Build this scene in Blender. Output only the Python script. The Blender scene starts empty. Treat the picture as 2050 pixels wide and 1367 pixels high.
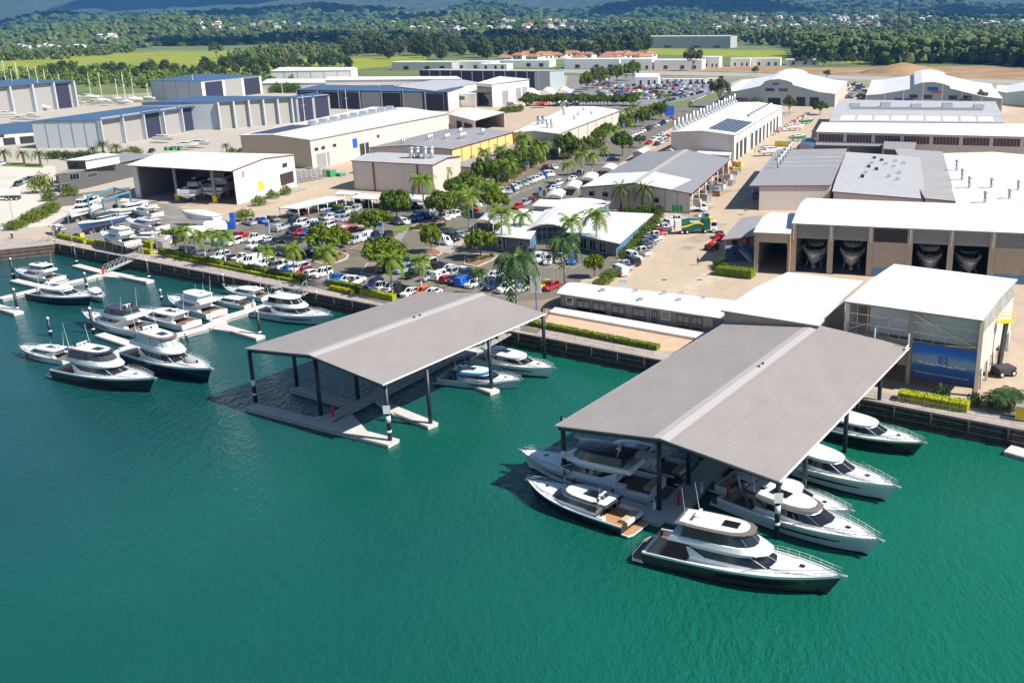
import bpy, bmesh, math, random
from mathutils import Vector, Matrix
R=random.Random(7)
sc=bpy.context.scene
C=bpy.data.collections.new("marina"); sc.collection.children.link(C)
# ---------------- camera ----------------
SW,SH=2050.0,1367.0
FP,PITCH,ROLL,PCX,PCY,HC=1944.0,0.2956,0.0102,1268.0,626.0,52.0
_f=Vector((0,math.cos(PITCH),-math.sin(PITCH))); _r=Vector((1,0,0)); _d=_f.cross(_r)
CR=math.cos(ROLL)*_r+math.sin(ROLL)*_d; CD=-math.sin(ROLL)*_r+math.cos(ROLL)*_d; CF=_f
cam=bpy.data.cameras.new("camera"); camo=bpy.data.objects.new("camera",cam); C.objects.link(camo)
m=Matrix((CR,-CD,-CF)).transposed().to_4x4(); m.translation=Vector((0,0,HC)); camo.matrix_world=m
cam.sensor_fit='HORIZONTAL'; cam.sensor_width=36; cam.lens=FP/SW*36
cam.shift_x=-(PCX-SW/2)/SW; cam.shift_y=(PCY-SH/2)/SW
cam.clip_start=1; cam.clip_end=40000; sc.camera=camo
# ---------------- sky and sun ----------------
w=bpy.data.worlds.new("World"); sc.world=w; w.use_nodes=True
nt=w.node_tree; sk=nt.nodes.new('ShaderNodeTexSky'); sk.sky_type='NISHITA'; sk.sun_disc=False
SAZ=math.radians(-18); SEL=math.radians(45)     # direction to the sun: azimuth from +X, elevation
sk.sun_elevation=SEL; sk.sun_rotation=math.pi/2-SAZ; sk.air_density=1.0; sk.dust_density=0.3; sk.ozone_density=3.0
bg=nt.nodes['Background']; bg.inputs[1].default_value=0.062; nt.links.new(sk.outputs[0],bg.inputs[0])
sl=bpy.data.lights.new("sun",'SUN'); sl.energy=4.7; sl.angle=math.radians(0.5); sl.color=(1,.955,.89)
so=bpy.data.objects.new("sun",sl); C.objects.link(so)
sd=Vector((math.cos(SAZ)*math.cos(SEL),math.sin(SAZ)*math.cos(SEL),math.sin(SEL)))
so.rotation_euler=sd.to_track_quat('Z','Y').to_euler(); so.location=(0,0,300)
vs=sc.view_settings; vs.view_transform='Standard'; vs.look='None'; vs.exposure=0.76; vs.gamma=1; vs.use_curve_mapping=False
sc.render.engine='CYCLES'
# ---------------- projection helpers: a pixel of the survey photo to a point of the ground plan ----------------
GZ=2.5
def G(x,y,z=GZ):
    d=CR*(x-PCX)+CD*(y-PCY)+CF*FP; t=(z-HC)/d.z
    return Vector((d.x*t,d.y*t,z))
def PJ(p):
    q=Vector(p)-Vector((0,0,HC)); k=FP/q.dot(CF); return q.dot(CR)*k+PCX, q.dot(CD)*k+PCY
def ZT(base,top,zb=GZ):
    p=G(base[0],base[1],zb); lo,hi=zb,90.
    for _ in range(40):
        m_=(lo+hi)/2
        if PJ((p.x,p.y,m_))[1]>top[1]: lo=m_
        else: hi=m_
    return lo
# ---------------- mesh helpers ----------------
class MB:
    def __init__(s): s.v=[]; s.f=[]; s.m=[]
    def V(s,p): s.v.append(tuple(p)); return len(s.v)-1
    def face(s,pts,m=0):
        i=[s.V(p) for p in pts]; s.f.append(i); s.m.append(m)
    def box(s,a,b,m=0):
        x0,y0,z0=a; x1,y1,z1=b
        p=[s.V(q) for q in ((x0,y0,z0),(x1,y0,z0),(x1,y1,z0),(x0,y1,z0),(x0,y0,z1),(x1,y0,z1),(x1,y1,z1),(x0,y1,z1))]
        for q in ((0,3,2,1),(4,5,6,7),(0,1,5,4),(1,2,6,5),(2,3,7,6),(3,0,4,7)): s.f.append([p[k] for k in q]); s.m.append(m)
    def prism(s,pts,z0,z1,m=0,mt=None):
        n=len(pts)
        if callable(z0): za=[z0(p) for p in pts]
        else: za=[z0]*n
        zb=z1 if isinstance(z1,list) else [z1]*n
        a=[s.V((p[0],p[1],z)) for p,z in zip(pts,za)]; b=[s.V((p[0],p[1],z)) for p,z in zip(pts,zb)]
        s.f.append(b); s.m.append(m if mt is None else mt); s.f.append(a[::-1]); s.m.append(m)
        for i in range(n): s.f.append([a[i],a[(i+1)%n],b[(i+1)%n],b[i]]); s.m.append(m)
    def beam(s,p,q,w,h,m=0,up=(0,0,1)):   # box along p-q, width w, height h (top at the line)
        p=Vector(p);q=Vector(q);d=(q-p).normalized(); u=Vector(up); sd_=d.cross(u)
        if sd_.length<1e-4: sd_=Vector((1,0,0))
        sd_.normalize(); u=sd_.cross(d)
        a=[]
        for c in (p,q):
            for sx,sz in ((-1,-1),(1,-1),(1,0),(-1,0)): a.append(s.V(c+sd_*sx*w/2+u*sz*h))
        for k in ((0,1,2,3),(7,6,5,4),(0,4,5,1),(1,5,6,2),(2,6,7,3),(3,7,4,0)): s.f.append([a[i] for i in k]); s.m.append(m)
    def tube(s,p,q,r,n=6,m=0,r2=None,cap=True):
        p=Vector(p);q=Vector(q);d=(q-p).normalized(); u=d.orthogonal().normalized(); v=d.cross(u); r2=r if r2 is None else r2
        a=[];b=[]
        for i in range(n):
            t=2*math.pi*i/n; o=u*math.cos(t)+v*math.sin(t); a.append(s.V(p+o*r)); b.append(s.V(q+o*r2))
        for i in range(n): s.f.append([a[i],a[(i+1)%n],b[(i+1)%n],b[i]]); s.m.append(m)
        if cap: s.f.append(a[::-1]); s.m.append(m); s.f.append(b); s.m.append(m)
    def path(s,pts,r,n=5,m=0):
        for a,b in zip(pts,pts[1:]): s.tube(a,b,r,n,m)
    def loft(s,rings,m=0,closed=True,cap0=False,cap1=False,mats=None,skip=None):
        ids=[[s.V(p) for p in r] for r in rings]; n=len(rings[0])
        for k in range(len(rings)-1):
            for i in range(n if closed else n-1):
                if skip and skip(k,i): continue
                j=(i+1)%n; s.f.append([ids[k][i],ids[k][j],ids[k+1][j],ids[k+1][i]])
                s.m.append(mats(k,i) if mats else m)
        if cap0: s.f.append(ids[0][::-1]); s.m.append(mats(0,-1) if mats else m)
        if cap1: s.f.append(ids[-1][:]); s.m.append(mats(len(rings),-1) if mats else m)
    def sphere(s,c,r,nu=10,nv=6,m=0,sz=1,z0=-1):
        rs=[]
        for k in range(nv+1):
            a=-math.pi/2+math.pi*k/nv
            rs.append([(c[0]+r*math.cos(a)*math.cos(2*math.pi*i/nu),c[1]+r*math.cos(a)*math.sin(2*math.pi*i/nu),c[2]+r*sz*max(z0,math.sin(a))) for i in range(nu)])
        s.loft(rs,m)
    def blob(s,c,r,rz,rng,m=0,j=.25):     # rough 42-point lump
        off=len(s.v)
        for p in ICO[0]:
            k=1+rng.uniform(-j,j); s.v.append((c[0]+p[0]*r*k,c[1]+p[1]*r*k,c[2]+p[2]*rz*k))
        for f in ICO[1]: s.f.append([off+i for i in f]); s.m.append(m)
    def build(s,name,mats,parent=None,smooth=False,world=False,loc=None,sharp=None):
        me=bpy.data.meshes.new(name)
        v=s.v
        if world and parent is not None: l=parent.location; v=[(a-l.x,b-l.y,c-l.z) for a,b,c in v]
        if loc is not None: v=[(a-loc[0],b-loc[1],c-loc[2]) for a,b,c in v]
        me.from_pydata(v,[],s.f)
        if not isinstance(mats,(list,tuple)): mats=[mats]
        for q in mats: me.materials.append(q)
        me.polygons.foreach_set('material_index',s.m)
        if smooth:
            me.polygons.foreach_set('use_smooth',[True]*len(s.f))
        me.update()
        o=bpy.data.objects.new(name,me); C.objects.link(o)
        if loc is not None: o.location=loc
        if parent is not None: o.parent=parent
        if smooth and sharp:
            bm=bmesh.new(); bm.from_mesh(me); bmesh.ops.remove_doubles(bm,verts=bm.verts,dist=1e-4)
            for e in bm.edges:
                if len(e.link_faces)==2 and e.calc_face_angle(0)>sharp: e.smooth=False
            bm.to_mesh(me); bm.free()
        return o
def _ico():
    bm=bmesh.new(); bmesh.ops.create_icosphere(bm,subdivisions=2,radius=1)
    r=([tuple(v.co) for v in bm.verts],[[v.index for v in f.verts] for f in bm.faces]); bm.free(); return r
ICO=_ico()
def tag(o,label=None,cat=None,group=None,kind=None):
    if label: o['label']=label
    if cat: o['category']=cat
    if group: o['group']=group
    if kind: o['kind']=kind
    return o
def thing(name,label,cat,loc=(0,0,0),rz=0,group=None):
    o=bpy.data.objects.new(name,None); C.objects.link(o); o.location=loc; o.rotation_euler=(0,0,rz); o.empty_display_size=.5
    return tag(o,label,cat,group)
def dup(root,loc,rz,label,group=None,scale=None):
    r=root.copy(); C.objects.link(r); r.location=loc; r.rotation_euler=(0,0,rz)
    if scale: r.scale=(scale,)*3 if not isinstance(scale,tuple) else scale
    r['label']=label
    if group: r['group']=group
    for ch in root.children:
        c=ch.copy(); C.objects.link(c); c.parent=r
        for g in ch.children:
            d=g.copy(); C.objects.link(d); d.parent=c
    return r
# ---------------- materials ----------------
MATS={}
def mat(key,col,rough=.6,metal=0,noise=0,ns=1.5,bump=0,bs=4,spec=.5,col2=None,coat=0,stretch=None,emit=None):
    if key in MATS: return MATS[key]
    q=bpy.data.materials.new(key); q.use_nodes=True; t=q.node_tree; b=t.nodes['Principled BSDF']
    b.inputs['Base Color'].default_value=(*col,1); b.inputs['Roughness'].default_value=rough; b.inputs['Metallic'].default_value=metal
    b.inputs['Specular IOR Level'].default_value=spec; b.inputs['Coat Weight'].default_value=coat
    if noise or bump:
        tc=t.nodes.new('ShaderNodeTexCoord'); mp=t.nodes.new('ShaderNodeMapping'); t.links.new(tc.outputs['Object'],mp.inputs[0])
        if stretch: mp.inputs['Scale'].default_value=stretch
    if noise:
        n=t.nodes.new('ShaderNodeTexNoise'); n.inputs['Scale'].default_value=ns; n.inputs['Detail'].default_value=6; n.inputs['Roughness'].default_value=.65
        t.links.new(mp.outputs[0],n.inputs[0]); r=t.nodes.new('ShaderNodeValToRGB')
        c2=col2 or tuple(max(0,c*(1-noise)) for c in col); c1=col if col2 else tuple(min(1,c*(1+noise*.6)) for c in col)
        r.color_ramp.elements[0].position=.32; r.color_ramp.elements[1].position=.68
        r.color_ramp.elements[0].color=(*c2,1); r.color_ramp.elements[1].color=(*c1,1)
        t.links.new(n.outputs['Fac'],r.inputs[0]); t.links.new(r.outputs[0],b.inputs['Base Color'])
    if bump:
        n2=t.nodes.new('ShaderNodeTexNoise'); n2.inputs['Scale'].default_value=bs; n2.inputs['Detail'].default_value=5; t.links.new(mp.outputs[0],n2.inputs[0])
        bu=t.nodes.new('ShaderNodeBump'); bu.inputs['Strength'].default_value=bump; t.links.new(n2.outputs['Fac'],bu.inputs['Height']); t.links.new(bu.outputs[0],b.inputs['Normal'])
    if emit: b.inputs['Emission Color'].default_value=(*emit,1); b.inputs['Emission Strength'].default_value=1
    MATS[key]=q; return q
def ribbed(key,col,ang,period=.35,rough=.45,metal=0,depth=.35,noise=.10,sheet=6.0,sheetdark=.9,vert=False):
    """metal sheeting: fine ribs, sheet laps and weathering; ang = direction across the ribs (radians)"""
    if key in MATS: return MATS[key]
    q=mat(key,col,rough,metal); t=q.node_tree; b=t.nodes['Principled BSDF']; L=t.links
    g=t.nodes.new('ShaderNodeNewGeometry'); dp=t.nodes.new('ShaderNodeVectorMath'); dp.operation='DOT_PRODUCT'
    L.new(g.outputs['Position'],dp.inputs[0]); dp.inputs[1].default_value=(math.cos(ang),math.sin(ang),0)
    def M(op,a,bv,c=None):
        n=t.nodes.new('ShaderNodeMath'); n.operation=op
        for i,x in enumerate((a,bv,c)):
            if x is None: continue
            if isinstance(x,(int,float)): n.inputs[i].default_value=x
            else: L.new(x,n.inputs[i])
        return n.outputs[0]
    s=M('SINE',M('MULTIPLY',dp.outputs['Value'],2*math.pi/period),0)
    fr=M('FRACT',M('DIVIDE',dp.outputs['Value'],sheet/4),0); lap=M('LESS_THAN',fr,.05)
    dp2=t.nodes.new('ShaderNodeVectorMath'); dp2.operation='DOT_PRODUCT'; L.new(g.outputs['Position'],dp2.inputs[0]); dp2.inputs[1].default_value=(-math.sin(ang),math.cos(ang),0)
    lap2=M('LESS_THAN',M('FRACT',M('DIVIDE',dp2.outputs['Value'],sheet),0),.015)
    lp=M('MAXIMUM',lap,lap2)
    n=t.nodes.new('ShaderNodeTexNoise'); n.inputs['Scale'].default_value=.25; n.inputs['Detail'].default_value=8; L.new(g.outputs['Position'],n.inputs[0])
    mp=t.nodes.new('ShaderNodeMapping'); mp.inputs['Rotation'].default_value=(0,0,-ang); mp.inputs['Scale'].default_value=(.9,.07,1); L.new(g.outputs['Position'],mp.inputs[0])
    n3=t.nodes.new('ShaderNodeTexNoise'); n3.inputs['Scale'].default_value=.6; n3.inputs['Detail'].default_value=5; L.new(mp.outputs[0],n3.inputs[0])
    f=M('ADD',M('ADD',M('MULTIPLY',lp,-(1-sheetdark)),M('MULTIPLY_ADD',n.outputs['Fac'],noise*2,1-noise)),M('MULTIPLY_ADD',n3.outputs['Fac'],noise*1.6,-noise*.8))
    mx=t.nodes.new('ShaderNodeVectorMath'); mx.operation='SCALE'; mx.inputs[0].default_value=col; L.new(f,mx.inputs['Scale']); L.new(mx.outputs[0],b.inputs['Base Color'])
    bu=t.nodes.new('ShaderNodeBump'); bu.inputs['Strength'].default_value=depth; bu.inputs['Distance'].default_value=.05; L.new(s,bu.inputs['Height']); L.new(bu.outputs[0],b.inputs['Normal'])
    return q
AU=math.radians(59); AV=math.radians(-31.4)
UX=Vector((math.cos(AU),math.sin(AU),0)); VX=Vector((math.cos(AV),math.sin(AV),0))
M_white=mat('white_gelcoat',(.82,.82,.80),.18,coat=.4,noise=.04,ns=.8)
M_glass=mat('dark_glass',(.012,.016,.022),.04,spec=1.0)
M_glassb=mat('blue_glass',(.02,.07,.13),.05,spec=1.0)
M_steel=mat('stainless',(.75,.75,.75),.25,metal=1)
M_rubber=mat('rubber',(.015,.015,.015),.7)
M_teak=mat('teak',(.45,.25,.12),.6,noise=.25,ns=3,stretch=(1,12,1))
M_teakd=mat('weathered_teak',(.20,.12,.09),.6,noise=.25,ns=3,stretch=(1,12,1))
M_conc=mat('concrete',(.50,.46,.40),.85,noise=.16,ns=.6,bump=.15,bs=6)
M_path=mat('quay_concrete',(.40,.33,.29),.9,noise=.2,ns=.5,bump=.2,bs=5)
M_pont=mat('pontoon_concrete',(.56,.54,.50),.85,noise=.12,ns=.8,bump=.1)
M_pile=mat('pile_sleeve',(.012,.02,.03),.45,noise=.3,ns=2)
M_tan=mat('tan_panel',(.42,.34,.26),.8,noise=.08,ns=.7)
M_cream=ribbed('cream_cladding',(.60,.54,.46),AV,.3,.6,depth=.2,noise=.06)
M_pink=ribbed('pale_cladding',(.60,.53,.48),AV,.3,.6,depth=.2,noise=.06)
M_beige=ribbed('beige_cladding',(.52,.41,.28),AV,.3,.6,depth=.2,noise=.06)
M_yellow=mat('yellow_cladding',(.72,.52,.20),.65,noise=.08)
M_ww=mat('white_wall',(.74,.71,.66),.75,noise=.07,ns=.5)
M_wr=ribbed('white_roof',(.74,.74,.72),AV,.4,.5,depth=.25,noise=.09,sheetdark=.88)
M_wr2=ribbed('white_roof_cross',(.73,.72,.70),AU,.4,.5,depth=.25,noise=.09,sheetdark=.87)
M_gr=ribbed('grey_roof',(.27,.27,.275),AU,.4,.5,depth=.3,noise=.08)
M_gr2=ribbed('grey_roof_cross',(.30,.29,.29),AV,.4,.5,depth=.3,noise=.08)
M_lgr=ribbed('light_grey_roof',(.46,.45,.45),AV,.4,.5,depth=.25,noise=.08)
M_shed=ribbed('canopy_roof',(.325,.29,.268),AU,.42,.55,depth=.6,noise=.10,sheet=3.4,sheetdark=.74)
M_ridge=mat('ridge_cap',(.44,.40,.38),.5)
M_blue=ribbed('blue_roof',(.06,.115,.21),AU,.4,.45,depth=.3,noise=.12)
M_navy=mat('navy_mesh',(.025,.028,.06),.7,noise=.2,ns=.6)
M_panel=mat('pale_blue_panel',(.42,.47,.50),.6,noise=.05)
M_bay=mat('bay_panel',(.33,.31,.29),.7,noise=.08)
M_dark=mat('dark_interior',(.03,.03,.035),.9)  # near-black standing in for the shade inside recessed openings and open sheds
M_char=mat('charcoal_wall',(.10,.095,.095),.8,noise=.15)
M_red=mat('maroon_trim',(.20,.03,.03),.5)
M_bluew=mat('mid_blue_wall',(.10,.22,.36),.7,noise=.08)
M_purp=mat('grey_violet_wall',(.20,.19,.22),.7,noise=.08)
M_galv=mat('galvanised',(.55,.57,.58),.4,metal=.6,noise=.1)
M_gw=mat('grey_green_wall',(.36,.43,.44),.7,noise=.07)
M_solar=mat('solar_panel',(.05,.05,.09),.25,spec=.8)
M_redp=mat('red_paint',(.6,.02,.015),.4); M_yelp=mat('yellow_paint',(.85,.58,.02),.5); M_grnp=mat('green_paint',(.03,.32,.08),.5)
M_orgp=mat('orange_paint',(.8,.25,.02),.5); M_blup=mat('blue_paint',(.02,.10,.48),.45); M_tealp=mat('teal_paint',(.05,.25,.33),.5)
M_lwhite=mat('line_paint',(.70,.68,.62),.8,noise=.2,ns=2)
M_awn=mat('white_canvas',(.80,.79,.77),.8)
# ================= boats =================
def hullmat(key,col,rough=.15): return mat(key,col,rough,coat=.25,noise=.05,ns=.6)
H_white=hullmat('hull_white',(.80,.80,.79)); H_grey=hullmat('hull_silver',(.62,.63,.66)); H_brown=hullmat('hull_bronze',(.050,.036,.026))
H_navy=hullmat('hull_navy',(.010,.012,.035)); H_char=hullmat('hull_charcoal',(.018,.015,.015)); H_black=hullmat('hull_black',(.010,.008,.010))
H_dgreen=hullmat('hull_dark_grey',(.018,.028,.03)); H_pblue=hullmat('hull_pale_blue',(.42,.53,.60)); H_blue=hullmat('hull_blue',(.02,.09,.24)); H_boot=hullmat('boot_stripe',(.01,.012,.02))
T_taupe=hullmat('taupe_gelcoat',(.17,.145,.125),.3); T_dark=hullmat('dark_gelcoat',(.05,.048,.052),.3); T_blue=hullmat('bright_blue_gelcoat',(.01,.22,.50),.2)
M_clear=mat('tinted_clears',(.05,.06,.07),.12,spec=.9); M_pclear=mat('pale_clears',(.45,.52,.55),.08,spec=1.0); M_inner=mat('cockpit_vinyl',(.62,.56,.48),.6); M_beigec=mat('cushion',(.55,.40,.25),.7)
M_anti=mat('antifoul',(.10,.03,.03),.6)
M_lgrey=mat('grey_canvas',(.40,.38,.37),.8)
def hb(s,B):      # half beam at deck
    if s<.42: return B/2*(.93+.07*s/.42)
    t=(s-.42)/.58; return B/2*max(0,(1-t**2.35))
def hwl(s,B):
    if s<.3: return B/2*.87
    t=min(1,(s-.3)/.64); return B/2*.87*max(0,1-t**1.9)
def ringplan(xa,xf,w,z,nose=.5,n=7,aw=None,rake=0,zf=None):
    """closed plan outline from the stern corner round the nose: flat aft, rounded forward"""
    aw=w if aw is None else aw; L=xf-xa; xs=xf-L*nose; pts=[(xa,-aw),((xa+xs)/2,-w)]
    for i in range(n+1):
        a=-math.pi/2+math.pi*i/n; c=math.cos(a)
        pts.append((xs+(xf-xs)*abs(c)**.75,w*math.copysign(abs(math.sin(a))**.8,math.sin(a))))
    pts+=[((xa+xs)/2,w),(xa,aw)]
    return [(x,y,z+(0 if zf is None else zf*(x-xa)/L)) for x,y in pts]
z_anti=True
def make_boat(name,label,cat,L,Bm=None,hull=None,top=None,kind='sport',loc=(0,0,0),rz=0,group=None,boot=None,teak=None,detail=2,cover=False,keel=False,encl='clear',domes=2,hullwin=True,roofh=True,roofmat=None,split=True,tower=False,antennas=2,dinghy=False,rail=True):
    Bm=Bm or L*.30; k=L/18.0; hull=hull or H_white; top=top or M_white; teak=teak or M_teakd; roofmat=roofmat or top
    h0,h1=1.25*k+.2,2.2*k+.2; zt=lambda s:h0+(h1-h0)*max(0,s-.1)**1.35
    X=lambda s:(s-.5)*L
    r=thing(name,label,cat,loc,rz,group)
    # hull
    N=15; b=MB(); rings=[]; 
    for i in range(N):
        s=i/(N-1); s=s**.85; hbw=max(.03,hb(s,Bm)); wl=max(.015,hwl(s,Bm)); z1=zt(s)
        rk=lambda zz:X(s)-(0 if s<.6 else (1-max(0,min(1,zz/z1)))*.075*L*((s-.6)/.4)**2)
        kz=-.55*k*(1 if s<.7 else 1-((s-.7)/.3)**2*1.0)-(.25 if keel else 0)
        half=[(0,kz*(1.05 if keel else 1)),(wl*.98,-.12*k+.05),(wl,.16*k),(wl+(hbw-wl)*.45,z1*.5),(wl+(hbw-wl)*.90,z1*.84),(wl+(hbw-wl)*.94,z1*.87),(hbw,z1)]
        rings.append([(rk(z),-y,z) for y,z in half[::-1]]+[(rk(z),y,z) for y,z in half[1:]])
    def mm(k_,i):
        if i in(0,11): return 2 if split else 0
        if i in(4,5,6,7,8) and i in (4,5,6,7): return 1
        return 0
    b.loft(rings,closed=False,mats=lambda kk,i:(2 if i in(0,11) else 0 if i in(1,10) else 1 if i in(4,5,6,7) else 0),cap0=False)
    b.face([p for p in rings[0]],0)
    b.build('hull',[hull,(M_anti if keel is True and z_anti else H_boot if not keel else hull),(M_white if split else hull)],r,smooth=True,sharp=.6)
    if cover:
        c=MB(); rr=[]
        for i in range(10):
            s=i/9; w_=hb(s,Bm)+.05; z=zt(s); hh=z+.3+(.9*k)*math.exp(-((s-.45)/.3)**4)
            rr.append([(X(s),w_*math.cos(a),z-.5+(hh-z+.5)*max(0,math.sin(a))**.7) for a in [math.pi*j/8 for j in range(9)]])
        c.loft(rr,closed=False); c.face(rr[0]); c.build('shrink_wrap',M_awn,r,smooth=True); return r
    # deck
    d=MB(); sc0=.24; pts=[]
    ss=[sc0+(1-sc0)*i/10 for i in range(11)]; rr=[]
    for s in ss:
        w_=max(.02,hb(s,Bm)-.12*k); z=zt(s)-.10*k; cam_=.16*k
        rr.append([(X(s)-(.06 if s>.99 else 0),-w_+2*w_*j/6,z+cam_*(1-(2*j/6-1)**2)*(1 if s<.97 else .2)) for j in range(7)])
    d.loft(rr,closed=False)
    # gunwale cap inner face
    for sg in(-1,1):
        d.loft([[(X(s),sg*hb(s,Bm),zt(s)+.01),(X(s),sg*max(.02,hb(s,Bm)-.10*k),zt(s)+.01),(X(s),sg*max(.02,hb(s,Bm)-.13*k),zt(s)-.12*k)] for s in [0]+ss],closed=False)
    d.build('deck',M_white,r,smooth=True,sharp=.7)
    # cockpit well
    cz=.75*k+.15; c=MB(); wi=hb(.1,Bm)-.2*k
    c.face([(X(.012),-wi,cz),(X(sc0),-wi,cz),(X(sc0),wi,cz),(X(.012),wi,cz)],1)
    for sg in(-1,1): c.face([(X(.012),sg*wi,cz),(X(sc0),sg*wi,cz),(X(sc0),sg*wi,zt(sc0)),(X(.012),sg*wi,zt(.01))],0)
    c.box((X(0)-.02,-wi,cz),(X(.018),wi*.45,zt(0)-.02),0); c.box((X(.03),-wi*.85,cz),(X(.075),wi*.35,cz+.5*k),2)
    c.box((X(sc0)-1.2*k,wi-.8*k,cz),(X(sc0)-.1*k,wi-.05,cz+.75*k),0)
    c.build('cockpit',[M_white,teak,M_beigec],r)
    p=MB(); pw=Bm*.44; pl=.075*L
    out=[(X(0)+.1,-pw),(X(0)-pl*.75,-pw),(X(0)-pl,-pw*.7),(X(0)-pl,pw*.7),(X(0)-pl*.75,pw),(X(0)+.1,pw)]
    p.prism(out,.22*k,.42*k,0); p.prism([(X(0)+.05+(x-X(0)-.1)*.93,y*.93) for x,y in out],.42*k,.42*k+.02,1)
    p.build('swim_platform',[M_white,teak],r)
    # deckhouse
    zd=zt(.35)-.12*k; wh=Bm*.37
    xa=X(.25); xf=X(.73 if kind!='fly' else .70); hh=1.5*k
    sec=[(0,1.0,0,0),(.28,1.0,0,0),(.36,.985,0,-.012),(.80,.90,.0,-.15),(.92,.88,0,-.18),(1.0,.82,.01,-.22)]
    nose=.46
    def ring(f,sw,da,df,zadd=0,wf=1,xaa=None): return ringplan((xa if xaa is None else xaa)+da*L,xf+df*L*.72,wh*sw*wf,zd+hh*f+zadd,nose,8,aw=wh*sw*wf*.96)
    cb=MB()
    cb.loft([ring(*sec[0]),ring(*sec[1]),ring(*sec[2])],0,cap0=True)
    cb.loft([ring(*sec[3]),ring(*sec[4]),ring(*sec[5])],0,cap1=True)
    r2,r3=ring(*sec[2]),ring(*sec[3])
    npt=len(r2); 
    # solid sides behind the glass band: aft quarter panels and pillars
    cb.loft([r2,r3],0,skip=lambda k_,i:not(i in(npt-1,)))
    cb.build('cabin',[M_white],r,smooth=True,sharp=.6)
    g=MB(); g.loft([[(x*1.0+0,y*1.006,z) for x,y,z in r2],[(x,y*1.006,z) for x,y,z in r3]],0,skip=lambda k_,i:i==npt-1); g.build('window_band',M_glass if kind!='x' else M_clear,r,smooth=True,sharp=.5)
    # aft quarter swoosh in gelcoat + windscreen mullions
    for sg in(-1,1):
        q=MB(); a0=Vector((xa,sg*wh*.995,zd+hh*.30)); a1=Vector((xa+.10*L,sg*wh*1.0,zd+hh*.30)); a2=Vector((xa+.0*L,sg*wh*.93,zd+hh*.84)); a3=Vector((xa-.02*L,sg*wh*.93,zd+hh*.84))
        o=Vector((0,sg*.05,0)); q.face([a0+o,a1+o,a2+o,a3+o]); q.build('quarter_panel',top if kind=='sport' else M_white,r)
        i0=5
        for j in (4,6): 
            jj=j if sg<0 else npt-1-j; q=MB(); q.tube(Vector(r2[jj])*1.0+Vector((.02,0,0)),Vector(r3[jj])+Vector((.02,0,0)),.035*k,4); q.build('window_pillar',top if kind=='sport' else M_white,r)
    ztop=zd+hh
    if kind=='sport':
        hx0=X(.16); t=MB()
        t.loft([ringplan(hx0,xf-.115*L,wh*.98,ztop+.0,.5,8,aw=wh*.93),ringplan(hx0-.01*L,xf-.10*L,wh*1.02,ztop+.10*k,.5,8,aw=wh*.97),ringplan(hx0+.01*L,xf-.14*L,wh*.86,ztop+.26*k,.5,8,aw=wh*.8),ringplan(hx0+.03*L,xf-.19*L,wh*.62,ztop+.31*k,.5,8,aw=wh*.55)],0,cap0=True,mats=lambda a,i:1 if a>=2 else 0,cap1=True)
        for sg in(-1,1): t.beam((hx0+.02*L,sg*wh*.9,ztop+.05),(xa-.03*L,sg*wh*1.02,zt(.2)),.12*k,.35*k,0)
        t.build('hardtop',[top,roofmat],r,smooth=True,sharp=.7)
        if roofh:
            t=MB(); zz=ztop+.325*k; t.box((X(.30),-wh*.38,zz-.03),(X(.42),wh*.38,zz+.03)); 
            for sg in(-.34,.1): t.box((X(.235),wh*sg,zz-.04),(X(.265),wh*(sg+.24),zz+.02))
            t.build('sunroof',M_glass,r)
        mz=ztop+.3*k; mx=X(.24)
    elif kind=='fly':
        # moulded flybridge with upper house
        fb=MB(); x0=X(.14); x1=X(.60); w2=wh*1.0; z0=ztop-.05
        fb.loft([ringplan(x0,x1+.05*L,w2*.96,z0,.5,8),ringplan(x0-.01*L,x1+.055*L,w2*1.03,z0+.16*k,.5,8),ringplan(x0+.005*L,x1+.015*L,w2*.97,z0+.62*k,.52,8),ringplan(x0+.02*L,x1+0*L,w2*.9,z0+.65*k,.52,8)],0,cap0=True,cap1=True)
        fb.build('flybridge',[M_white],r,smooth=True,sharp=.7)
        zf=z0+.63*k; xb=X(.20); xc=x1-.02*L; hu=1.02*k
        u0=ringplan(xb,xc,w2*.90,zf,.45,8); u1=ringplan(xb+.012*L,xc-.055*L,w2*.80,zf+hu,.45,8); npu=len(u0)
        e=MB(); e.loft([u0,u1],0,mats=lambda a,i:0)
        e.build('flybridge_enclosure',M_glass if encl=='dark' else (M_clear if encl=='clear' else M_pclear),r,smooth=True,sharp=.5)
        for j in(0,2,4,6,7,9,len(u0)-1):
            e=MB(); e.tube(Vector(u0[j]),Vector(u1[j]),.05*k,4); e.build('frame_post',top,r)
        t=MB(); zh=zf+hu
        t.loft([ringplan(xb-.035*L,xc-.02*L,w2*.88,zh,.45,8,aw=w2*.8),ringplan(xb-.04*L,xc-.015*L,w2*.91,zh+.10*k,.45,8,aw=w2*.84),ringplan(xb-.02*L,xc-.05*L,w2*.74,zh+.22*k,.45,8,aw=w2*.65),ringplan(xb+.0*L,xc-.08*L,w2*.55,zh+.25*k,.45,8,aw=w2*.5)],0,cap0=True,mats=lambda a,i:1 if a>=2 else 0,cap1=True)
        t.build('hardtop',[top,roofmat if roofmat else M_white],r,smooth=True,sharp=.7)
        if roofh:
            t=MB(); zz=zh+.27*k; xm=(xb+xc)/2; t.box((xm+.0*L,-w2*.3,zz-.04),(xm+.085*L,w2*.3,zz+.025)); t.build('sunroof',M_glass,r)
        mz=zh+.22*k; mx=xb+.03*L
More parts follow.
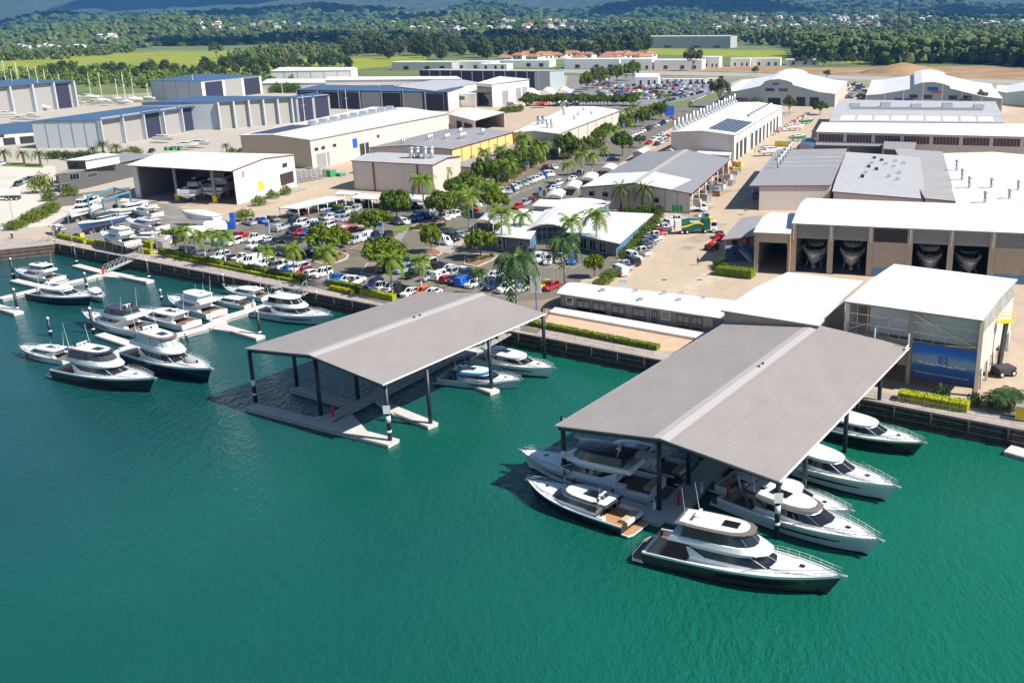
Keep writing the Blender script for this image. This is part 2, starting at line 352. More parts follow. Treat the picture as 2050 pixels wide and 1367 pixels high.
        if tower:
            t=MB(); 
            for sx in(0,.09):
                for sg in(-1,1): t.tube((xb+sx*L,sg*w2*.6,mz-.1),(xb+(.02+sx*.5)*L,sg*w2*.35,mz+1.3*k),.04,5)
            t.box((xb-.01*L,-w2*.4,mz+1.3*k),(xb+.09*L,w2*.4,mz+1.36*k)); 
            for sg in(-1,1): t.tube((xb,sg*w2*.4,mz+1.7*k),(xb+.08*L,sg*w2*.4,mz+1.7*k),.03,4)
            t.build('tower_rack',M_galv,r)
    else: # small: cabin with a thin flat hardtop over the helm
        t=MB(); hx0=X(.17)
        t.loft([ringplan(hx0,xf-.13*L,wh*.98,ztop+.02,.35,8),ringplan(hx0-.02,xf-.12*L,wh*1.02,ztop+.09,.35,8),ringplan(hx0+.1,xf-.15*L,wh*.9,ztop+.16,.35,8)],0,cap0=True,cap1=True)
        for sg in(-1,1): t.tube((hx0+.2,sg*wh*.9,ztop),(hx0+.2,sg*wh*.95,zt(.15)),.05,5)
        t.build('hardtop',[top],r,smooth=True,sharp=.7); mz=ztop+.15; mx=X(.3)
        if encl=='dark':
            t=MB(); t.loft([ringplan(hx0,xa+.02*L,wh*.97,zt(.2)-.05,.05,4),ringplan(hx0,xa+.02*L,wh*.93,ztop,.05,4)],0); t.build('clear_curtain',M_clear,r)
    # mast gear
    if detail>=1:
        for i in range(domes):
            yy=(i-(domes-1)/2)*wh*.8; s=MB(); s.tube((mx,yy,mz),(mx,yy,mz+.22*k),.10*k,6); s.sphere((mx,yy,mz+.42*k),.24*k,8,6); s.build('radar_dome',M_rubber if kind!='small' and top is not M_white else M_white,r,smooth=True)
        s=MB(); s.box((mx+.4*k,-.1*k,mz-.02),(mx+.6*k,.1*k,mz+.45*k)); s.box((mx+.38*k,-.75*k,mz+.45*k),(mx+.62*k,.75*k,mz+.55*k)); s.build('radar_scanner',M_white,r)
    for i in range(antennas):
        s=MB(); yy=(-1,1,0)[i]*wh*.85; s.tube((mx,yy,mz-.1),(mx-.5*k,yy*1.02,mz+(2.6 if i else 3.6)*k),.028,4,r2=.012); s.build('antenna',M_white,r)
    # fore cabin trunk + hatches
    t=MB(); tx=X(.90); z=zt(.72)-.06*k
    t.loft([ringplan(xf-.10*L,tx,Bm*.24,z-.02,.75,8,zf=.30*k),ringplan(xf-.09*L,tx-.02*L,Bm*.215,z+.17*k,.75,8,zf=.25*k),ringplan(xf-.08*L,tx-.045*L,Bm*.17,z+.22*k,.75,8,zf=.22*k)],0,cap1=True)
    t.build('coachroof',M_white,r,smooth=True,sharp=.7)
    if detail>=1:
        t=MB(); zz=z+.22*k+.18*k; t.box((X(.785),-.28*k,zz-.12),(X(.815),.28*k,zz)); t.build('deck_hatch',M_glass,r)
        if dinghy:
            t=MB(); 
            rr=[[(X(.70+.13*u_),.75*k*math.sin(math.pi*min(.98,max(.06,u_)))**.5*math.cos(a),zz-.1+.55*k*max(0,math.sin(a))) for a in [math.pi*j/6 for j in range(7)]] for u_ in [i/8 for i in range(9)]]
            t.loft(rr,closed=False); t.build('dinghy_cover',M_lgrey,r,smooth=True)
        t=MB(); z=zt(1.0); t.box((X(.975),-.16*k,z-.12*k),(X(1.0)+.35*k,.16*k,z+.0)); t.tube((X(1.0)+.25*k,0,z-.02),(X(1.0)+.1*k,0,z-.45*k),.06*k,5); t.build('anchor_pulpit',M_galv if detail else M_white,r)
    if rail:
        t=MB(); n=9; hr=.62*k
        for hz in(1,.5):
            P=[]
            for sg in(-1,1):
                q_=[]
                for i in range(n):
                    s=.52+.475*i/(n-1); q_.append(Vector((X(s)+(.12*k if i==n-1 else 0),sg*max(.05,hb(s,Bm)-.1*k),zt(s)+hr*hz*(min(1,i/1.5)))))
                P.append(q_)
            for q_ in P: t.path(q_,.028,4)
            t.tube(P[0][-1],P[1][-1],.028,4)
        for sg in(-1,1):
            for i in range(1,n):
                s=.52+.475*i/(n-1); y=sg*max(.05,hb(s,Bm)-.1*k); t.tube((X(s),y,zt(s)-.03),(X(s)+.03,y,zt(s)+hr),.022,4)
        t.build('bow_rail',M_steel,r)
    if hullwin and detail>=1:
        for sg in(-1,1):
            t=MB(); ts=[]; bs=[]
            for i in range(9):
                u_=i/8; s=.40+.40*u_; th=(.24 if hull in(H_brown,) else .14)*k*math.sin(math.pi*(.08+.84*u_))**.6; z1=zt(s); f=.56
                def yat(fz): 
                    w1,h1_=hwl(s,Bm),hb(s,Bm); fz=max(.1,fz)
                    return w1+(h1_-w1)*(.45*fz/.5 if fz<.5 else .45+.40*(fz-.5)/.24)
                zc=z1*f
                def pt(z_):
                    return (X(s)-(0 if s<.6 else (1-z_/z1)*.075*L*((s-.6)/.4)**2),sg*(yat(z_/z1)+.035),z_)
                ts.append(pt(zc+th)); bs.append(pt(zc-th))
            t.loft([ts,bs],closed=False); t.build('hull_window',M_glass,r,smooth=True)
    if keel:
        for s in(.2,.5,.75):
            t=MB()
            for sg in(-1,1): t.tube((X(s),sg*Bm*.34,-1.6*k-.4),(X(s),sg*Bm*.25,-.1),.07,5,m=0)
            t.box((X(s)-.25,-.35,-1.6*k-.45),(X(s)+.25,.35,-.75*k-.25),0)
            t.build('boat_stand',M_blup if keel=='blue' else M_galv,r)
    return r
def put_boat(bow,stern,name,label,zb=None,zs=.5,z=0,L=None,cat='motor yacht',**kw):
    """bow / stern = survey pixels of the stem head and of the platform edge"""
    Ls=16.
    for _ in range(6):
        k=Ls/18.; hb_=(zb if zb is not None else 2.2*k+.2)+z
        b=G(bow[0],bow[1],hb_); s=G(stern[0],stern[1],z+zs); Ls=(Vector((b.x,b.y))-Vector((s.x,s.y))).length/1.085
    d=(b-s); rz=math.atan2(d.y,d.x); dn=Vector((math.cos(rz),math.sin(rz),0)); Lb=L or Ls
    c=Vector((b.x,b.y,0))-dn*Lb*.505
    return make_boat(name,label,cat,Lb,loc=(c.x,c.y,z),rz=rz,**kw)
GL='motor yachts berthed at the left pontoons'; GR='yachts berthed round the right canopy'
put_boat((1691,1149),(1277,1092),'flybridge_yacht','large bronze hulled flybridge yacht, nearest the camera at the right canopy',kind='fly',hull=H_brown,top=T_taupe,roofmat=M_white,encl='dark',domes=0,group=GR,Bm=5.4)
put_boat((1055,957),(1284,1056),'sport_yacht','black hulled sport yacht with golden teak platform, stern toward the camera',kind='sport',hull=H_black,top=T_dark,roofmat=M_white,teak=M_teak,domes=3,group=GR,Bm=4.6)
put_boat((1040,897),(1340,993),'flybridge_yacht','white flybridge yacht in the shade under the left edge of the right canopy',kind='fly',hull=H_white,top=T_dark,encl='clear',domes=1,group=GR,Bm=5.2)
put_boat((1152,872),(1386,957),'motor_yacht','brown hulled white yacht behind the shaded flybridge yacht under the right canopy',kind='sport',hull=H_brown,top=M_white,domes=1,group=GR)
put_boat((1766,1078),(1440,988),'sport_yacht','silver hulled sport yacht with wide taupe hardtop, just behind the bronze flybridge yacht',kind='sport',hull=H_grey,top=T_taupe,roofmat=M_white,domes=0,group=GR,Bm=5.2)
put_boat((1707,1019),(1432,962),'sport_yacht','smaller all white sport yacht between the taupe topped yacht and the grey windowed yacht',kind='sport',hull=H_white,top=M_white,domes=0,hullwin=False,group=GR)
put_boat((1799,971),(1500,895),'sport_yacht','long silver hulled sport yacht with large black sunroof, right of the right canopy',kind='sport',hull=H_grey,top=M_white,domes=0,group=GR,Bm=4.9)
put_boat((1852,883),(1590,838),'sport_yacht','brown hulled sport yacht with white rounded hardtop, nearest the quay right of the canopy',kind='sport',hull=H_brown,top=M_white,domes=0,roofh=False,group=GR)
put_boat((1045,757),(876,754),'motor_yacht','motor yacht with bright blue hardtop, half under the right edge of the left canopy',kind='sport',hull=H_pblue,top=T_blue,roofmat=M_white,domes=2,Bm=4.6)
put_boat((1110,734),(948,715),'sport_cruiser','white sport cruiser with two small roof hatches, moored off the left canopy nearest the quay',kind='sport',hull=H_white,top=M_white,domes=0)
put_boat((310,754),(117,740),'flybridge_yacht','charcoal hulled flybridge yacht with black upperworks, front of the left marina group',kind='fly',hull=H_char,top=T_dark,roofmat=M_white,encl='clear',domes=2,group=GL,Bm=5.2)
put_boat((424,735),(258,707),'flybridge_yacht','navy hulled flybridge yacht with covered dinghy on its foredeck, right of the charcoal yacht',kind='fly',hull=H_navy,top=T_taupe,roofmat=M_white,encl='pale',domes=2,dinghy=True,group=GL,Bm=5.2)
put_boat((38,690),(152,722),'sport_cruiser','small white sport cruiser, stern beside the charcoal yacht, frontmost left',kind='sport',hull=H_white,top=M_white,domes=0,group=GL,antennas=2)
put_boat((164,622),(306,668),'flybridge_yacht','white flybridge yacht with black hardtop and two black domes, behind the charcoal yacht',kind='fly',hull=H_white,top=T_dark,encl='clear',domes=2,group=GL,Bm=4.8)
put_boat((272,616),(394,655),'sport_cruiser','plain white sport cruiser between the black topped yacht and the white sport fisher',kind='sport',hull=H_white,top=M_white,domes=1,group=GL,antennas=1)
put_boat((335,590),(443,634),'sport_fisher','white flybridge sport fisher with clear curtains and long outriggers, stern to the main left pontoon',kind='fly',hull=H_white,top=M_white,encl='pale',domes=1,roofh=False,group=GL,antennas=3)
put_boat((422,592),(507,614),'cabin_boat','small white cabin boat with dark canopy sides, nearer of the pair by the quay',cat='cabin boat',kind='small',hull=H_white,encl='dark',domes=0,hullwin=False,group=GL,antennas=0)
put_boat((448,573),(543,598),'cabin_cruiser','white hardtop cabin cruiser, far berth of the pair by the quay',kind='sport',hull=H_white,top=M_white,domes=1,hullwin=False,roofh=False,group=GL,antennas=1)
put_boat((664,629),(516,623),'sport_fisher','pale blue hulled sport fisher with aluminium rack on top, left of the left canopy',kind='fly',hull=H_pblue,top=M_white,encl='dark',domes=0,roofh=False,tower=True,group=GL,split=True)
put_boat((29,537),(124,562),'flybridge_yacht','white enclosed flybridge yacht, bow to the left at the far left pontoon',kind='fly',hull=H_white,top=M_white,encl='dark',domes=1,group=GL,antennas=1,rail=True)
put_boat((184,591),(64,588),'sport_cruiser','sport cruiser with dark grey green hull and curved black side window, far left pontoon',kind='sport',hull=H_dgreen,top=M_white,domes=1,group=GL,antennas=2)
put_boat((202,574),(136,549),'cabin_boat','small white open boat with a thin hardtop and inflatable bow, behind the dark hulled cruiser',cat='cabin boat',kind='small',hull=H_white,encl='none',domes=0,hullwin=False,group=GL,antennas=1,L=9)
# ashore
HS='boats propped on the hardstand behind the quay'
def ashore(bow,stern,name,label,L=14,**kw):
    z=GZ+1.5*L/18+.5; b=G(bow[0],bow[1],z+2.2*L/18+.2); s=G(stern[0],stern[1],z+.8); d=b-s; rz=math.atan2(d.y,d.x); c=(b+s)/2
    return make_boat(name,label,'boat ashore',L,loc=(c.x,c.y,z),rz=rz,keel=kw.pop('keel',True),**kw)
ashore((110,434),(212,402),'sport_fisher','white sport fisher ashore with black enclosure and black domes, leftmost on the hardstand',kind='fly',hull=H_white,top=M_white,encl='dark',domes=2,group=HS,antennas=0,rail=False)
ashore((150,447),(248,432),'sport_fisher','white boat ashore with a blue hull band and black clear enclosure, middle of the hardstand',kind='sport',hull=H_blue,top=T_dark,domes=0,group=HS,antennas=0,rail=False)
ashore((196,460),(272,487),'sport_fisher','white boat ashore with green stripe and tall clear flybridge, nearest the yellow hedge',kind='fly',hull=H_white,top=M_white,encl='pale',domes=0,group=HS,antennas=1,rail=False)
ashore((236,434),(342,458),'sport_cruiser','silver white cruiser ashore with grey hardtop, right of the green striped boat',kind='sport',hull=H_white,top=H_grey,domes=0,group=HS,antennas=0,rail=False)
ashore((250,470),(330,474),'sport_cruiser','small white cruiser ashore between the grey hardtop cruiser and the palms',L=10,kind='small',hull=H_white,top=M_white,domes=0,group=HS,antennas=0,rail=False)
ashore((258,412),(318,428),'sport_cruiser','white cruiser ashore just right of the travel lift frame',L=12,kind='sport',hull=H_white,top=M_white,domes=0,group=HS,antennas=0,rail=False)
ashore((150,412),(205,392),'sport_cruiser','white cruiser ashore furthest back on the hardstand, left of the travel lift',L=12,kind='sport',hull=H_white,top=M_white,domes=0,group=HS,antennas=0,rail=False)
ashore((94,446),(132,460),'runabout','small dark hulled runabout ashore at the left end of the hardstand',L=7,kind='small',hull=H_black,top=M_white,domes=0,group=HS,antennas=0,rail=False,hullwin=False)
ashore((215,420),(300,412),'sport_cruiser','low white cruiser ashore under the blue travel lift frame',kind='sport',hull=H_white,top=M_white,domes=0,group=HS,antennas=0,rail=False)
q_=G(403,452); make_boat('wrapped_boat','boat ashore shrink wrapped in white plastic on blue stands, by the car park corner','boat ashore',11.5,loc=(q_.x,q_.y,GZ+2.0),rz=math.radians(158),group=HS,kind='sport',hull=H_white,keel='blue',cover=True)
# ================= water, land, quay =================
def watermat():
    q=bpy.data.materials.new('harbour_water'); q.use_nodes=True; t=q.node_tree; b=t.nodes['Principled BSDF']; L=t.links
    g=t.nodes.new('ShaderNodeNewGeometry'); n=t.nodes.new('ShaderNodeTexNoise'); n.inputs['Scale'].default_value=.012; n.inputs['Detail'].default_value=4; L.new(g.outputs['Position'],n.inputs[0])
    sx=t.nodes.new('ShaderNodeSeparateXYZ'); L.new(g.outputs['Position'],sx.inputs[0]); m0=t.nodes.new('ShaderNodeMath'); m0.operation='MULTIPLY_ADD'; L.new(sx.outputs['X'],m0.inputs[0]); m0.inputs[1].default_value=.0045; L.new(n.outputs['Fac'],m0.inputs[2])
    r=t.nodes.new('ShaderNodeValToRGB'); e=r.color_ramp.elements; e[0].position=.15; e[1].position=.75
    e[0].color=(.005,.064,.060,1); e[1].color=(.006,.125,.074,1); x=e.new(.45); x.color=(.005,.096,.066,1); L.new(m0.outputs[0],r.inputs[0]); L.new(r.outputs[0],b.inputs['Base Color'])
    b.inputs['Roughness'].default_value=.05; b.inputs['Specular Tint'].default_value=(.28,.60,1,1); b.inputs['IOR'].default_value=1.42
    def wave(scale,st,rot,det=3):
        mp=t.nodes.new('ShaderNodeMapping'); mp.inputs['Rotation'].default_value=(0,0,rot); mp.inputs['Scale'].default_value=st; L.new(g.outputs['Position'],mp.inputs[0])
        n=t.nodes.new('ShaderNodeTexNoise'); n.inputs['Scale'].default_value=scale; n.inputs['Detail'].default_value=det; n.inputs['Roughness'].default_value=.6; L.new(mp.outputs[0],n.inputs[0]); return n.outputs['Fac']
    a=wave(1.3,(1,.45,1),.5,4); c=wave(.2,(1,.5,1),.2,3); d=wave(3.2,(1,.5,1),.7,3)
    m1=t.nodes.new('ShaderNodeMath'); m1.operation='MULTIPLY_ADD'; L.new(c,m1.inputs[0]); m1.inputs[1].default_value=1.0; L.new(a,m1.inputs[2])
    m2=t.nodes.new('ShaderNodeMath'); m2.operation='MULTIPLY_ADD'; L.new(d,m2.inputs[0]); m2.inputs[1].default_value=.35; L.new(m1.outputs[0],m2.inputs[2])
    n3=t.nodes.new('ShaderNodeTexNoise'); n3.inputs['Scale'].default_value=.02; n3.inputs['Detail'].default_value=3; L.new(g.outputs['Position'],n3.inputs[0])
    mr=t.nodes.new('ShaderNodeMapRange'); mr.inputs[1].default_value=.35; mr.inputs[2].default_value=.65; mr.inputs[3].default_value=.22; mr.inputs[4].default_value=.85; L.new(n3.outputs['Fac'],mr.inputs[0])
    bu=t.nodes.new('ShaderNodeBump'); bu.inputs['Distance'].default_value=.5; L.new(mr.outputs[0],bu.inputs['Strength']); L.new(m2.outputs[0],bu.inputs['Height']); L.new(bu.outputs[0],b.inputs['Normal'])
    return q
M_water=watermat()
g=MB(); g.face([(-600,-60,0),(600,-60,0),(600,420,0),(-600,420,0)]); tag(g.build('water',M_water),kind='structure')
Q0=G(113,487.5); Q1=G(2050,861); QD=(Q1-Q0).normalized(); QN=Vector((-QD.y,QD.x,0)); QL=(Q1-Q0).length
if QN.y<0: QN=-QN
def Q(s,off,z=GZ): p=Q0+QD*s+QN*off; return Vector((p.x,p.y,z))
def qs(px,py,z=GZ): return (G(px,py,z)-Q0).dot(QD)
def sheet(name,pts,m,z,kind='structure',solid=None):
    b=MB()
    if solid: b.prism([(p[0],p[1]) for p in pts],solid,z)
    else: b.face([(p[0],p[1],z) for p in pts])
    o=b.build(name,m); tag(o,kind=kind); return o
def GP(l,z=GZ): return [G(a,b,z) for a,b in l]
M_land=mat('dry_ground',(.36,.30,.20),.95,noise=.35,ns=.02,col2=(.20,.22,.09))
M_far=mat('plain_grass',(.17,.20,.055),.95,noise=.3,ns=.008,col2=(.08,.12,.035))
M_asph=mat('asphalt',(.165,.145,.112),.9,noise=.16,ns=.35,bump=.1,bs=8)
M_yard=ribbed('yard_concrete',(.46,.36,.26),AV,.5,.9,depth=0,noise=.13,sheet=26,sheetdark=.93)
M_yardw=mat('pale_yard',(.58,.53,.45),.9,noise=.12,ns=.1)
M_grass=mat('lawn',(.13,.20,.03),.95,noise=.3,ns=.6); M_mulch=mat('mulch_bed',(.27,.15,.09),.95,noise=.35,ns=1.2)
LW=G(-120,512)
land=[Q0,Q(QL+60,0),(500,200),(900,700),(3500,2500),(3500,9000),(-9000,9000),(-9000,2500),(-900,600),(-420,330),LW]
sheet('ground',land,M_land,GZ-.06,solid=-1.5)
sheet('plain',[(-1500,560),(-480,640),(-100,900),(330,780),(1600,1200),(3400,3000),(3400,8900),(-8900,8900),(-8900,2600)],M_far,GZ-.02)
# quay
b=MB()
for i in range(6):
    z=2.35-.42*i; b.beam(Q(-.5,-.12-.06*i,z),Q(QL+60,-.12-.06*i,z),.3,.30,i%2)
b.beam(Q(-.5,.2,2.62),Q(QL+60,.2,2.62),.8,.28,2)
for i in range(58): p=Q(2+i*4.8,-.45,2.4); b.tube((p.x,p.y,-1),p,.17,6,0)
o=tag(b.build('quay_wall',[mat('quay_timber',(.075,.055,.045),.85,noise=.5,ns=1),mat('quay_timber_worn',(.17,.125,.095),.85,noise=.5,ns=1),M_path]),'long dark timber boarded quay wall with pale concrete capping along the water','quay wall')
b=MB()
for i in range(6):
    z=2.3-.42*i; b.beam(Vector((Q0.x,Q0.y,z)),Vector((LW.x,LW.y,z)),.3,.30,i%2)
tag(b.build('quay_wall',[MATS['quay_timber'],MATS['quay_timber_worn']]),'short dark timber quay wall running left from the quay corner by the gangway','quay wall')
sheet('left_apron',[Vector((Q0.x,Q0.y,0)),Q(0,4.2),Q(2,9)]+GP([(-260,462)])+[Vector((LW.x-60,LW.y+4,0)),Vector((LW.x,LW.y,0))],M_path,GZ-.05)
sheet('quay_path',[Q(0,.6),Q(QL+60,.6),Q(QL+60,4.2),Q(0,4.2)],M_path,GZ-.03)
# ================= canopies =================
def canopy(corners,ze,rise,posts,label,group):
    P=[G(x,y,ze) for x,y in corners]; FLc,FRc,BRc,BLc=P
    c=(FLc+FRc)/2; r=thing('boat_canopy',label,'boat canopy',(c.x,c.y,0),0,group)
    RF=(FLc+FRc)/2+Vector((0,0,rise)); RB=(BLc+BRc)/2+Vector((0,0,rise)); th=Vector((0,0,-.16))
    b=MB()
    for A,B_,mm in ((FLc,BLc,0),(FRc,BRc,0)):
        b.face([A,B_,RB,RF] if A is FLc else [A,RF,RB,B_],0); b.face([A+th,B_+th,RB+th,RF+th],1)
    for A,B_ in ((FLc,RF),(RF,FRc),(BLc,RB),(RB,BRc),(FLc,BLc),(FRc,BRc)): b.face([A+Vector((0,0,.01)),B_+Vector((0,0,.01)),B_+th,A+th],2)
    b.build('roof_sheet',[M_shed,M_charc,M_trimg],r,world=True)
    b=MB(); u=(FRc-FLc).normalized(); wv=.95
    s1=rise/((FRc-FLc).length/2)
    for sg in(-1,1):
        o=u*sg*wv; dz=Vector((0,0,-s1*wv+.03)); b.face([RF+Vector((0,0,.05)),RB+Vector((0,0,.05)),RB+o+dz,RF+o+dz] if sg<0 else [RF+Vector((0,0,.05)),RF+o+dz,RB+o+dz,RB+Vector((0,0,.05))])
        b.face([RF+o+dz,RB+o+dz,RB+o+dz-Vector((0,0,.06)),RF+o+dz-Vector((0,0,.06))])
    b.build('ridge_cap',M_ridge,r,world=True)
    for o_ in (0,1.2): b=MB(); q=RF.lerp(RB,.55)+UX*o_+Vector((.3,0,.05)); b.box(q-Vector((.14,.12,0)),q+Vector((.14,.12,.2))); b.build('ridge_vent',M_charc,r,world=True)
    # gutters
    for A,B_ in ((FLc,BLc),(FRc,BRc)):
        b=MB(); b.beam(A+Vector((0,0,.02)),B_+Vector((0,0,.02)),.14,.16,0); b.build('gutter',M_white if A is FRc else M_trimg,r,world=True)
    nf=max(3,int((BLc-FLc).length/9)); 
    for i in range(nf+1):
        t=(i+.06)/(nf+.12); a=FLc.lerp(BLc,t); m_=RF.lerp(RB,t); c_=FRc.lerp(BRc,t); b=MB(); dz=Vector((0,0,-.17))
        b.beam(a+dz,m_+dz,.25,.55); b.beam(m_+dz,c_+dz,.25,.55); b.build('rafter',M_charc,r,world=True)
    for x,y in posts:
        p=G(x,y,.5); t=max(0,min(1,abs((p-c).dot(VX))/((FRc-FLc).length/2))); b=MB(); zt_=ze+rise*(1-t)-.35
        b.tube((p.x,p.y,-1.5),(p.x,p.y,zt_),.28,12); b.build('post',M_pile,r,smooth=True,world=True)
        if (x,y) in ((781,881),(512,805),(1130,954),(1555,1069)):
            b=MB(); b.tube((p.x,p.y,3.0),(p.x,p.y,3.9),.31,12); b.build('white_band',M_white,r,smooth=True,world=True); b=MB(); b.tube((p.x,p.y,1.6),(p.x,p.y,1.9),.31,12); b.build('white_band',M_white,r,smooth=True,world=True)
            if x in (781,1555): b=MB(); b.box((p.x-.45,p.y-.42,4.3),(p.x+.45,p.y-.36,5.4)); b.build('berth_sign',M_white,r,world=True)
    return r,P
M_charc=mat('charcoal_steel',(.05,.05,.055),.5); M_trimg=mat('grey_trim',(.30,.29,.29),.5)
CG='canopies over the water'
canopy([(490,697.5),(766,770),(1093,627.5),(848,584)],8.45,1.5,[(512,805),(595,773),(643,831),(717,798),(781,881),(862,847),(984,777),(1090,712)],'grey gable roof canopy standing on dark posts over open water left of centre',CG)
canopy([(1111,852),(1561.5,964),(1822.5,694),(1452,646)],8.45,1.5,[(1130,954),(1319.5,1019),(1555,1069),(1609,998),(1378,968),(1691,898),(1758,829)],'larger grey gable roof canopy over the yachts at the right, touching the white buildings',CG)
# ================= pontoons =================
PG='floating pontoons of the marina'
def pontoon(segs,label,knees=(),group=PG,name='pontoon'):
    p0=G(*segs[0][0],.5); r=thing(name,label,'pontoon',(p0.x,p0.y,0),0,group); b=MB(); e=MB()
    for i,(a,c,w_) in enumerate(segs):
        A=G(*a,.5+.004*i); B_=G(*c,.5+.004*i); d=(B_-A).normalized(); A=A-d*.1; B_=B_+d*.1
        b.beam(A,B_,w_,.55,0); sd=d.cross(Vector((0,0,1)))
        for sg in(-1,1): e.beam(A+sd*sg*(w_/2+.06)-Vector((0,0,.06)),B_+sd*sg*(w_/2+.06)-Vector((0,0,.06)),.12,.18,0)
    for k in knees:
        pts=GP(k,.49); b.prism([(p.x,p.y) for p in pts],-.05,.486,0)
    b.build('deck_slab',M_pont,r,world=True); e.build('edge_whaler',mat('whaler_timber',(.34,.32,.30),.8,noise=.2),r,world=True)
    return r
def cleatpost(px,py,mt,name,label,cat,h=1.1,group=None):
    p=G(px,py,.5); r=thing(name,label,cat,(p.x,p.y,.5),0,group); b=MB(); b.box((-.16,-.16,0),(.16,.16,h*.8)); b.build('cabinet',M_white if mt!=M_redp else M_redp,r)
    b=MB(); b.tube((0,0,h*.8),(0,0,h),.2,8); b.sphere((0,0,h+.12),.28 if mt==M_redp else .16,8,6); b.build('head',mt,r,smooth=True)
pontoon([((502,811),(787,884),2.0),((640,845),(905,712),2.0),((905,712),(978,694),2.3),((592,776),(716,812),1.7),((775,812),(866,849),1.6),((925,757),(990,782),1.6)],'shaded pontoon under the left canopy with white sunlit finger ends',[[(615,838),(660,848),(655,828)],[(665,848),(740,868),(705,828)],[(738,790),(790,832),(762,768)]])
pontoon([((1215,1000),(1330,1036),2.6),((1330,1036),(1520,830),3.0),((1400,960),(1320,930),1.6),((1450,905),(1370,880),1.6),((1420,950),(1500,985),1.6),((1480,880),(1590,915),1.6)],'grey walkway pontoon between the yachts under the right canopy',[[(1262,1020),(1335,1038),(1345,995)]])
pontoon([((0,597),(84,577),2.2),((84,577),(186,555),2.2),((186,555),(218,545),2.6),((218,545),(300,562),1.7),((210,545),(152,530),1.7),((28,560),(84,573),1.7),((-10,611),(37,625),1.7)],'white pontoon with fingers at the far left of the marina',[[(205,553),(240,556),(222,543)]])
pontoon([((244,699),(410,656),2.3),((410,656),(455,634),2.3),((455,634),(545,608),2.6),((437,650),(521,674),1.7),((200,668),(264,689),1.7),((245,700),(225,712),2.)],'white pontoon between the flybridge yachts left of the canopy',[[(425,658),(460,663),(452,640)]])
pontoon([((2019,897),(2120,925),2.4)],'white pontoon end cut by the right edge of the photo')
def pile(base,top,cone=True,label=None,bands=False):
    z=min(6.5,ZT(base,top,0)); p=G(*base,0); r=thing('mooring_pile',label,'mooring pile',(p.x,p.y,0),0,'mooring piles of the left marina')
    b=MB(); b.tube((0,0,-1.5),(0,0,z),.26,10); b.build('sleeve',M_pile,r,smooth=True)
    b=MB(); b.tube((0,0,z),(0,0,z+.35),.33,10,r2=.05); b.build('cap',M_white,r,smooth=True)
    b=MB(); b.tube((0,0,.75),(0,0,1.0),.30,10); b.build('guide_ring',M_white,r,smooth=True)
for bs,tp,lb in [((28,556),(21,519),'left of the enclosed white flybridge yacht'),((36,625),(24,580),'at the short finger by the left edge'),((154,530),(147,492),'behind the small open boat'),((299,561),(291,522),'at the right end of the long finger'),((174,577),(167,548),'in front of the small open boat'),((324,602),(320,582),'between the white cruiser and the sport fisher'),((188,668),(180,618),'beside the black topped white yacht'),((102,672),(93,638),'behind the small white cruiser'),((290,722),(283,690),'between the charcoal and the navy yachts'),((449,578),(444,551),'by the pair of cabin boats'),((521,674),(512,624),'at the finger end left of the left canopy'),((636,614),(631,586),'behind the pale blue hulled sport fisher'),((29,497),(23,467),'in front of the top left gangway'),((374,680),(370,668),'right of the navy yacht')]:
    pile(bs,tp,label='dark pile with white cone cap, '+lb)
def gangway(a,b_,label,za=.7,zb=2.7,w_=1.5,h=1.3):
    A=G(*a,za);B_=G(*b_,zb); r=thing('gangway',label,'gangway',(A.x,A.y,za),0,'aluminium gangways'); d=(B_-A).normalized(); sd=d.cross(Vector((0,0,1))).normalized(); n=8
    b=MB(); b.beam(A,B_,w_,.1); b.build('walk_deck',M_pont,r,world=True)
    for sg in(-1,1):
        b=MB(); o=sd*sg*w_/2; up=Vector((0,0,h)); a0=A+o;b0=B_+o
        b.tube(a0,b0,.05,4); b.tube(a0+up,b0+up,.05,4)
        for i in range(n+1):
            p=a0.lerp(b0,i/n); b.tube(p,p+up,.04,4)
            if i<n: q=a0.lerp(b0,(i+1)/n); b.tube(p,q+up,.035,4)
        b.build('truss_rail',M_galv,r,world=True)
    b=MB(); 
    for sg in(-1,1): b.tube(B_+sd*sg*w_*.6-Vector((0,0,.3)),B_+sd*sg*w_*.6+Vector((0,0,2.3)),.09,5)
    b.tube(B_+sd*w_*.6+Vector((0,0,2.3)),B_-sd*w_*.6+Vector((0,0,2.3)),.09,5); b.build('gate_frame',M_galv,r,world=True)
gangway((212,543),(284,512),'aluminium truss gangway from the quay to the far left pontoon')
gangway((966,697),(1040,655),'aluminium truss gangway from the quay behind the left canopy')
gangway((25,507),(110,480),'long aluminium truss gangway at the left end of the quay')
gangway((545,607),(612,588),'aluminium truss gangway behind the pale blue hulled sport fisher')
for x,y,m_,nm,lb,ct,h in [(207,549,M_redp,'hose_cabinet','red hose reel at the far left pontoon junction','hose reel',1.3),(667,834,M_redp,'hose_cabinet','red hose reel on the pontoon under the left canopy','hose reel',1.2),(1358,1010,M_redp,'hose_cabinet','red hose reel beside the bronze hulled yacht','hose reel',1.2),(421,642,M_galv,'power_pedestal','grey power pedestal on the pontoon left of the sport fisher','power pedestal',1.0),(508,612,M_galv,'power_pedestal','grey power pedestal between the cabin boat and the pale blue sport fisher','power pedestal',1.0),(1405,985,M_galv,'power_pedestal','white power pedestal on the walkway under the right canopy','power pedestal',1.0),(1310,1018,M_galv,'power_pedestal','white power pedestal beside the front centre post of the right canopy','power pedestal',1.0)]:
    cleatpost(x,y,m_,nm,lb,ct,h)
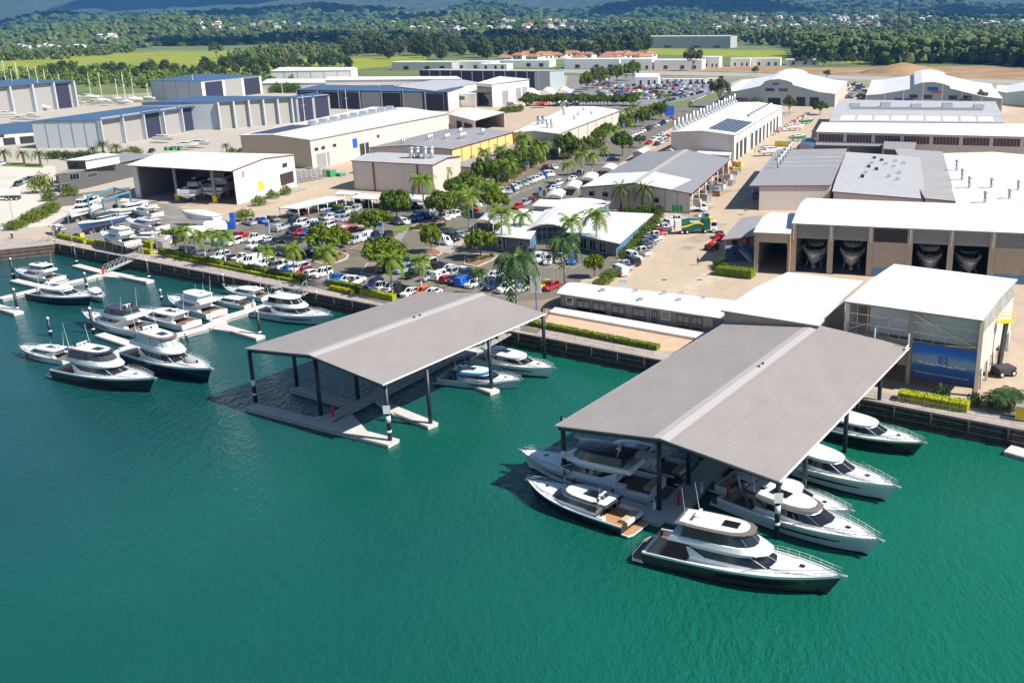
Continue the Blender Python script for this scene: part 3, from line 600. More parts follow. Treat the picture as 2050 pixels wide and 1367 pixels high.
# ================= buildings =================
def bld(name,label,cat,cor,ze,prof=None,axis='u',roof=None,walls=None,ins=(.4,.4,.4,.4),z0=GZ,th=.25,openw=(),ops=(),pil=None,trim=None,group=None,roofname='roof',ribs=None):
    """cor = eave corners FL,FR,BR,BL as survey pixels at height ze; walls = materials front,right,back,left; ops = openings (edge,a0,a1,z0,z1,material,name)"""
    P=[G(x,y,ze) for x,y in cor]; A,B_,Cc,D=P
    c=(A+B_+Cc+D)/4; r=thing(name,label,cat,(c.x,c.y,z0),0,group)
    prof=prof or [(0,0),(1,0)]; roof=roof or M_wr; walls=walls or [M_ww]*4
    if not isinstance(walls,(list,tuple)): walls=[walls]*4
    def S(s,t,dz=0): 
        p=A.lerp(B_,s).lerp(D.lerp(Cc,s),t); return Vector((p.x,p.y,ze+dz))
    def h(x):
        for (a,ha),(b_,hb_) in zip(prof,prof[1:]):
            if a<=x<=b_: return ha+(hb_-ha)*(x-a)/max(1e-6,b_-a)
        return 0
    b=MB()
    for (a,ha),(c_,hc) in zip(prof,prof[1:]):
        f=(lambda x,y,z:S(x,y,z)) if axis=='u' else (lambda x,y,z:S(y,x,z))
        q=[f(a,0,ha),f(c_,0,hc),f(c_,1,hc),f(a,1,ha)]
        if axis=='v': q=q[::-1]
        b.face(q,0); q2=[v-Vector((0,0,th)) for v in q]; b.face(q2[::-1],1)
        for i,j in ((0,1),(2,3)): b.face([q[i],q2[i],q2[j],q[j]],1)
    f=(lambda x,y,z:S(x,y,z)) if axis=='u' else (lambda x,y,z:S(y,x,z))
    for x in (0,1):
        p,q=f(x,0,h(x)),f(x,1,h(x)); d=Vector((0,0,th)); b.face([p,q,q-d,p-d],1)
    b.build(roofname,[roof,trim or M_trimg],r,world=True)
    W,Dp=(B_-A).length,(D-A).length
    s0,s1=ins[3]/W,1-ins[1]/W; t0,t1=ins[0]/Dp,1-ins[2]/Dp
    def E(e,a):
        if e==0: return (s0+(s1-s0)*a,t0)
        if e==1: return (s1,t0+(t1-t0)*a)
        if e==2: return (s1-(s1-s0)*a,t1)
        return (s0,t1-(t1-t0)*a)
    r['_']=0; del r['_']
    for e in range(4):
        if e in openw: continue
        ks=[0]+[ (k-s0)/(s1-s0) for k,_ in prof if s0<k<s1] if (axis=='u' and e in(0,2)) else ([0]+[(k-t0)/(t1-t0) for k,_ in prof if t0<k<t1] if (axis=='v' and e in(1,3)) else [0])
        ks=sorted(set([k if e in(0,1) else (1-k if k>0 else 0) for k in ks]+[0,1])); top=[];bot=[]
        for a in ks:
            s,t=E(e,a); hh=h(s if axis=='u' else t)-th; top.append(S(s,t,hh)); p=S(s,t); bot.append(Vector((p.x,p.y,z0)))
        b=MB(); n=(bot[-1]-bot[0]).cross(Vector((0,0,1))).normalized(); off=n*-.18
        for i in range(len(ks)-1):
            b.face([bot[i],bot[i+1],top[i+1],top[i]]); b.face([bot[i]+off,top[i]+off,top[i+1]+off,bot[i+1]+off])
        b.face([bot[0],top[0],top[0]+off,bot[0]+off]); b.face([bot[-1],bot[-1]+off,top[-1]+off,top[-1]])
        b.build('wall',[walls[e]],r,world=True)
    for op in ops:
        e,a0,a1,z_0,z_1,mm,nm=op[:7]; d_=.05
        p=S(*E(e,a0));q=S(*E(e,a1)); p.z=q.z=0; n=(S(*E(e,1))-S(*E(e,0))); n.z=0; n=n.normalized().cross(Vector((0,0,1))).normalized()
        u=(q-p).normalized(); H=z_1-z_0; L_=(q-p).length
        b=MB(); c0=p+n*.03
        def bx(a,bb,zl,zh,o0,o1,m_):
            pts=[p+u*a+n*o0,p+u*bb+n*o0,p+u*bb+n*o1,p+u*a+n*o1]; b.prism([(v.x,v.y) for v in pts],z0+zl,z0+zh,m_)
        fw=.1 if H<4 else .22
        bx(0,L_,z_0,z_1,-.02,.04,0)
        for a,bb,zl,zh in ((-fw,0,z_0-fw,z_1+fw),(L_,L_+fw,z_0-fw,z_1+fw),(0,L_,z_1,z_1+fw),(0,L_,z_0-fw if z_0>0 else 0,z_0 if z_0>0 else .02)): bx(a,bb,zl,zh,-.02,.12,1)
        if nm=='window' and L_>1.6:
            for k in range(1,int(L_/1.2)+1): bx(L_*k/(int(L_/1.2)+1)-.03,L_*k/(int(L_/1.2)+1)+.03,z_0,z_1,.04,.08,1)
        b.build(nm,[mm,op[7] if len(op)>7 else M_trimg],r,world=True)
    if pil:
        for pl_ in pil:
            e,n_,mm,wd=pl_[:4]; dp_=pl_[4] if len(pl_)>4 else .16
            for i in range(n_+1):
                s,t=E(e,i/n_); hh=h(s if axis=='u' else t)-th; p=S(s,t); n=(S(*E(e,1))-S(*E(e,0))).normalized().cross(Vector((0,0,1))).normalized(); u=(S(*E(e,1))-S(*E(e,0))).normalized()
                b=MB(); pts=[p-u*wd/2,p+u*wd/2,p+u*wd/2+n*dp_,p-u*wd/2+n*dp_]; b.prism([(v.x,v.y) for v in pts],z0,ze+hh-.01); b.build('pilaster',[mm],r,world=True)
    r_S[id(r)]=(S,E,h,ze); return r
r_S={}
g1=lambda r_:[(0,0),(.5,r_),(1,0)]
def arc(r_,n=6,a=0,b_=0): return [(i/n,a+(b_-a)*i/n+r_*4*(i/n)*(1-i/n)) for i in range(n+1)]
def post_row(r,pts,z0,z1,rad,m_,nm='post'):
    for p in pts: b=MB(); b.tube((p.x,p.y,z0),(p.x,p.y,z1),rad,8); b.build(nm,m_,r,world=True,smooth=True)
def on_roof(r,s,t,dz=0): S,E,h,ze=r_S[id(r)]; return S(s,t,dz)
BG='blue roofed storage sheds'
def bays(n,a0=0.02,a1=.98,z1=11.5,pat='bnbbnb',e=1):
    o=[]; w_=(a1-a0)/n
    for i in range(n):
        m_={'n':M_navy,'b':M_bay,'k':M_dark}[pat[i%len(pat)]]; o.append((e,a0+w_*i+w_*.07,a0+w_*i+w_*.93,0,z1,m_,'bay_door',M_panel))
    return o
# left hand blue sheds
bld('storage_shed','nearest blue roofed boat shed with pale blue panelled end wall and tall bays','shed',[(60,243),(203,240.5),(437,206),(285,212)],13.6,roof=M_blue,walls=[M_panel,M_bay,M_panel,M_panel],ops=bays(6,pat='bbnbnb'),ins=(.4,2.2,.4,.4),pil=[(0,5,M_trimg,.3),(1,6,M_panel,.7,2.0)],trim=M_blue,group=BG)
bld('storage_shed','second blue roofed boat shed behind the nearest, with mostly open pale bays','shed',[(281,206),(440,204),(592,193),(400,192)],15.5,roof=M_blue,walls=[M_panel,M_bay,M_panel,M_panel],ops=bays(5,pat='bbbbb',z1=12.5),ins=(.4,2.2,.4,.4),pil=[(1,5,M_panel,.8,2.0)],trim=M_blue,group=BG)
bld('storage_shed','end unit of the blue sheds with navy mesh doors, beside the moored masts','shed',[(560,196),(592,197),(661,190),(630,186)],14.5,roof=M_blue,walls=[M_panel,M_bay,M_panel,M_panel],ops=bays(2,pat='nn',z1=12),trim=M_blue,group=BG)
bld('storage_shed','raised blue roofed shed with white panel wall and two navy doors, standing behind the others','shed',[(299,161.5),(402,163),(524,151),(405,148)],15,roof=M_blue,walls=[M_panel,M_ww,M_panel,M_panel],ops=bays(3,pat='nbn',z1=11.5,a0=.03),pil=[(0,4,M_trimg,.3)],trim=M_blue,group=BG)
bld('storage_shed','blue roofed shed at the left edge with navy mesh right end','shed',[(-150,172),(-30,176),(147,161),(50,158)],18.5,roof=M_blue,walls=[M_panel,M_bay,M_panel,M_panel],ops=bays(4,pat='bbbn',z1=14.5),ins=(.4,2.8,.4,.4),pil=[(1,4,M_panel,1.2,2.5)],trim=M_blue,group=BG)
bld('workshop','low white workshop with blue awning roof at the left edge','workshop',[(-100,276),(75,262),(61,243),(-80,256)],7.5,roof=M_blue,walls=[M_ww]*4,ops=[(0,.58,.72,0,3,M_dark,'bay_door'),(0,.78,.95,0,3,M_dark,'bay_door'),(0,.5,.6,3.4,4.4,M_glass,'window')],trim=M_blue)
bld('marina_hall','long navy fronted open shed with a blue roof edge','shed',[(592,180),(897,184.5),(930,174),(640,170)],13,roof=M_blue,walls=[M_navy,M_ww,M_ww,M_ww],ops=bays(7,e=0,pat='nknbkbk',z1=9.5),pil=[(0,7,M_ww,.5)],trim=M_blue)
bld('annex','white annex with a small window at the end of the navy fronted shed','annex',[(895,187),(953,189),(962,176),(915,174)],10,walls=[M_ww]*4,ops=[(0,.4,.6,4,6,M_glass,'window')])
bld('showroom','white showroom with tall glazed front and grey roller doors','showroom',[(952,167),(985,169),(1061,158.5),(1000,153)],15.5,walls=[M_ww]*4,roof=M_wr,ops=[(0,.1,.95,.5,11,M_glass,'window',M_char),(1,.25,.4,0,8,M_trimg,'roller_door'),(1,.62,.75,0,8.5,M_trimg,'roller_door'),(1,.8,.93,0,8.5,M_trimg,'roller_door')])
bld('sales_hall','low white hall with long sloping grey roof, left of the showroom','hall',[(789,173),(868,182),(962,166),(900,155)],13.5,roof=M_lgr,walls=[M_ww]*4)
bld('marina_store','long white store with a row of dark windows behind the navy fronted shed','store',[(650,161),(925,158.5),(915,153),(655,154)],14,walls=[M_ww]*4,ops=[(0,.04+.12*i,.14+.12*i,3,8,M_glass,'window',M_ww) for i in range(8)])
bld('white_shed','plain white shed with vertical strips, left of the long store','shed',[(541,143),(702,141),(716,135),(560,135)],13,walls=[M_ww]*4,pil=[(0,6,M_trimg,.3)])
bld('white_shed','low white roofed block below the plain white shed','shed',[(523,167),(655,166),(650,158),(535,158)],9,walls=[M_ww]*4)
r=bld('refit_shed','tall long grey green shed with a dark glazed front, far centre','shed',[(837,140.5),(1101,143),(1131,140.5),(880,138)],15.8,roof=M_lgr,walls=[M_navy,M_gw,M_gw,M_gw],pil=[(0,12,M_ww,.4)],ops=[(0,.89,.995,0,12.5,M_gw,'panel',M_ww)])
# beige and grey group
r7=bld('workshop','long beige workshop with white roof and a row of air handling units','workshop',[(478,271),(621,280.5),(898,227),(745,214)],12.6,g1(1.0),'u',roof=M_wr2,walls=[M_beige,M_cream,M_beige,M_beige],pil=[(1,12,M_ww,.35)],ops=[(1,.03,.1,0,4.5,M_trimg,'roller_door'),(1,.3,.36,0,5,M_dark,'roller_door'),(1,.25,.285,4,7.5,M_blup,'banner',M_ww)]+[(1,a,a+.02,6,7,M_glass,'window') for a in (.02,.06,.13,.42)])
r=bld('open_canopy','white flat canopy with open sides joined to the beige workshop','canopy',[(898,229),(950,242),(1011,225),(935,215)],9.5,roof=M_wr2,walls=[M_cream]*4,openw=(1,),ops=[(0,.3,.5,0,5,M_dark,'roller_door'),(0,.6,.9,0,5,M_dark,'roller_door')])  # dark front panels put the shade below the open canopy into colour
r9=bld('factory_hall','grey roofed hall with bright yellow side wall and roof stacks','factory',[(736,296),(905,299),(1029,264),(890,259)],11.3,g1(1.1),'u',roof=M_gr2,walls=[M_cream,M_yellow,M_yellow,M_cream],trim=M_red,pil=[(1,7,M_red,.18)])
bld('side_annex','low grey roofed annex with white wall in front of the yellow hall','annex',[(903,331),(944,335.5),(1063,293),(1025,289)],7.2,roof=M_gr2,walls=[M_pink,M_cream,M_ww,M_ww],trim=M_red,pil=[(1,8,M_red,.15)])
r9b=bld('factory_hall','white roofed hall with curved exhaust ducts, beyond the yellow hall','factory',[(1024,266),(1118,268),(1242,221),(1140,213)],11,g1(.9),'u',roof=M_wr2,walls=[M_cream,M_cream,M_cream,M_cream],ops=[(0,.1,.6,1,5,M_dark,'window')],pil=[(1,7,M_trimg,.2)])
r10=bld('tall_box_hall','tall pale box hall with four big roof exhausts, right of the stacked racks','factory',[(702,321.5),(867,330),(924,312),(762,305)],11.4,g1(.8),'v',roof=M_lgr,walls=[M_pink,M_cream,M_pink,M_pink],trim=M_red,pil=[(0,1,M_pink,.2)],ops=[(0,.25,.275,0,8.6,M_red,'downpipe',M_pink),(0,.8,.825,0,8.6,M_red,'downpipe',M_pink)])
# open boat shed
r11=bld('open_boat_shed','wide open fronted boat shed with white roof and two yachts parked inside','shed',[(252,331),(461,343),(591,309),(368,304)],12.2,g1(1.2),'v',roof=M_wr,walls=[M_bay,M_ww,M_bay,M_bay],ins=(1.5,.3,.4,2.2),openw=(0,),trim=M_red,ops=[(1,.78,.86,6.6,7.8,M_glass,'window'),(1,.72,.95,1.5,4.8,M_dark,'window',M_red),(1,.35,.42,2,4.5,M_yelp,'mural_panel'),(1,.12,.15,7.2,8.6,M_trimg,'vent')])
S_,E_,h_,z_=r_S[id(r11)]
for a in (.42,.78): 
    p=S_(a,.07); b=MB(); b.box((p.x-.35,p.y-.35,GZ),(p.x+.35,p.y+.35,z_-.3)); b.build('post',M_trimg,r11,world=True); b=MB(); b.box((p.x-.6,p.y-.6,GZ),(p.x+.6,p.y+.6,GZ+2)); b.build('post_guard',M_yelp,r11,world=True)
p0=S_(.02,.05);p1=S_(.07,.05); b=MB(); b.prism([(p0.x,p0.y),(p1.x,p1.y),(p1.x+.1,p1.y+.5),(p0.x+.1,p0.y+.5)],GZ,z_-.4); b.build('end_panel',M_ww,r11,world=True)
bld('charcoal_office','charcoal two storey office with balconies beside the open boat shed','office',[(110,348),(162,341),(305,311),(250,304)],8.3,roof=M_gr,walls=[M_char]*4,ops=[(0,.1,.45,.3,2.4,M_glass,'window'),(0,.5,.9,3.2,5,M_glass,'window'),(1,.08,.2,3,4.2,M_glass,'window')]+[(1,a,a+.07,4.6,5.1,M_dark,'vent') for a in (.13,.42,.68)])
bld('penthouse','white penthouse block with dark glass front standing on the charcoal office','penthouse',[(128,321),(171,321),(241,309),(203,306.5)],11.2,z0=8.32,roof=M_wr,walls=[M_glass,M_ww,M_ww,M_ww])
bld('guard_annex','small black annex with stairs in front of the charcoal office','annex',[(108,352),(152,352),(166,341),(125,343)],5.2,roof=M_char,walls=[M_char]*4,ops=[(0,.2,.8,.2,2.2,M_glass,'window')])
# carports
def port(cor,ze,n,label):
    P=[G(x,y,ze) for x,y in cor]; c=(P[0]+P[1]+P[2]+P[3])/4; r=thing('carport',label,'carport',(c.x,c.y,GZ),0,'carports of the car park')
    b=MB(); b.face(P,0); b.face([v-Vector((0,0,.2)) for v in P[::-1]],1)
    for i in range(4): j=(i+1)%4; b.face([P[i]-Vector((0,0,.2)),P[j]-Vector((0,0,.2)),P[j],P[i]],1)
    b.build('roof',[M_wr,M_trimg],r,world=True)
    long_=(P[1]-P[0]).length>(P[2]-P[1]).length
    ed=((P[0],P[1]),(P[3],P[2])) if long_ else ((P[1],P[2]),(P[0],P[3]))
    for a,b_ in ed: post_row(r,[a.lerp(b_,.03+.94*i/n) for i in range(n+1)],GZ,ze-.2,.09,M_white)
port([(556,416),(594,418.5),(694,396.5),(655,393)],5.2,5,'long cream carport in the car park running away from the hedge')
port([(703,397),(862,405),(871,393),(712,387.5)],5.2,4,'wide white carport at the foot of the tall box hall')
port([(668,388.5),(711,391),(724,385.5),(680,382.5)],5.2,2,'small white carport between the two larger ones')
# reception building
RG='roofs of the reception building'
def wing(cor,ze,prof,axis,label,name='reception_wing',**k): return bld(name,label,'building wing',cor,ze,prof,axis,roof=M_wr2,walls=[M_purp,M_bluew,M_purp,M_purp],group=RG,**k)
wing([(1133,465),(1241,488),(1309,428),(1165,421)],6.1,None,'u','right wing of the reception building with blue posts at its front corner',ins=(1.6,1.8,.3,.3),ops=[(0,.06+.2*i,.2+.2*i,.3,2.6,M_glass,'window',M_ww) for i in range(4)])
wing([(985,472),(1062,479),(1100,420),(1040,418)],6.1,None,'u','left wing of the reception building beside the small arched canopy',ins=(1.2,.3,.3,.3),ops=[(0,.1,.3,.4,2.4,M_glass,'window',M_ww),(0,.7,.9,.4,2.4,M_glass,'window',M_ww)])
rr_=wing([(1057,459),(1131,456),(1222,405),(1104,404)],6.6,arc(1.1),'u','middle part of the reception building with arched roof and deep blue glazed front',ins=(2.5,.2,.2,.2),ops=[(0,.15,.85,.3,4,M_glassb,'window',M_ww)])
wing([(1065,412),(1133,416),(1223,403),(1080,399)],7.4,None,'u','rear flat roof of the reception building, farthest of its roofs')
def tinyarch(cor,ze,label,rise=.7,blue=False):
    P=[G(x,y,ze) for x,y in cor]; c=sum(P,Vector())/4; r=thing('shade_canopy',label,'shade canopy',(c.x,c.y,GZ),0,'small arched white canopies'); n=8; b=MB()
    f=[];k=[]
    for i in range(n+1):
        t=i/n; dz=Vector((0,0,rise*4*t*(1-t))); f.append(P[0].lerp(P[1],t)+dz); k.append(P[3].lerp(P[2],t)+dz)
    b.loft([f,k],closed=False); b.loft([[q-Vector((0,0,.12)) for q in f],[q-Vector((0,0,.12)) for q in k]],closed=False); b.loft([f,[q-Vector((0,0,.12)) for q in f]],closed=False)
    b.build('roof',M_wr2,r,world=True); post_row(r,[P[i].lerp(c,.08) for i in range(4)],GZ,ze,.08,M_white)
tinyarch([(950,445),(987,449),(1036,431),(972,427)],5,'arched white canopy over dark parked cars, left of the reception building',.9)
tinyarch([(1093,394),(1125,395),(1133,383),(1101,382)],4.6,'arched white canopy nearest the reception roof')
tinyarch([(1129,377),(1158,378),(1166,365),(1137,365)],4.6,'second arched white canopy up the drive from the reception')
tinyarch([(1162,359),(1192,361),(1199,349),(1170,348)],4.6,'third arched white canopy up the drive')
tinyarch([(1202,339),(1228,341),(1236,331),(1210,330)],4.6,'farthest arched white canopy beside the grey warehouse')
# grey warehouse
r15=bld('warehouse','low wide grey gabled warehouse with pale front wall and goods stacked along its right side','warehouse',[(1162,375),(1385,387.5),(1463,318),(1290,306)],7.9,g1(1.9),'u',roof=M_gr,walls=[M_pink,M_dark,M_cream,M_cream],trim=M_red,ins=(.3,.6,.3,.3),openw=(1,),ops=[(0,.07,.12,3.2,4.3,M_glass,'window'),(0,.2,.25,3.2,4.3,M_glass,'window'),(0,.68,.72,2.5,3.5,M_glass,'window'),(0,.84,.94,.3,2,M_grnp,'window',M_ww)],pil=[(0,9,M_trimg,.1)])
S,E,h,z_=r_S[id(r15)]
b=MB(); 
b.face([S(0,0,.05),S(.5,0,1.95),S(.5,.30,1.95),S(0,.34,.05)]); b.face([S(.5,0,1.95),S(.82,0,.74),S(.88,.28,.51),S(.5,.30,1.95)]); b.build('white_roof_sheeting',M_wr2,r15,world=True)
b=MB(); b.beam(S(.5,0,2.05),S(.5,1,2.05),1.6,.12); b.build('ridge_cap',M_ridge,r15,world=True)
post_row(r15,[S(.985,.04+.92*i/6) for i in range(7)],GZ,z_-.2,.15,M_ww)
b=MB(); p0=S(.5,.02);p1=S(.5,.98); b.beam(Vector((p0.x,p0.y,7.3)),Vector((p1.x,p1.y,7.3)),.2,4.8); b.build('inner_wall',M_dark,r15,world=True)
bld('office','small grey gabled hut left of the tall long building','hut',[(1264,306),(1288,307),(1303,299),(1281,298)],5.5,g1(.8),'u',roof=M_wr2,walls=M_trimg)
bld('office','small white gabled hut against the tall long building wall','hut',[(1331,302),(1350,303),(1361,296),(1344,294)],5.5,g1(.8),'u',roof=M_wr2,walls=M_pink)
bld('lean_to','long low cream lean to in front of the tall long building','lean-to',[(1392,307),(1462,312),(1467,302),(1400,299)],6,roof=M_wr2,walls=M_pink)
# tall long building with fans
r16=bld('long_factory','tall long factory with white roof, solar panels and a line of tall exhaust stacks','factory',[(1341,264.5),(1471,271),(1568,212.5),(1470,205)],12,g1(1),'u',roof=M_wr2,walls=[M_pink,M_ww,M_pink,M_pink],pil=[(1,14,M_trimg,.4)],ops=[(1,a,a+.035,0,6,M_dark,'bay_door') for a in (.04,.1,.17,.3,.38,.46,.54,.62,.7,.78,.86)])
S,E,h,z_=r_S[id(r16)]
b=MB()
for i in range(7): a0=.53+i*.062; a1=a0+.056; f=lambda a:1-(a-.5)*2; b.face([S(a0,.06,f(a0)+.12),S(a1,.06,f(a1)+.12),S(a1,.36,f(a1)+.12),S(a0,.36,f(a0)+.12)]);
b.build('solar_array',M_solar,r16,world=True)
for i in range(20):
    t=.03+.94*i/19; p=S(.03,t,.1); b=MB(); b.tube(p,p+Vector((0,0,4.2 if i%2 else 3.6)),.55,8); b.tube(p+Vector((0,0,1.6)),p+Vector((1.6,-.4,0)),.4,6); b.build('exhaust_stack',M_galv,r16,world=True,smooth=True)
for i in range(9):
    t=.5+.45*i/8; p=S(.78,t,.5); b=MB(); b.tube(p-Vector((1,0,0)),p+Vector((1,0,0)),1.0,10); b.build('roof_fan',M_galv,r16,world=True,smooth=True)
# wavy halls
wv=[(0,0),(.12,.8),(.25,2.6),(.36,4.2),(.365,6.1),(.42,7.3),(.5,7.8),(.57,7.0),(.62,5.8),(.625,4.6),(.74,2.8),(.86,.9),(1,0)]
bld('wavy_hall','hall with wavy white roof and raised centre arch, left of two such halls','hall',[(1449,185),(1673,188.5),(1697,163),(1485,160)],9.6,wv,'u',roof=M_wr2,walls=[M_gw,M_cream,M_gw,M_gw],ops=[(0,.38,.46,8,9.6,M_glass,'window'),(0,.5,.58,8,9.6,M_glass,'window'),(0,.40,.52,0,4.5,M_dark,'bay_door',M_ww),(0,.66,.74,0,5,M_navy,'bay_door'),(0,.78,.86,0,5,M_navy,'bay_door'),(0,.1,.22,1,4,M_glass,'window'),(0,.44,.50,11.5,12.6,M_blup,'sign_panel',M_gw)],pil=[(1,10,M_ww,.8)])
bld('wavy_hall','hall with wavy white roof and blue red wave emblem, right of two such halls','hall',[(1733,191),(2008,198),(1984,168),(1745,161)],9.6,wv,'u',roof=M_wr2,walls=[M_gw,M_ww,M_gw,M_gw],ops=[(0,.22,.36,2.5,6,M_blup,'banner'),(0,.46,.56,0,4.5,M_dark,'bay_door'),(0,.62,.68,6,8,M_glass,'window'),(0,.72,.78,6,8,M_glass,'window'),(0,.44,.5,6,8,M_glass,'window'),(0,.33,.39,6,8,M_glass,'window'),(0,.8,.95,2,4,M_glass,'window'),(0,.46,.54,10.2,12.2,M_blup,'emblem_blue',M_gw),(0,.485,.56,9.2,10.0,M_redp,'emblem_red',M_gw)],pil=[(0,7,M_ww,.7)])
bld('wavy_hall','partly visible grey hall with flatter wavy white roof at the right edge','hall',[(1993,184),(2110,194),(2095,172),(1996,172)],9,[(0,.5),(.2,0),(.6,2.5),(1,2)],'u',roof=M_wr2,walls=M_gw)
# right rows
r20=bld('factory_row','grey roofed factory row with rooftop ducts and handrails, behind the maroon band row','factory',[(1660,243),(2010,246),(1992,213),(1680,209)],9.8,[(0,0),(.25,.9),(.3,1.6),(1,2.2)],'v',roof=M_lgr,walls=[M_ww,M_ww,M_ww,M_ww])
S,E,h,z_=r_S[id(r20)]
for i in range(9): b=MB(); a=.06+.1*i; b.face([S(a,.04,.2),S(a+.085,.04,.2),S(a+.085,.22,.84),S(a,.22,.84)]); b.build('skylight_panel',M_wr,r20,world=True)
for i in range(5): b=MB(); p=S(.12+.19*i,.6,1.7); b.box(p-Vector((2.2,1.2,0)),p+Vector((2.2,1.2,1.6+(i%2)*.6))); b.build('rooftop_unit',M_galv,r20,world=True)
b=MB(); p=S(.1,.45,1.8);q=S(.9,.45,1.8); b.beam(p+Vector((0,0,1)),q+Vector((0,0,1)),1.2,1); b.build('roof_duct',M_galv,r20,world=True)
b=MB(); b.path([S(i/12,.12,1.9) for i in range(13)],.05,4); b.path([S(i/12,.12,1.3) for i in range(13)],.05,4)
for i in range(13): b.tube(S(i/12,.12,.4),S(i/12,.12,1.9),.05,4)
b.build('roof_handrail',M_galv,r20,world=True)
bld('factory_row','long factory row with white roof edge above a maroon glazed band','factory',[(1633,264),(2120,276),(2100,253),(1645,249)],10.5,[(0,0),(1,.8)],'v',roof=M_wr,walls=[M_cream,M_cream,M_cream,M_cream],ops=[(0,.01+.123*i,.118+.123*i,4.4,7.2,mat('maroon_glass',(.10,.03,.05),.3),'window',M_ww) for i in range(8)])
bld('lean_to','grey lean to roof above a dark wall, in front of the maroon band row','lean-to',[(1632,290),(1768,293),(1767,278),(1634,276)],6.6,roof=M_gr2,walls=[M_char,M_char,M_char,M_char],pil=[(0,2,M_trimg,.2)])
bld('blue_workshop','small workshop with curved dark blue roof by the yard','workshop',[(1600,290),(1630,294),(1634,280),(1608,278)],6.2,arc(.5),'u',roof=M_blue,walls=M_trimg)
r21=bld('workshop_hall','grey roofed hall with five pipe vents along its left slope, right of the yard','workshop',[(1500,372),(1664,371),(1696,302),(1556,304)],9.1,[(0,0),(.3,.25),(1,.7)],'v',roof=M_gr2,walls=[M_pink]*4,ins=(.4,.3,.3,2.6),trim=M_red)
S,E,h,z_=r_S[id(r21)]
for i in range(6):
    p=S(.2,.42+.11*i,.5); b=MB(); b.tube(p,p+Vector((0,0,2.6)),.28,8); b.tube(p+Vector((-.9,0,2.5)),p+Vector((.9,0,2.5)),.3,8); b.build('vent_pipe',M_galv,r21,world=True,smooth=True)
for i in range(4): b=MB(); b.beam(S(.22,.45+.14*i,.55),S(.98,.45+.14*i,.65),.3,.1); b.build('roof_pipe',M_white,r21,world=True)
r21b=bld('workshop_hall','grey roofed hall dotted with small roof vents and a pale front slope','workshop',[(1666,379.5),(1852,394.5),(1842,318),(1694,308)],8.6,[(0,-.5),(.18,.3),(1,.6)],'v',roof=M_lgr,walls=[M_pink]*4,trim=M_red)
S,E,h,z_=r_S[id(r21b)]
for i in range(14):
    p=S(.3+.5*((i*37)%10)/10+.03*(i%3),.3+.6*((i*53)%11)/11,.4); b=MB(); b.box(p-Vector((.45,.35,0)),p+Vector((.45,.35,.8))); b.build('roof_vent',M_galv if i%3 else M_dark,r21b,world=True)
bld('workshop_hall','narrow hall with bold pale ribs across its grey roof, right of the vent dotted hall','workshop',[(1852,397),(1915,403),(1887,307),(1790,300)],8.7,[(0,0),(1,.5)],'v',roof=mat('bold_rib_roof',(.40,.38,.36),.5,noise=.25,ns=.5,stretch=(.2,3.,1)),walls=[M_pink]*4,trim=M_red)
r21d=bld('workshop_hall','broad white roofed hall with tall round chimneys, right edge','workshop',[(1915,413),(2120,432),(2090,313),(1886,307)],8.8,g1(.9),'u',roof=M_wr2,walls=[M_pink]*4)
S,E,h,z_=r_S[id(r21d)]
for s,t in ((.18,.28),(.40,.28),(.66,.27),(.86,.26),(.10,.6),(.13,.42),(.55,.12),(.3,.06)):
    p=S(s,t,.1); b=MB(); b.tube(p,p+Vector((0,0,2.6)),.42,9); b.tube(p+Vector((0,0,2.6)),p+Vector((0,0,3.0)),.6,9); b.build('chimney',M_galv,r21d,world=True,smooth=True)
bld('dark_wall_shed','dark brown walled shed behind the ribbed hall','shed',[(1768,298),(1830,302),(1835,285),(1770,283)],8,roof=M_gr2,walls=M_char)
# big boat shed with open bays
zs=12.5; cor=[(1585,447),(2125,470),(2130,432),(1614,412)]
r22=bld('big_boat_shed','big cream boat shed with white roof and open bays holding yachts bow out','shed',cor,zs,[(0,0),(.3,1.3),(.6,2.1),(1,1.7)],'v',roof=M_wr,walls=[M_tan]*4,openw=(0,),ins=(.6,.3,.3,.3))
S,E,h,z_=r_S[id(r22)]
def fr(px,z,S=S):     # position along the front for a pixel column
    A,B_=S(0,0),S(1,0); lo,hi=0,1
    for _ in range(30):
        m_=(lo+hi)/2
        if PJ((*S(m_,.02)[:2],z))[0]<px: lo=m_
        else: hi=m_
    return lo
cols=[1588,1662,1741,1820,1902,1985,2068]
ss=[fr(x,7) for x in cols]
for s in ss:
    p=S(s,.02); b=MB(); u=(S(1,0)-S(0,0)).normalized(); n=Vector((u.y,-u.x,0)); 
    pts=[p-u*.55,p+u*.55,p+u*.55-n*.9,p-u*.55-n*.9]; b.prism([(v.x,v.y) for v in pts],GZ,zs-.3); b.build('column',M_tan,r22,world=True)
    b=MB(); p2=S(s,.0)+n*.1; b.tube((p2.x,p2.y,zs-3.2),(p2.x,p2.y,zs-.2),.12,6); b.build('downpipe',M_galv,r22,world=True)
S22,fr22=S,fr
kinds='ooxoox'
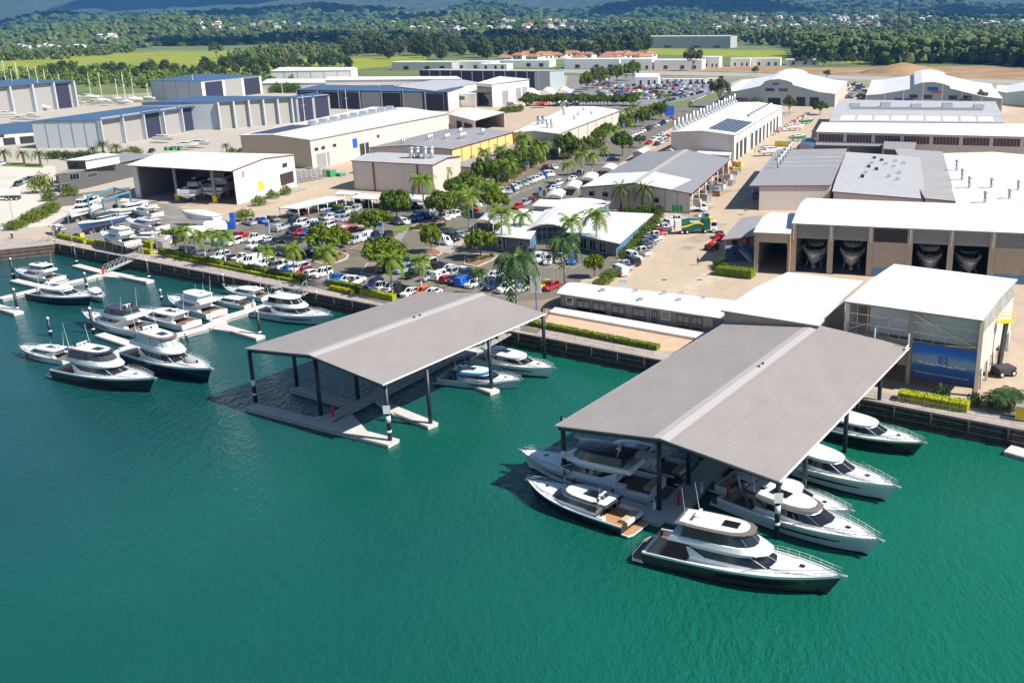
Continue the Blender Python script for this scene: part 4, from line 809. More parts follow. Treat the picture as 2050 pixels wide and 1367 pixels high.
for i,k_ in enumerate(kinds):
    a,b_=S(ss[i],.03),S(ss[i+1],.03); u=(b_-a).normalized(); 
    b=MB(); 
    for j in range(9): z=zs-.45-j*.3; b.beam(Vector((a.x,a.y,z))+u*.6,Vector((b_.x,b_.y,z))-u*.6,.08,.16)
    b.beam(Vector((a.x,a.y,zs-.3))+u*.6+Vector((-u.y,u.x,0))*.25,Vector((b_.x,b_.y,zs-.3))-u*.6+Vector((-u.y,u.x,0))*.25,.05,2.8); b.build('louvre_band',M_trimg if i!=2 else M_charc,r22,world=True)
    if k_=='x':
        b=MB(); b.beam(Vector((a.x,a.y,zs-3.1))+u*.55,Vector((b_.x,b_.y,zs-3.1))-u*.55,.2,zs-3.1-GZ); b.build('closed_door',M_tan,r22,world=True)
        b=MB(); b.beam(Vector((a.x,a.y,4.2))+u*.55-Vector((-u.y,u.x,0))*.15,Vector((b_.x,b_.y,4.2))-u*.55-Vector((-u.y,u.x,0))*.15,.1,1.7); b.build('door_base',M_bluew,r22,world=True)
pf=[S(0,.0),S(1,.0),S(1,1),S(0,1)]
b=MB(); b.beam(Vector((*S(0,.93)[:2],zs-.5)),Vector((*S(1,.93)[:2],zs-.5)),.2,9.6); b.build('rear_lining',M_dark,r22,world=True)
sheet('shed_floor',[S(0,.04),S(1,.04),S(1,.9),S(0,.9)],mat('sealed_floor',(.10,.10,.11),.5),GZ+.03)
r23=bld('small_boat_shed','small cream shed with arched white roof, left of the big boat shed','shed',[(1508,465),(1583,468),(1594,430),(1545,428)],10.9,arc(.9,6,0,.3),'v',roof=M_wr,walls=[M_tan]*4,openw=(0,),ins=(.3,.05,.2,.2))
S,E,h,z_=r_S[id(r23)]; u=(S(1,0)-S(0,0)).normalized()
for a,b_,z0_,z1_ in ((.02,.14,GZ,8.8),(.92,1,GZ,8.8),(.02,1,8.8,10.7)):
    p=S(a,.04);q=S(b_,.04); b=MB(); b.beam(Vector((p.x,p.y,z1_)),Vector((q.x,q.y,z1_)),.3,z1_-z0_); b.build('front_panel',M_tan,r23,world=True)
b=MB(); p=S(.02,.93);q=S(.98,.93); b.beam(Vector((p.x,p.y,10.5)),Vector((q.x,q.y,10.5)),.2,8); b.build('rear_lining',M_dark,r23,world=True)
z_anti=False
def shedboat(px,py_bow,py_deck,label,**k):
    make=make_boat; L=17; q=S22(fr22(px,7),.0); n=(S22(1,0)-S22(0,0)).normalized(); n=Vector((n.y,-n.x,0)); rz=math.atan2(n.y,n.x); c=Vector((q.x,q.y,0))-n*(L*.5+py_bow)
    make('shed_yacht',label,'motor yacht',L,loc=(c.x,c.y,GZ+1.5),rz=rz,group='yachts in the right hand boat shed',antennas=0,detail=1,keel=True,domes=0,**k)
shedboat(1627,.4,0,'grey yacht bow out in the first bay of the big boat shed',kind='sport',hull=H_grey,top=H_grey,Bm=5)
shedboat(1704,.4,0,'white flybridge yacht bow out in the second bay of the big boat shed',kind='fly',hull=H_white,Bm=5.2)
shedboat(1864,.4,0,'grey cabin yacht bow out in the third open bay of the big shed',kind='fly',hull=H_grey,Bm=5.2)
shedboat(1946,.4,0,'silver yacht bow out in the rightmost open bay of the big boat shed',kind='sport',hull=H_grey,top=T_dark,Bm=5)
shedboat(1556,3.5,0,'pale blue hull bow out in the small arched shed',kind='small',hull=H_pblue,Bm=4.2)
def inshed(bow,stern,label,**k):
    z=GZ+2.2; b_=G(*bow,z+1.5);s_=G(*stern,z+1.5); d=b_-s_; c=(b_+s_)/2
    make_boat('shed_yacht',label,'motor yacht',min(20,d.length),loc=(c.x,c.y,z),rz=math.atan2(d.y,d.x),antennas=0,keel=True,domes=0,**k)
inshed((454,352),(352,388),'white and black yacht in the left part of the open boat shed',kind='sport',top=T_dark)
inshed((505,345),(396,388),'white flybridge yacht in the right part of the open boat shed',kind='fly')
# blue grey office by the yard
r24=bld('yard_office','two storey cream and blue office with red door and white stairs','office',[(1444,480),(1510,473),(1524,431),(1484,436)],7.6,roof=M_gr2,walls=[M_tan,M_tan,M_tan,M_tan],trim=M_red,ins=(1.2,.1,.2,.6),ops=[(0,.24,.42,3.4,4.5,M_glass,'window'),(0,.72,.84,2.7,4.6,M_redp,'door'),(0,.02,1.0,.0,2.5,M_bluew,'lower_cladding',M_bluew),(0,.3,.4,1.2,1.9,M_glass,'window'),(0,.6,.78,1.2,1.9,M_glass,'window')])
S,E,h,z_=r_S[id(r24)]
p=S(.55,.02);q=S(.97,-.1); b=MB(); b.beam(Vector((p.x,p.y,5.1)),Vector((q.x,q.y,2.6)),1,.15); b.build('stairs',M_white,r24,world=True)
b=MB(); 
for dz in (1.0,.5): b.tube(Vector((p.x,p.y,5.1+dz)),Vector((q.x,q.y,2.6+dz)),.05,4)
b.build('stair_rail',M_white,r24,world=True)
b=MB(); b.beam(S(.2,.0)+Vector((0,0,-1.9)),S(.88,.0)+Vector((0,0,-1.9)),1.4,.1); b.build('awning',M_blup,r24,world=True)
# travel lift halls behind the right canopy
r25=bld('wash_hall','white roofed hall directly behind the right canopy, left of the tall open canopy','hall',[(1443,621),(1640,652),(1729,563),(1576,545)],10.4,g1(.5),'v',roof=M_wr2,walls=[M_tan,M_tan,M_tan,M_tan])
S,E,h,z_=r_S[id(r25)]
zt6=13.4; cor=[(1691,603),(1968,641.5),(2037,563),(1790,532)]
r26=bld('launch_hall','tall white roofed launch hall with open truss front and big blue poster','hall',cor,zt6,[(0,0),(.5,.5),(1,.3)],'v',roof=M_wr2,walls=[M_tan,M_cream,M_cream,M_cream],openw=(0,1),ins=(.7,.5,.4,.4))
S,E,h,z_=r_S[id(r26)]
A,B_=S(.01,.03),S(.985,.03); D_=S(.985,.97); u=(B_-A).normalized(); n=Vector((u.y,-u.x,0)); at=lambda s,z,o=0:Vector((*(A.lerp(B_,s)+n*o)[:2],z))
ztr=8.9
b=MB(); b.beam(at(0,ztr),at(1,ztr),.2,ztr-5.2); b.build('front_wall',M_tan,r26,world=True)
for s in (0.0,.5,1.0): b=MB(); b.box(at(s,GZ)-Vector((.28,.28,0)),at(s,zt6-.2)+Vector((.28,.28,0))); b.build('column',M_tan if s else M_galv,r26,world=True)
for s in (.25,.75): b=MB(); b.box(at(s,GZ)-Vector((.18,.18,0)),at(s,5.3)+Vector((.18,.18,0))); b.build('column',M_galv,r26,world=True)
b=MB()
for z in (ztr+.05,ztr+1.4,ztr+2.8,zt6-.3): b.beam(at(0,z),at(1,z),.12,.12)
for i in range(13): b.tube(at(i/12,ztr),at(i/12,zt6-.3),.06,4)
for a,c in ((0,.5),(1,.5)): b.tube(at(a,ztr+.2),at(c,zt6-.5),.14,5)
b.build('truss',M_galv,r26,world=True)
b=MB(); b.beam(at(.16,zt6-.35,-1.4),at(.985,zt6-.35,-1.4),.12,zt6-ztr-.3); b.build('lit_wall_standin',M_ww,r26,world=True)  # white panel added close behind the truss, standing in for the lit back wall
Rt=lambda t,z:Vector((*(B_.lerp(D_,t))[:2],z))
b=MB(); b.beam(Rt(0,11),Rt(1,11),.2,5.2); b.build('wall',M_cream,r26,world=True)
b=MB(); b.beam(Rt(0.01,zt6-.2),Rt(1,zt6-.2),.15,2.2); b.build('translucent_wall',mat('translucent_sheet',(.33,.33,.34),.4,noise=.4,ns=.6),r26,world=True)
post_row(r26,[Rt(t,0) for t in (.15,.32,.5,.68,.85,1)],GZ,5.9,.18,M_ww,'column')
# poster
def quadpx(px,zz): return G(*px,zz)
s0_,s1_=None,None
def fs(px,z):
    lo,hi=0,1
    for _ in range(30):
        m_=(lo+hi)/2
        if PJ(at(m_,z,.3))[0]<px: lo=m_
        else: hi=m_
    return lo
sa,sb=fs(1828,8.7),fs(1957,8.7); 
p=at(sa,8.8,.32); rp=thing('poster','large blue poster of yachts on a calm sea hung on the launch hall','poster',(p.x,p.y,0))
zp1=8.85; zp0=3.6
def pq(a,b0,z_0,z_1,o,m_,nm):
    b=MB(); P=lambda s,z:at(sa+(sb-sa)*s,zp0+(zp1-zp0)*z,.32+o); b.face([P(a,z_0),P(b0,z_0),P(b0,z_1),P(a,z_1)]); return b.build(nm,m_,rp,world=True)
def gradmat():
    q=bpy.data.materials.new('poster_print'); q.use_nodes=True; t=q.node_tree; b=t.nodes['Principled BSDF']; L=t.links; g=t.nodes.new('ShaderNodeNewGeometry'); sx=t.nodes.new('ShaderNodeSeparateXYZ'); L.new(g.outputs['Position'],sx.inputs[0])
    mr=t.nodes.new('ShaderNodeMapRange'); mr.inputs[1].default_value=zp0; mr.inputs[2].default_value=zp1; L.new(sx.outputs['Z'],mr.inputs[0])
    n=t.nodes.new('ShaderNodeTexNoise'); n.inputs['Scale'].default_value=.35; L.new(g.outputs['Position'],n.inputs[0]); a=t.nodes.new('ShaderNodeMath'); a.operation='MULTIPLY_ADD'; L.new(n.outputs[0],a.inputs[0]); a.inputs[1].default_value=.12; L.new(mr.outputs[0],a.inputs[2])
    r=t.nodes.new('ShaderNodeValToRGB'); e=r.color_ramp.elements; e[0].position=.05; e[0].color=(.004,.02,.12,1); e[1].position=1; e[1].color=(.01,.13,.5,1)
    for ps,c in ((.45,(.01,.12,.38,1)),(.52,(.10,.25,.42,1)),(.56,(.34,.40,.46,1)),(.72,(.25,.38,.55,1)),(.85,(.02,.18,.6,1))): x=e.new(ps); x.color=c
    L.new(a.outputs[0],r.inputs[0]); L.new(r.outputs[0],b.inputs['Base Color']); b.inputs['Roughness'].default_value=.5; return q
pq(0,1,0,1,0,gradmat(),'print')
pq(.42,.56,.42,.72,.02,M_blup,'logo_panel')
rs=random.Random(3)
for i in range(8):
    a=.10+.095*i; b=MB(); P=lambda s,z:at(sa+(sb-sa)*s,zp0+(zp1-zp0)*z,.36)
    z=.47-.01*(i%3); b.face([P(a,z),P(a+.08,z),P(a+.10,z+.025),P(a-.01,z+.025)]); b.face([P(a+.02,z+.025),P(a+.06,z+.025),P(a+.05,z+.055),P(a+.025,z+.055)]); b.build('printed_yacht',M_white,rp,world=True)
def text3(s,pos,h,ax,up,m_,parent,nm='lettering'):
    cu=bpy.data.curves.new(nm,'FONT'); cu.body=s; cu.size=h; cu.align_x='CENTER'; cu.extrude=.005
    o=bpy.data.objects.new(nm,cu); dg=bpy.context.evaluated_depsgraph_get(); C.objects.link(o); bpy.context.view_layer.update(); me=bpy.data.meshes.new_from_object(o.evaluated_get(bpy.context.evaluated_depsgraph_get())); bpy.data.objects.remove(o)
    me.materials.clear(); me.materials.append(m_); o=bpy.data.objects.new(nm,me); C.objects.link(o)
    ax=ax.normalized(); up=up.normalized(); nn=ax.cross(up); mt=Matrix((ax,up,nn)).transposed().to_4x4(); mt.translation=pos-(parent.location if parent else Vector()); o.matrix_world=mt
    if parent: o.parent=parent; o.matrix_parent_inverse=Matrix()
    return o
P=lambda s,z,o=.37:at(sa+(sb-sa)*s,zp0+(zp1-zp0)*z,o)
text3("Thanks as Australia's most awarded luxury motor yachts",P(.48,.2),.32,u,Vector((0,0,1)),M_white,rp)
text3('RIVIERA',P(.49,.52,.40),.22,u,Vector((0,0,1)),M_white,rp)
b=MB(); cc=P(.49,.63,.38); b.v=[]
ring=[cc+u*.32*math.cos(a)+Vector((0,0,.32*math.sin(a))) for a in [2*math.pi*i/16 for i in range(17)]]; b.path(ring,.035,4); ring=[cc+u*.2+u*.16*math.cos(a)+Vector((0,0,.16*math.sin(a))) for a in [2*math.pi*i/12 for i in range(13)]]; b.path(ring,.03,4); b.build('logo_rings',M_white,rp,world=True)
for a_,b_ in (((1504,627),(1497,650)),((1560,637),(1553,657)),((1693,655),(1683,672)),((1752,668),(1744,686)),((1820,680),(1812,698))):
    p=G(*b_,8.75); hs=r25 if b_[0]<1640 else r26; b=MB(); q=p+UX*1.5; b.tube(p,q,.13,6); b.tube(q,q+Vector((0,0,1.7)),.10,6); b.build('downpipe',M_white,hs,world=True)
# quay office
r13=bld('quay_office','low grey quayside office with curved white roof and dark sliding doors','office',[(1114,587),(1449,638),(1492,604),(1152,566)],5.4,arc(.75),'v',roof=M_wr,walls=[M_purp]*4,ins=(.6,.3,.3,.5))
S,E,h,z_=r_S[id(r13)]
A_,B2=S(*E(0,0)),S(*E(0,1)); u=(B2-A_).normalized(); n=Vector((u.y,-u.x,0))
def f13(px,z=4):
    lo,hi=0,1
    for _ in range(30):
        m_=(lo+hi)/2
        if PJ((*A_.lerp(B2,m_)[:2],z))[0]<px: lo=m_
        else: hi=m_
    return A_.lerp(B2,lo)
for x0,x1,k_ in ((1135,1147,'w'),(1156,1181,'d'),(1187,1212,'d'),(1226,1250,'d'),(1267,1291,'d'),(1306,1315,'d'),(1325,1341,'w'),(1356,1380,'d'),(1386,1405,'d'),(1410,1426,'w')):
    p,q=f13(x0),f13(x1); z0_,z1_=(GZ+.25,4.6) if k_=='d' else (3.5,4.7); b=MB()
    pts=[p+n*-.02,q+n*-.02,q+n*.05,p+n*.05]; b.prism([(v.x,v.y) for v in pts],z0_,z1_,0); fm=1
    for t in ([0,1,.5] if k_=='d' else [0,1]): c=p.lerp(q,t); b.prism([(v.x,v.y) for v in (c-u*.05,c+u*.05,c+u*.05+n*.1,c-u*.05+n*.1)],z0_-.05,z1_+.08,fm)
    for z in ((z1_,z1_+.1),(z0_-.1,z0_)): b.prism([(v.x,v.y) for v in (p,q,q+n*.1,p+n*.1)],z[0],z[1],fm)
    b.build('sliding_door' if k_=='d' else 'window',[M_glass,M_ww if k_=='w' else M_charc],r13,world=True)
for s,t in ((.12,.75),(.25,.35),(.42,.6),(.5,.2),(.58,.65),(.7,.4),(.8,.7),(.66,.85)):
    p=S(s,t,h(t)); b=MB(); b.box(p-Vector((.4,.35,.2)),p+Vector((.4,.35,.35+.3*(s*10%1)))); b.build('roof_vent',M_galv,r13,world=True)
b=MB(); p=S(.30,.97,.1); b.box(p-Vector((.7,.5,0)),p+Vector((.7,.5,1.3))); b.build('air_conditioner',M_galv,r13,world=True)
# roof equipment of the left halls
for i in range(9):
    t=.28+.075*i; p=on_roof(r7,.42,t,.9); b=MB(); b.box(p-Vector((1.5,1.2,0)),p+Vector((1.5,1.2,1.7))); b.box(p+Vector((1.5,-.4,.2)),p+Vector((3.2,.4,1.1))); b.build('air_handler',M_galv,r7,world=True)
b=MB()
for i in range(5): b.face([on_roof(r7,.08+.07*i,.03,.3+.12*i),on_roof(r7,.14+.07*i,.03,.42+.12*i),on_roof(r7,.14+.07*i,.3,.42+.12*i),on_roof(r7,.08+.07*i,.3,.3+.12*i)])
b.build('solar_array',M_solar,r7,world=True)
for s,t,hh in ((.62,.1,2.8),(.68,.14,2.8),(.78,.12,3),(.84,.17,3)):
    p=on_roof(r10,s,t+.25,.5); b=MB(); b.tube(p,p+Vector((0,0,hh)),.7,10); b.tube(p+Vector((0,0,hh)),p+Vector((0,0,hh+.5)),.9,10); b.build('exhaust',M_galv,r10,world=True,smooth=True)
for s,t,n_ in ((.45,.3,3),(.62,.35,3),(.75,.42,4),(.8,.7,2),(.5,.7,2),(.3,.12,2)):
    for k_ in range(n_):
        p=on_roof(r9,s,t+.025*k_,.4); b=MB(); b.tube(p,p+Vector((0,0,2.2)),.4,8); b.build('exhaust',M_galv,r9,world=True,smooth=True)
for s,t,hh in ((.2,.25,3.),(.27,.27,3.),(.62,.1,3.6),(.68,.12,3.6),(.3,.6,4),(.7,.45,2),(.6,.6,1.5),(.5,.8,1.5),(.75,.7,1.5)):
    p=on_roof(r9b,s,t,.4); b=MB(); b.tube(p,p+Vector((0,0,hh)),.6,8); 
    if hh==3.: b.tube(p+Vector((0,0,hh)),p+Vector((1.2,-1,hh-1.6)),.6,8)
    b.build('exhaust',M_galv,r9b,world=True,smooth=True)
# ================= ground surfaces =================
Z1=GZ-.035
def psheet(name,px,m,z,solid=None): return sheet(name,GP(px,z),m,z,solid=solid)
yd=[Q(-.3,4.2),Q(QL+60,4.2)]+GP([(2500,420),(2400,215),(2060,200),(1690,172),(1480,162),(1120,148),(700,152),(300,205),(-250,215),(-260,470)])
sheet('yard_paving',yd,M_yard,GZ-.045)
psheet('car_park',[(298,497),(352,513),(560,560),(700,592),(862,630),(1015,658),(1075,668),(1110,632),(1165,560),(1236,545),(1240,522),(1180,470),(1148,430),(1196,385),(1236,331),(1334,262),(1484,182),(1446,178),(1284,228),(1192,276),(1118,308),(958,396),(884,418),(868,411),(704,404),(656,420),(598,432),(502,438),(470,452),(380,462),(320,478)],M_asph,Z1+.012)
psheet('shed_yard',[(-260,468),(-260,217),(300,207),(700,154),(890,214),(640,345),(500,402),(262,404),(120,440),(60,470)],ribbed('grey_yard',(.43,.385,.32),AV,.5,.9,depth=0,noise=.12,sheet=26,sheetdark=.94),Z1+.004)
psheet('hardstand',[(96,452),(190,400),(330,408),(452,440),(470,452),(380,466),(305,497),(120,478)],mat('worn_hardstand',(.24,.22,.20),.9,noise=.3,ns=.2),Z1+.008)
psheet('white_paving',[(-120,322),(110,332),(120,392),(255,374),(262,408),(95,452),(-60,468),(-220,400)],M_yardw,Z1+.006)
psheet('side_road',[(262,374),(120,392),(60,420),(240,402)],M_asph,Z1+.010)
psheet('lawn',[(5,333),(88,336),(82,328),(8,325)],M_grass,Z1+.02)
psheet('vehicle_yard',[(1136,150),(1480,158),(1440,180),(1284,228),(1190,216),(1130,196)],mat('far_asphalt',(.22,.21,.20),.9,noise=.2,ns=.1),Z1+.014)
psheet('lawn_strip',[(1330,216),(1484,184),(1476,180),(1326,209)],M_grass,Z1+.03)
psheet('north_road',[(1120,146),(1500,154),(2100,170),(2100,162),(1480,146),(1120,139)],mat('far_road',(.34,.33,.31),.9,noise=.1,ns=.1),GZ-.01)
psheet('rough_ground',[(1300,143),(1480,145),(2200,165),(2200,128),(1900,134),(1640,136),(1400,131),(1300,134)],mat('bare_earth',(.34,.215,.11),.95,noise=.35,ns=.03),GZ+.03)
psheet('paved_apron',[(1035,604),(1100,598),(1122,590),(1112,628),(1075,660),(1010,640)],mat('brown_paving',(.27,.20,.14),.9,noise=.2,ns=.4),Z1+.02)
psheet('terrace',[(1100,626),(1440,686),(1440,700),(1330,704),(1092,645)],mat('sandstone_paving',(.58,.40,.27),.85,noise=.12,ns=.5),Z1+.03)
psheet('terrace_step',[(1112,614),(1440,671),(1432,683),(1100,624)],M_ww,GZ+.45,solid=GZ-.1)
psheet('drive_path',[(868,497),(882,505),(900,508),(945,472),(960,458),(950,455),(905,490),(880,492)],M_path,Z1+.12,solid=GZ-.1)
def island(px,label=None):
    P=GP(px); c=sum(P,Vector())/len(P); b=MB(); b.prism([(p.x,p.y) for p in P],GZ-.1,GZ+.14,0); 
    Pi=[c+(p-c)*.9 for p in P]; b.prism([(p.x,p.y) for p in Pi],GZ,GZ+.17,1); o=b.build('garden_bed',[M_conc,M_mulch]); tag(o,kind='structure')
island([(610,520),(640,528),(672,527),(695,519),(699,511),(686,505),(648,503),(618,509)])
island([(672,448),(700,456),(730,452),(735,442),(705,437),(680,440)])
island([(812,462),(845,464),(880,452),(890,445),(882,439),(840,445)])
island([(846,505),(860,512),(876,513),(886,507),(870,498),(852,498)])
island([(928,530),(955,535),(985,522),(1000,512),(960,508),(930,512)])
island([(700,500),(735,504),(745,497),(715,492)])
island([(720,548),(765,552),(782,545),(778,530),(735,528)])
psheet('lawn',[(779,463),(806,464),(826,452),(812,450),(790,455)],M_grass,GZ+.10,solid=GZ-.1)
psheet('lawn',[(884,436),(950,398),(1110,318),(1130,305),(1100,300),(940,378),(876,420)],M_mulch,GZ+.10,solid=GZ-.1)
b=MB()
def line(a,c,w_=.12): A,B_=G(*a,Z1+.02),G(*c,Z1+.02); d=(B_-A).normalized(); s=Vector((-d.y,d.x,0))*w_/2; b.face([A-s,B_-s,B_+s,A+s])
for i in range(6): y=464+i*3.6; line((797-i*2.6+2,y),(813-i*2.6+2,y+.6),.45)
for i in range(8): line((1116+i*5.2,351.4+.35*i),(1118.7+i*5.2,351.6+.35*i),.9)
for i in range(9): line((1192+i*6,325.5+.3*i),(1195+i*6,325.7+.3*i),.9)
for k in range(10): line((983+k*17,424-k*12.2),(989+k*17,419.5-k*12.2),.14)
for x0,y0,x1,y1,n in ((365,512,800,596,26),(770,553,1010,596,15),(655,441,700,446,4),(1005,535,1160,538,9),(905,437,1100,362,14)):
    for i in range(n+1):
        t=i/n; a=(x0+(x1-x0)*t,y0+(y1-y0)*t); line(a,(a[0]+22,a[1]-8),.10)
o=b.build('road_markings',M_lwhite); tag(o,kind='structure')
# shed shadows fall naturally; drain grates and manholes
b=MB()
for x,y in ((815,490),(1050,545),(760,552),(700,545),(930,470),(1400,560),(1330,560),(1440,600)):
    p=G(x,y,Z1+.03); b.face([p+Vector((a,c,0)) for a,c in ((-.5,-.3),(.5,-.3),(.5,.3),(-.5,.3))])
tag(b.build('drain_covers',M_charc),kind='structure')
rp_=random.Random(17)
for nm,regs,cols,zz,n,sz in (('slab_repairs',[(1260,1440,450,590),(1500,1590,225,300),(1340,1500,330,440),(480,600,350,410),(250,450,395,440)],[(.38,.30,.22),(.52,.42,.31),(.33,.28,.22)],GZ-.032,60,3.0),('asphalt_patches',[(480,1000,440,600),(900,1150,330,520)],[(.12,.11,.09),(.20,.18,.14)],Z1+.018,34,1.8)):
    for ci,cc in enumerate(cols):
        b=MB()
        for k in range(n//len(cols)):
            xa,xb,ya,yb=regs[rp_.randrange(len(regs))]; p=G(rp_.uniform(xa,xb),rp_.uniform(ya,yb),zz+.002*k*.1); u,v=UX*sz*rp_.uniform(.5,2.2),VX*sz*rp_.uniform(.4,1.2); b.face([p-u-v,p-u+v,p+u+v,p+u-v])
        tag(b.build(nm,mat(nm+'_%s'%'abc'[ci],cc,.95,noise=.2,ns=.5)),kind='structure')
# handrails along the quay
def rail_run(s0,s1,off,label):
    p=Q(s0,off); r=thing('quay_railing',label,'railing',(p.x,p.y,GZ),0,'railings along the quay edge'); b=MB()
    for z in (1.05,.6): b.tube(Q(s0,off,GZ+z),Q(s1,off,GZ+z),.03,4)
    b.build('rails',M_galv,r,world=True); n=int((s1-s0)/3.2); b=MB()
    for i in range(n+1): q=Q(s0+(s1-s0)*i/n,off); b.tube(q,q+Vector((0,0,1.05)),.035,4)
    b.build('uprights',M_galv,r,world=True)
rail_run(qs(380,545),qs(630,585),.5,'low steel railing on the quay edge beside the left marina')
rail_run(qs(1100,662),qs(1320,708),.5,'low steel railing on the quay edge in front of the quayside office')
rail_run(qs(1700,795),qs(2060,865),.5,'low steel railing on the quay edge below the blue poster')
rail_run(qs(700,600),qs(830,625),.5,'low steel railing on the quay edge left of the left canopy')
# ================= vehicles =================
CC={'w':('white',(.78,.78,.76)),'s':('silver',(.42,.44,.46)),'g':('grey',(.13,.14,.15)),'k':('black',(.018,.018,.022)),'r':('red',(.48,.015,.015)),'b':('blue',(.01,.12,.55)),'n':('navy',(.02,.035,.12)),'y':('yellow',(.80,.60,.02)),'o':('orange',(.70,.14,.02)),'l':('pale blue',(.30,.38,.48))}
TN={'S':('suv','wagon'),'C':('sedan','sedan'),'H':('hatchback','hatchback'),'U':('pickup','open pickup'),'K':('pickup','canopy pickup'),'V':('van','van')}
def cmat(c): return mat('car_paint_'+CC[c][0].replace(' ','_'),CC[c][1],.25,coat=.6)
M_tail=mat('tail_lamp',(.35,.01,.01),.3); M_head=mat('head_lamp',(.75,.77,.8),.1)
def rr(xa,xf,w_,z,c=.22,dz=0):
    L=xf-xa; c2=min(c,L*.3); return [(xa,-w_+c2,z),(xa+c2*.6,-w_,z),(xf-c2*1.4,-w_,z),(xf,-w_*.6,z),(xf,w_*.6,z),(xf-c2*1.4,w_,z),(xa+c2*.6,w_,z),(xa,w_-c2,z)]
CAR={}
def car_proto(t,c,lod):
    k=(t,c,lod)
    if k in CAR: return CAR[k]
    Lh={'S':2.35,'C':2.35,'H':2.05,'U':2.65,'K':2.65,'V':2.5}[t]; w_=.93 if t!='H' else .88
    bel={'S':1.02,'C':.90,'H':.92,'U':1.08,'K':1.08,'V':1.15}[t]; rf={'S':1.74,'C':1.44,'H':1.48,'U':1.80,'K':1.80,'V':2.05}[t]
    ca,cf,ra,rfw={'S':(-2.30,.95,-2.1,.25),'C':(-1.75,.95,-1.05,.2),'H':(-1.98,.85,-1.7,.15),'U':(-.85,1.05,-.7,.4),'K':(-.85,1.05,-.7,.4),'V':(-2.45,1.75,-2.4,1.15)}[t]
    ut=t in'UK'; pm=cmat(c); r=None
    body=MB(); xt=-Lh
    body.loft([rr(xt+.06,Lh-.05,w_*.93,.22),rr(xt,Lh,w_,.42),rr(xt+.02,Lh-.02,w_,.72),rr(xt+.05,Lh-.12,w_*.97,bel-.06)],0,cap0=True,cap1=not ut)
    hood=.0 if t=='V' else -.08
    body.loft([rr(ca,cf,w_*.93,bel-.08),rr(ca,cf-.02,w_*.92,bel)],0)
    # roof skin
    body.loft([rr(ra-.02,rfw+.02,w_*.80,rf-.05),rr(ra+.05,rfw-.1,w_*.72,rf)],0,cap1=True)
    if ut:
        body.face([rr(xt+.05,Lh-.12,w_*.97,bel-.06)[i] for i in (2,3,4,5)])
        body.face([(ca-.02,-w_*.97,bel-.06),(cf+.4,-w_*.97,bel-.06),(cf+.4,w_*.97,bel-.06),(ca-.02,w_*.97,bel-.06)])
        body.box((xt+.08,-w_*.9,.6),(ca-.05,w_*.9,.66),1)
        for sg in(-1,1): body.box((xt+.06,sg*w_*.97-.03,.62),(ca-.02,sg*w_*.97+.03,bel-.02),0)
        body.box((xt+.03,-w_*.95,.62),(xt+.1,w_*.95,bel-.02),0)
        if t=='K': body.loft([rr(xt+.05,ca-.05,w_*.93,bel-.05,.1),rr(xt+.15,ca-.05,w_*.8,rf-.02,.1)],0,cap1=True)
    # pillars
    b0,b1=rr(ca,cf,w_*.925,bel,.22),rr(ra,rfw,w_*.80,rf-.05,.22)
    for i in range(8): body.tube(b0[i],b1[i],.05,4)
    gl=MB(); gl.loft([rr(ca+.01,cf-.03,w_*.92,bel-.02),rr(ra+.01,rfw-.01,w_*.79,rf-.05)],0)
    if t=='V': body.loft([rr(ca,.4,w_*.935,bel,.1),rr(ra,.3,w_*.815,rf-.05,.1)],0)
    if t=='K': gl.box((xt+.5,-w_*.9,bel+.12),(ca-.4,w_*.9,rf-.3),0)
    wh=[]
    for sx in(-1,1):
        for sg in(-1,1):
            x=sx*Lh*.62; m_=MB(); m_.tube((x,sg*(w_-.22),.34),(x,sg*(w_+.015),.34),.35,12,0); m_.tube((x,sg*(w_-.0),.34),(x,sg*(w_+.03),.34),.21,8,1); wh.append(m_)
    if lod:
        r=thing('car','','car'); body.build('body',[pm,M_rubber],r,smooth=False); gl.build('windows',M_glass,r)
        for m_ in wh: m_.build('wheel',[M_rubber,M_steel],r)
        for sg in(-1,1):
            m_=MB(); y=sg*w_*.74; m_.box((Lh-.10,y-.17,.66),(Lh+.005,y+.17,.80)); m_.build('headlight',M_head,r)
            m_=MB(); m_.box((xt-.005,y-.13,.68),(xt+.08,y+.13,.92)); m_.build('tail_light',M_tail,r)
    else:
        off=len(body.v); 
        for src,mi in [(gl,1)]+[(q,1) for q in wh]:
            o_=len(body.v); body.v+=src.v; body.f+=[[i+o_ for i in f] for f in src.f]; body.m+=[mi]*len(src.f)
        for f in range(len(body.m)):
            pass
        r=body.build('car',[pm,M_glass])
    CAR[k]=r; r['used']=0; return r
ORD=['first','second','third','fourth','fifth','sixth','seventh','eighth','ninth','tenth','eleventh','twelfth','thirteenth','fourteenth','fifteenth','sixteenth','seventeenth','eighteenth','nineteenth','twentieth']
def ordn(i): return ORD[i] if i<20 else ORD[i-20].join(['twenty ','']) 
def put_car(x,y,code,rz,label,group,lod=1,z=GZ):
    c,t=code[0],code[1]; pr=car_proto(t,c,lod); p=G(x,y,z)
    if pr['used']: o=dup(pr,p,rz,label,group)
    else: o=pr; pr['used']=1; o.location=p; o.rotation_euler=(0,0,rz); o['label']=label; o['group']=group
    o.name={'S':'suv','C':'sedan','H':'hatchback','U':'pickup','K':'pickup','V':'van'}[t]; o['category']={'V':'van','U':'pickup','K':'pickup'}.get(t,'car')
    if 'used' in o and o is not pr: del o['used']
    return o
ROWS=[]
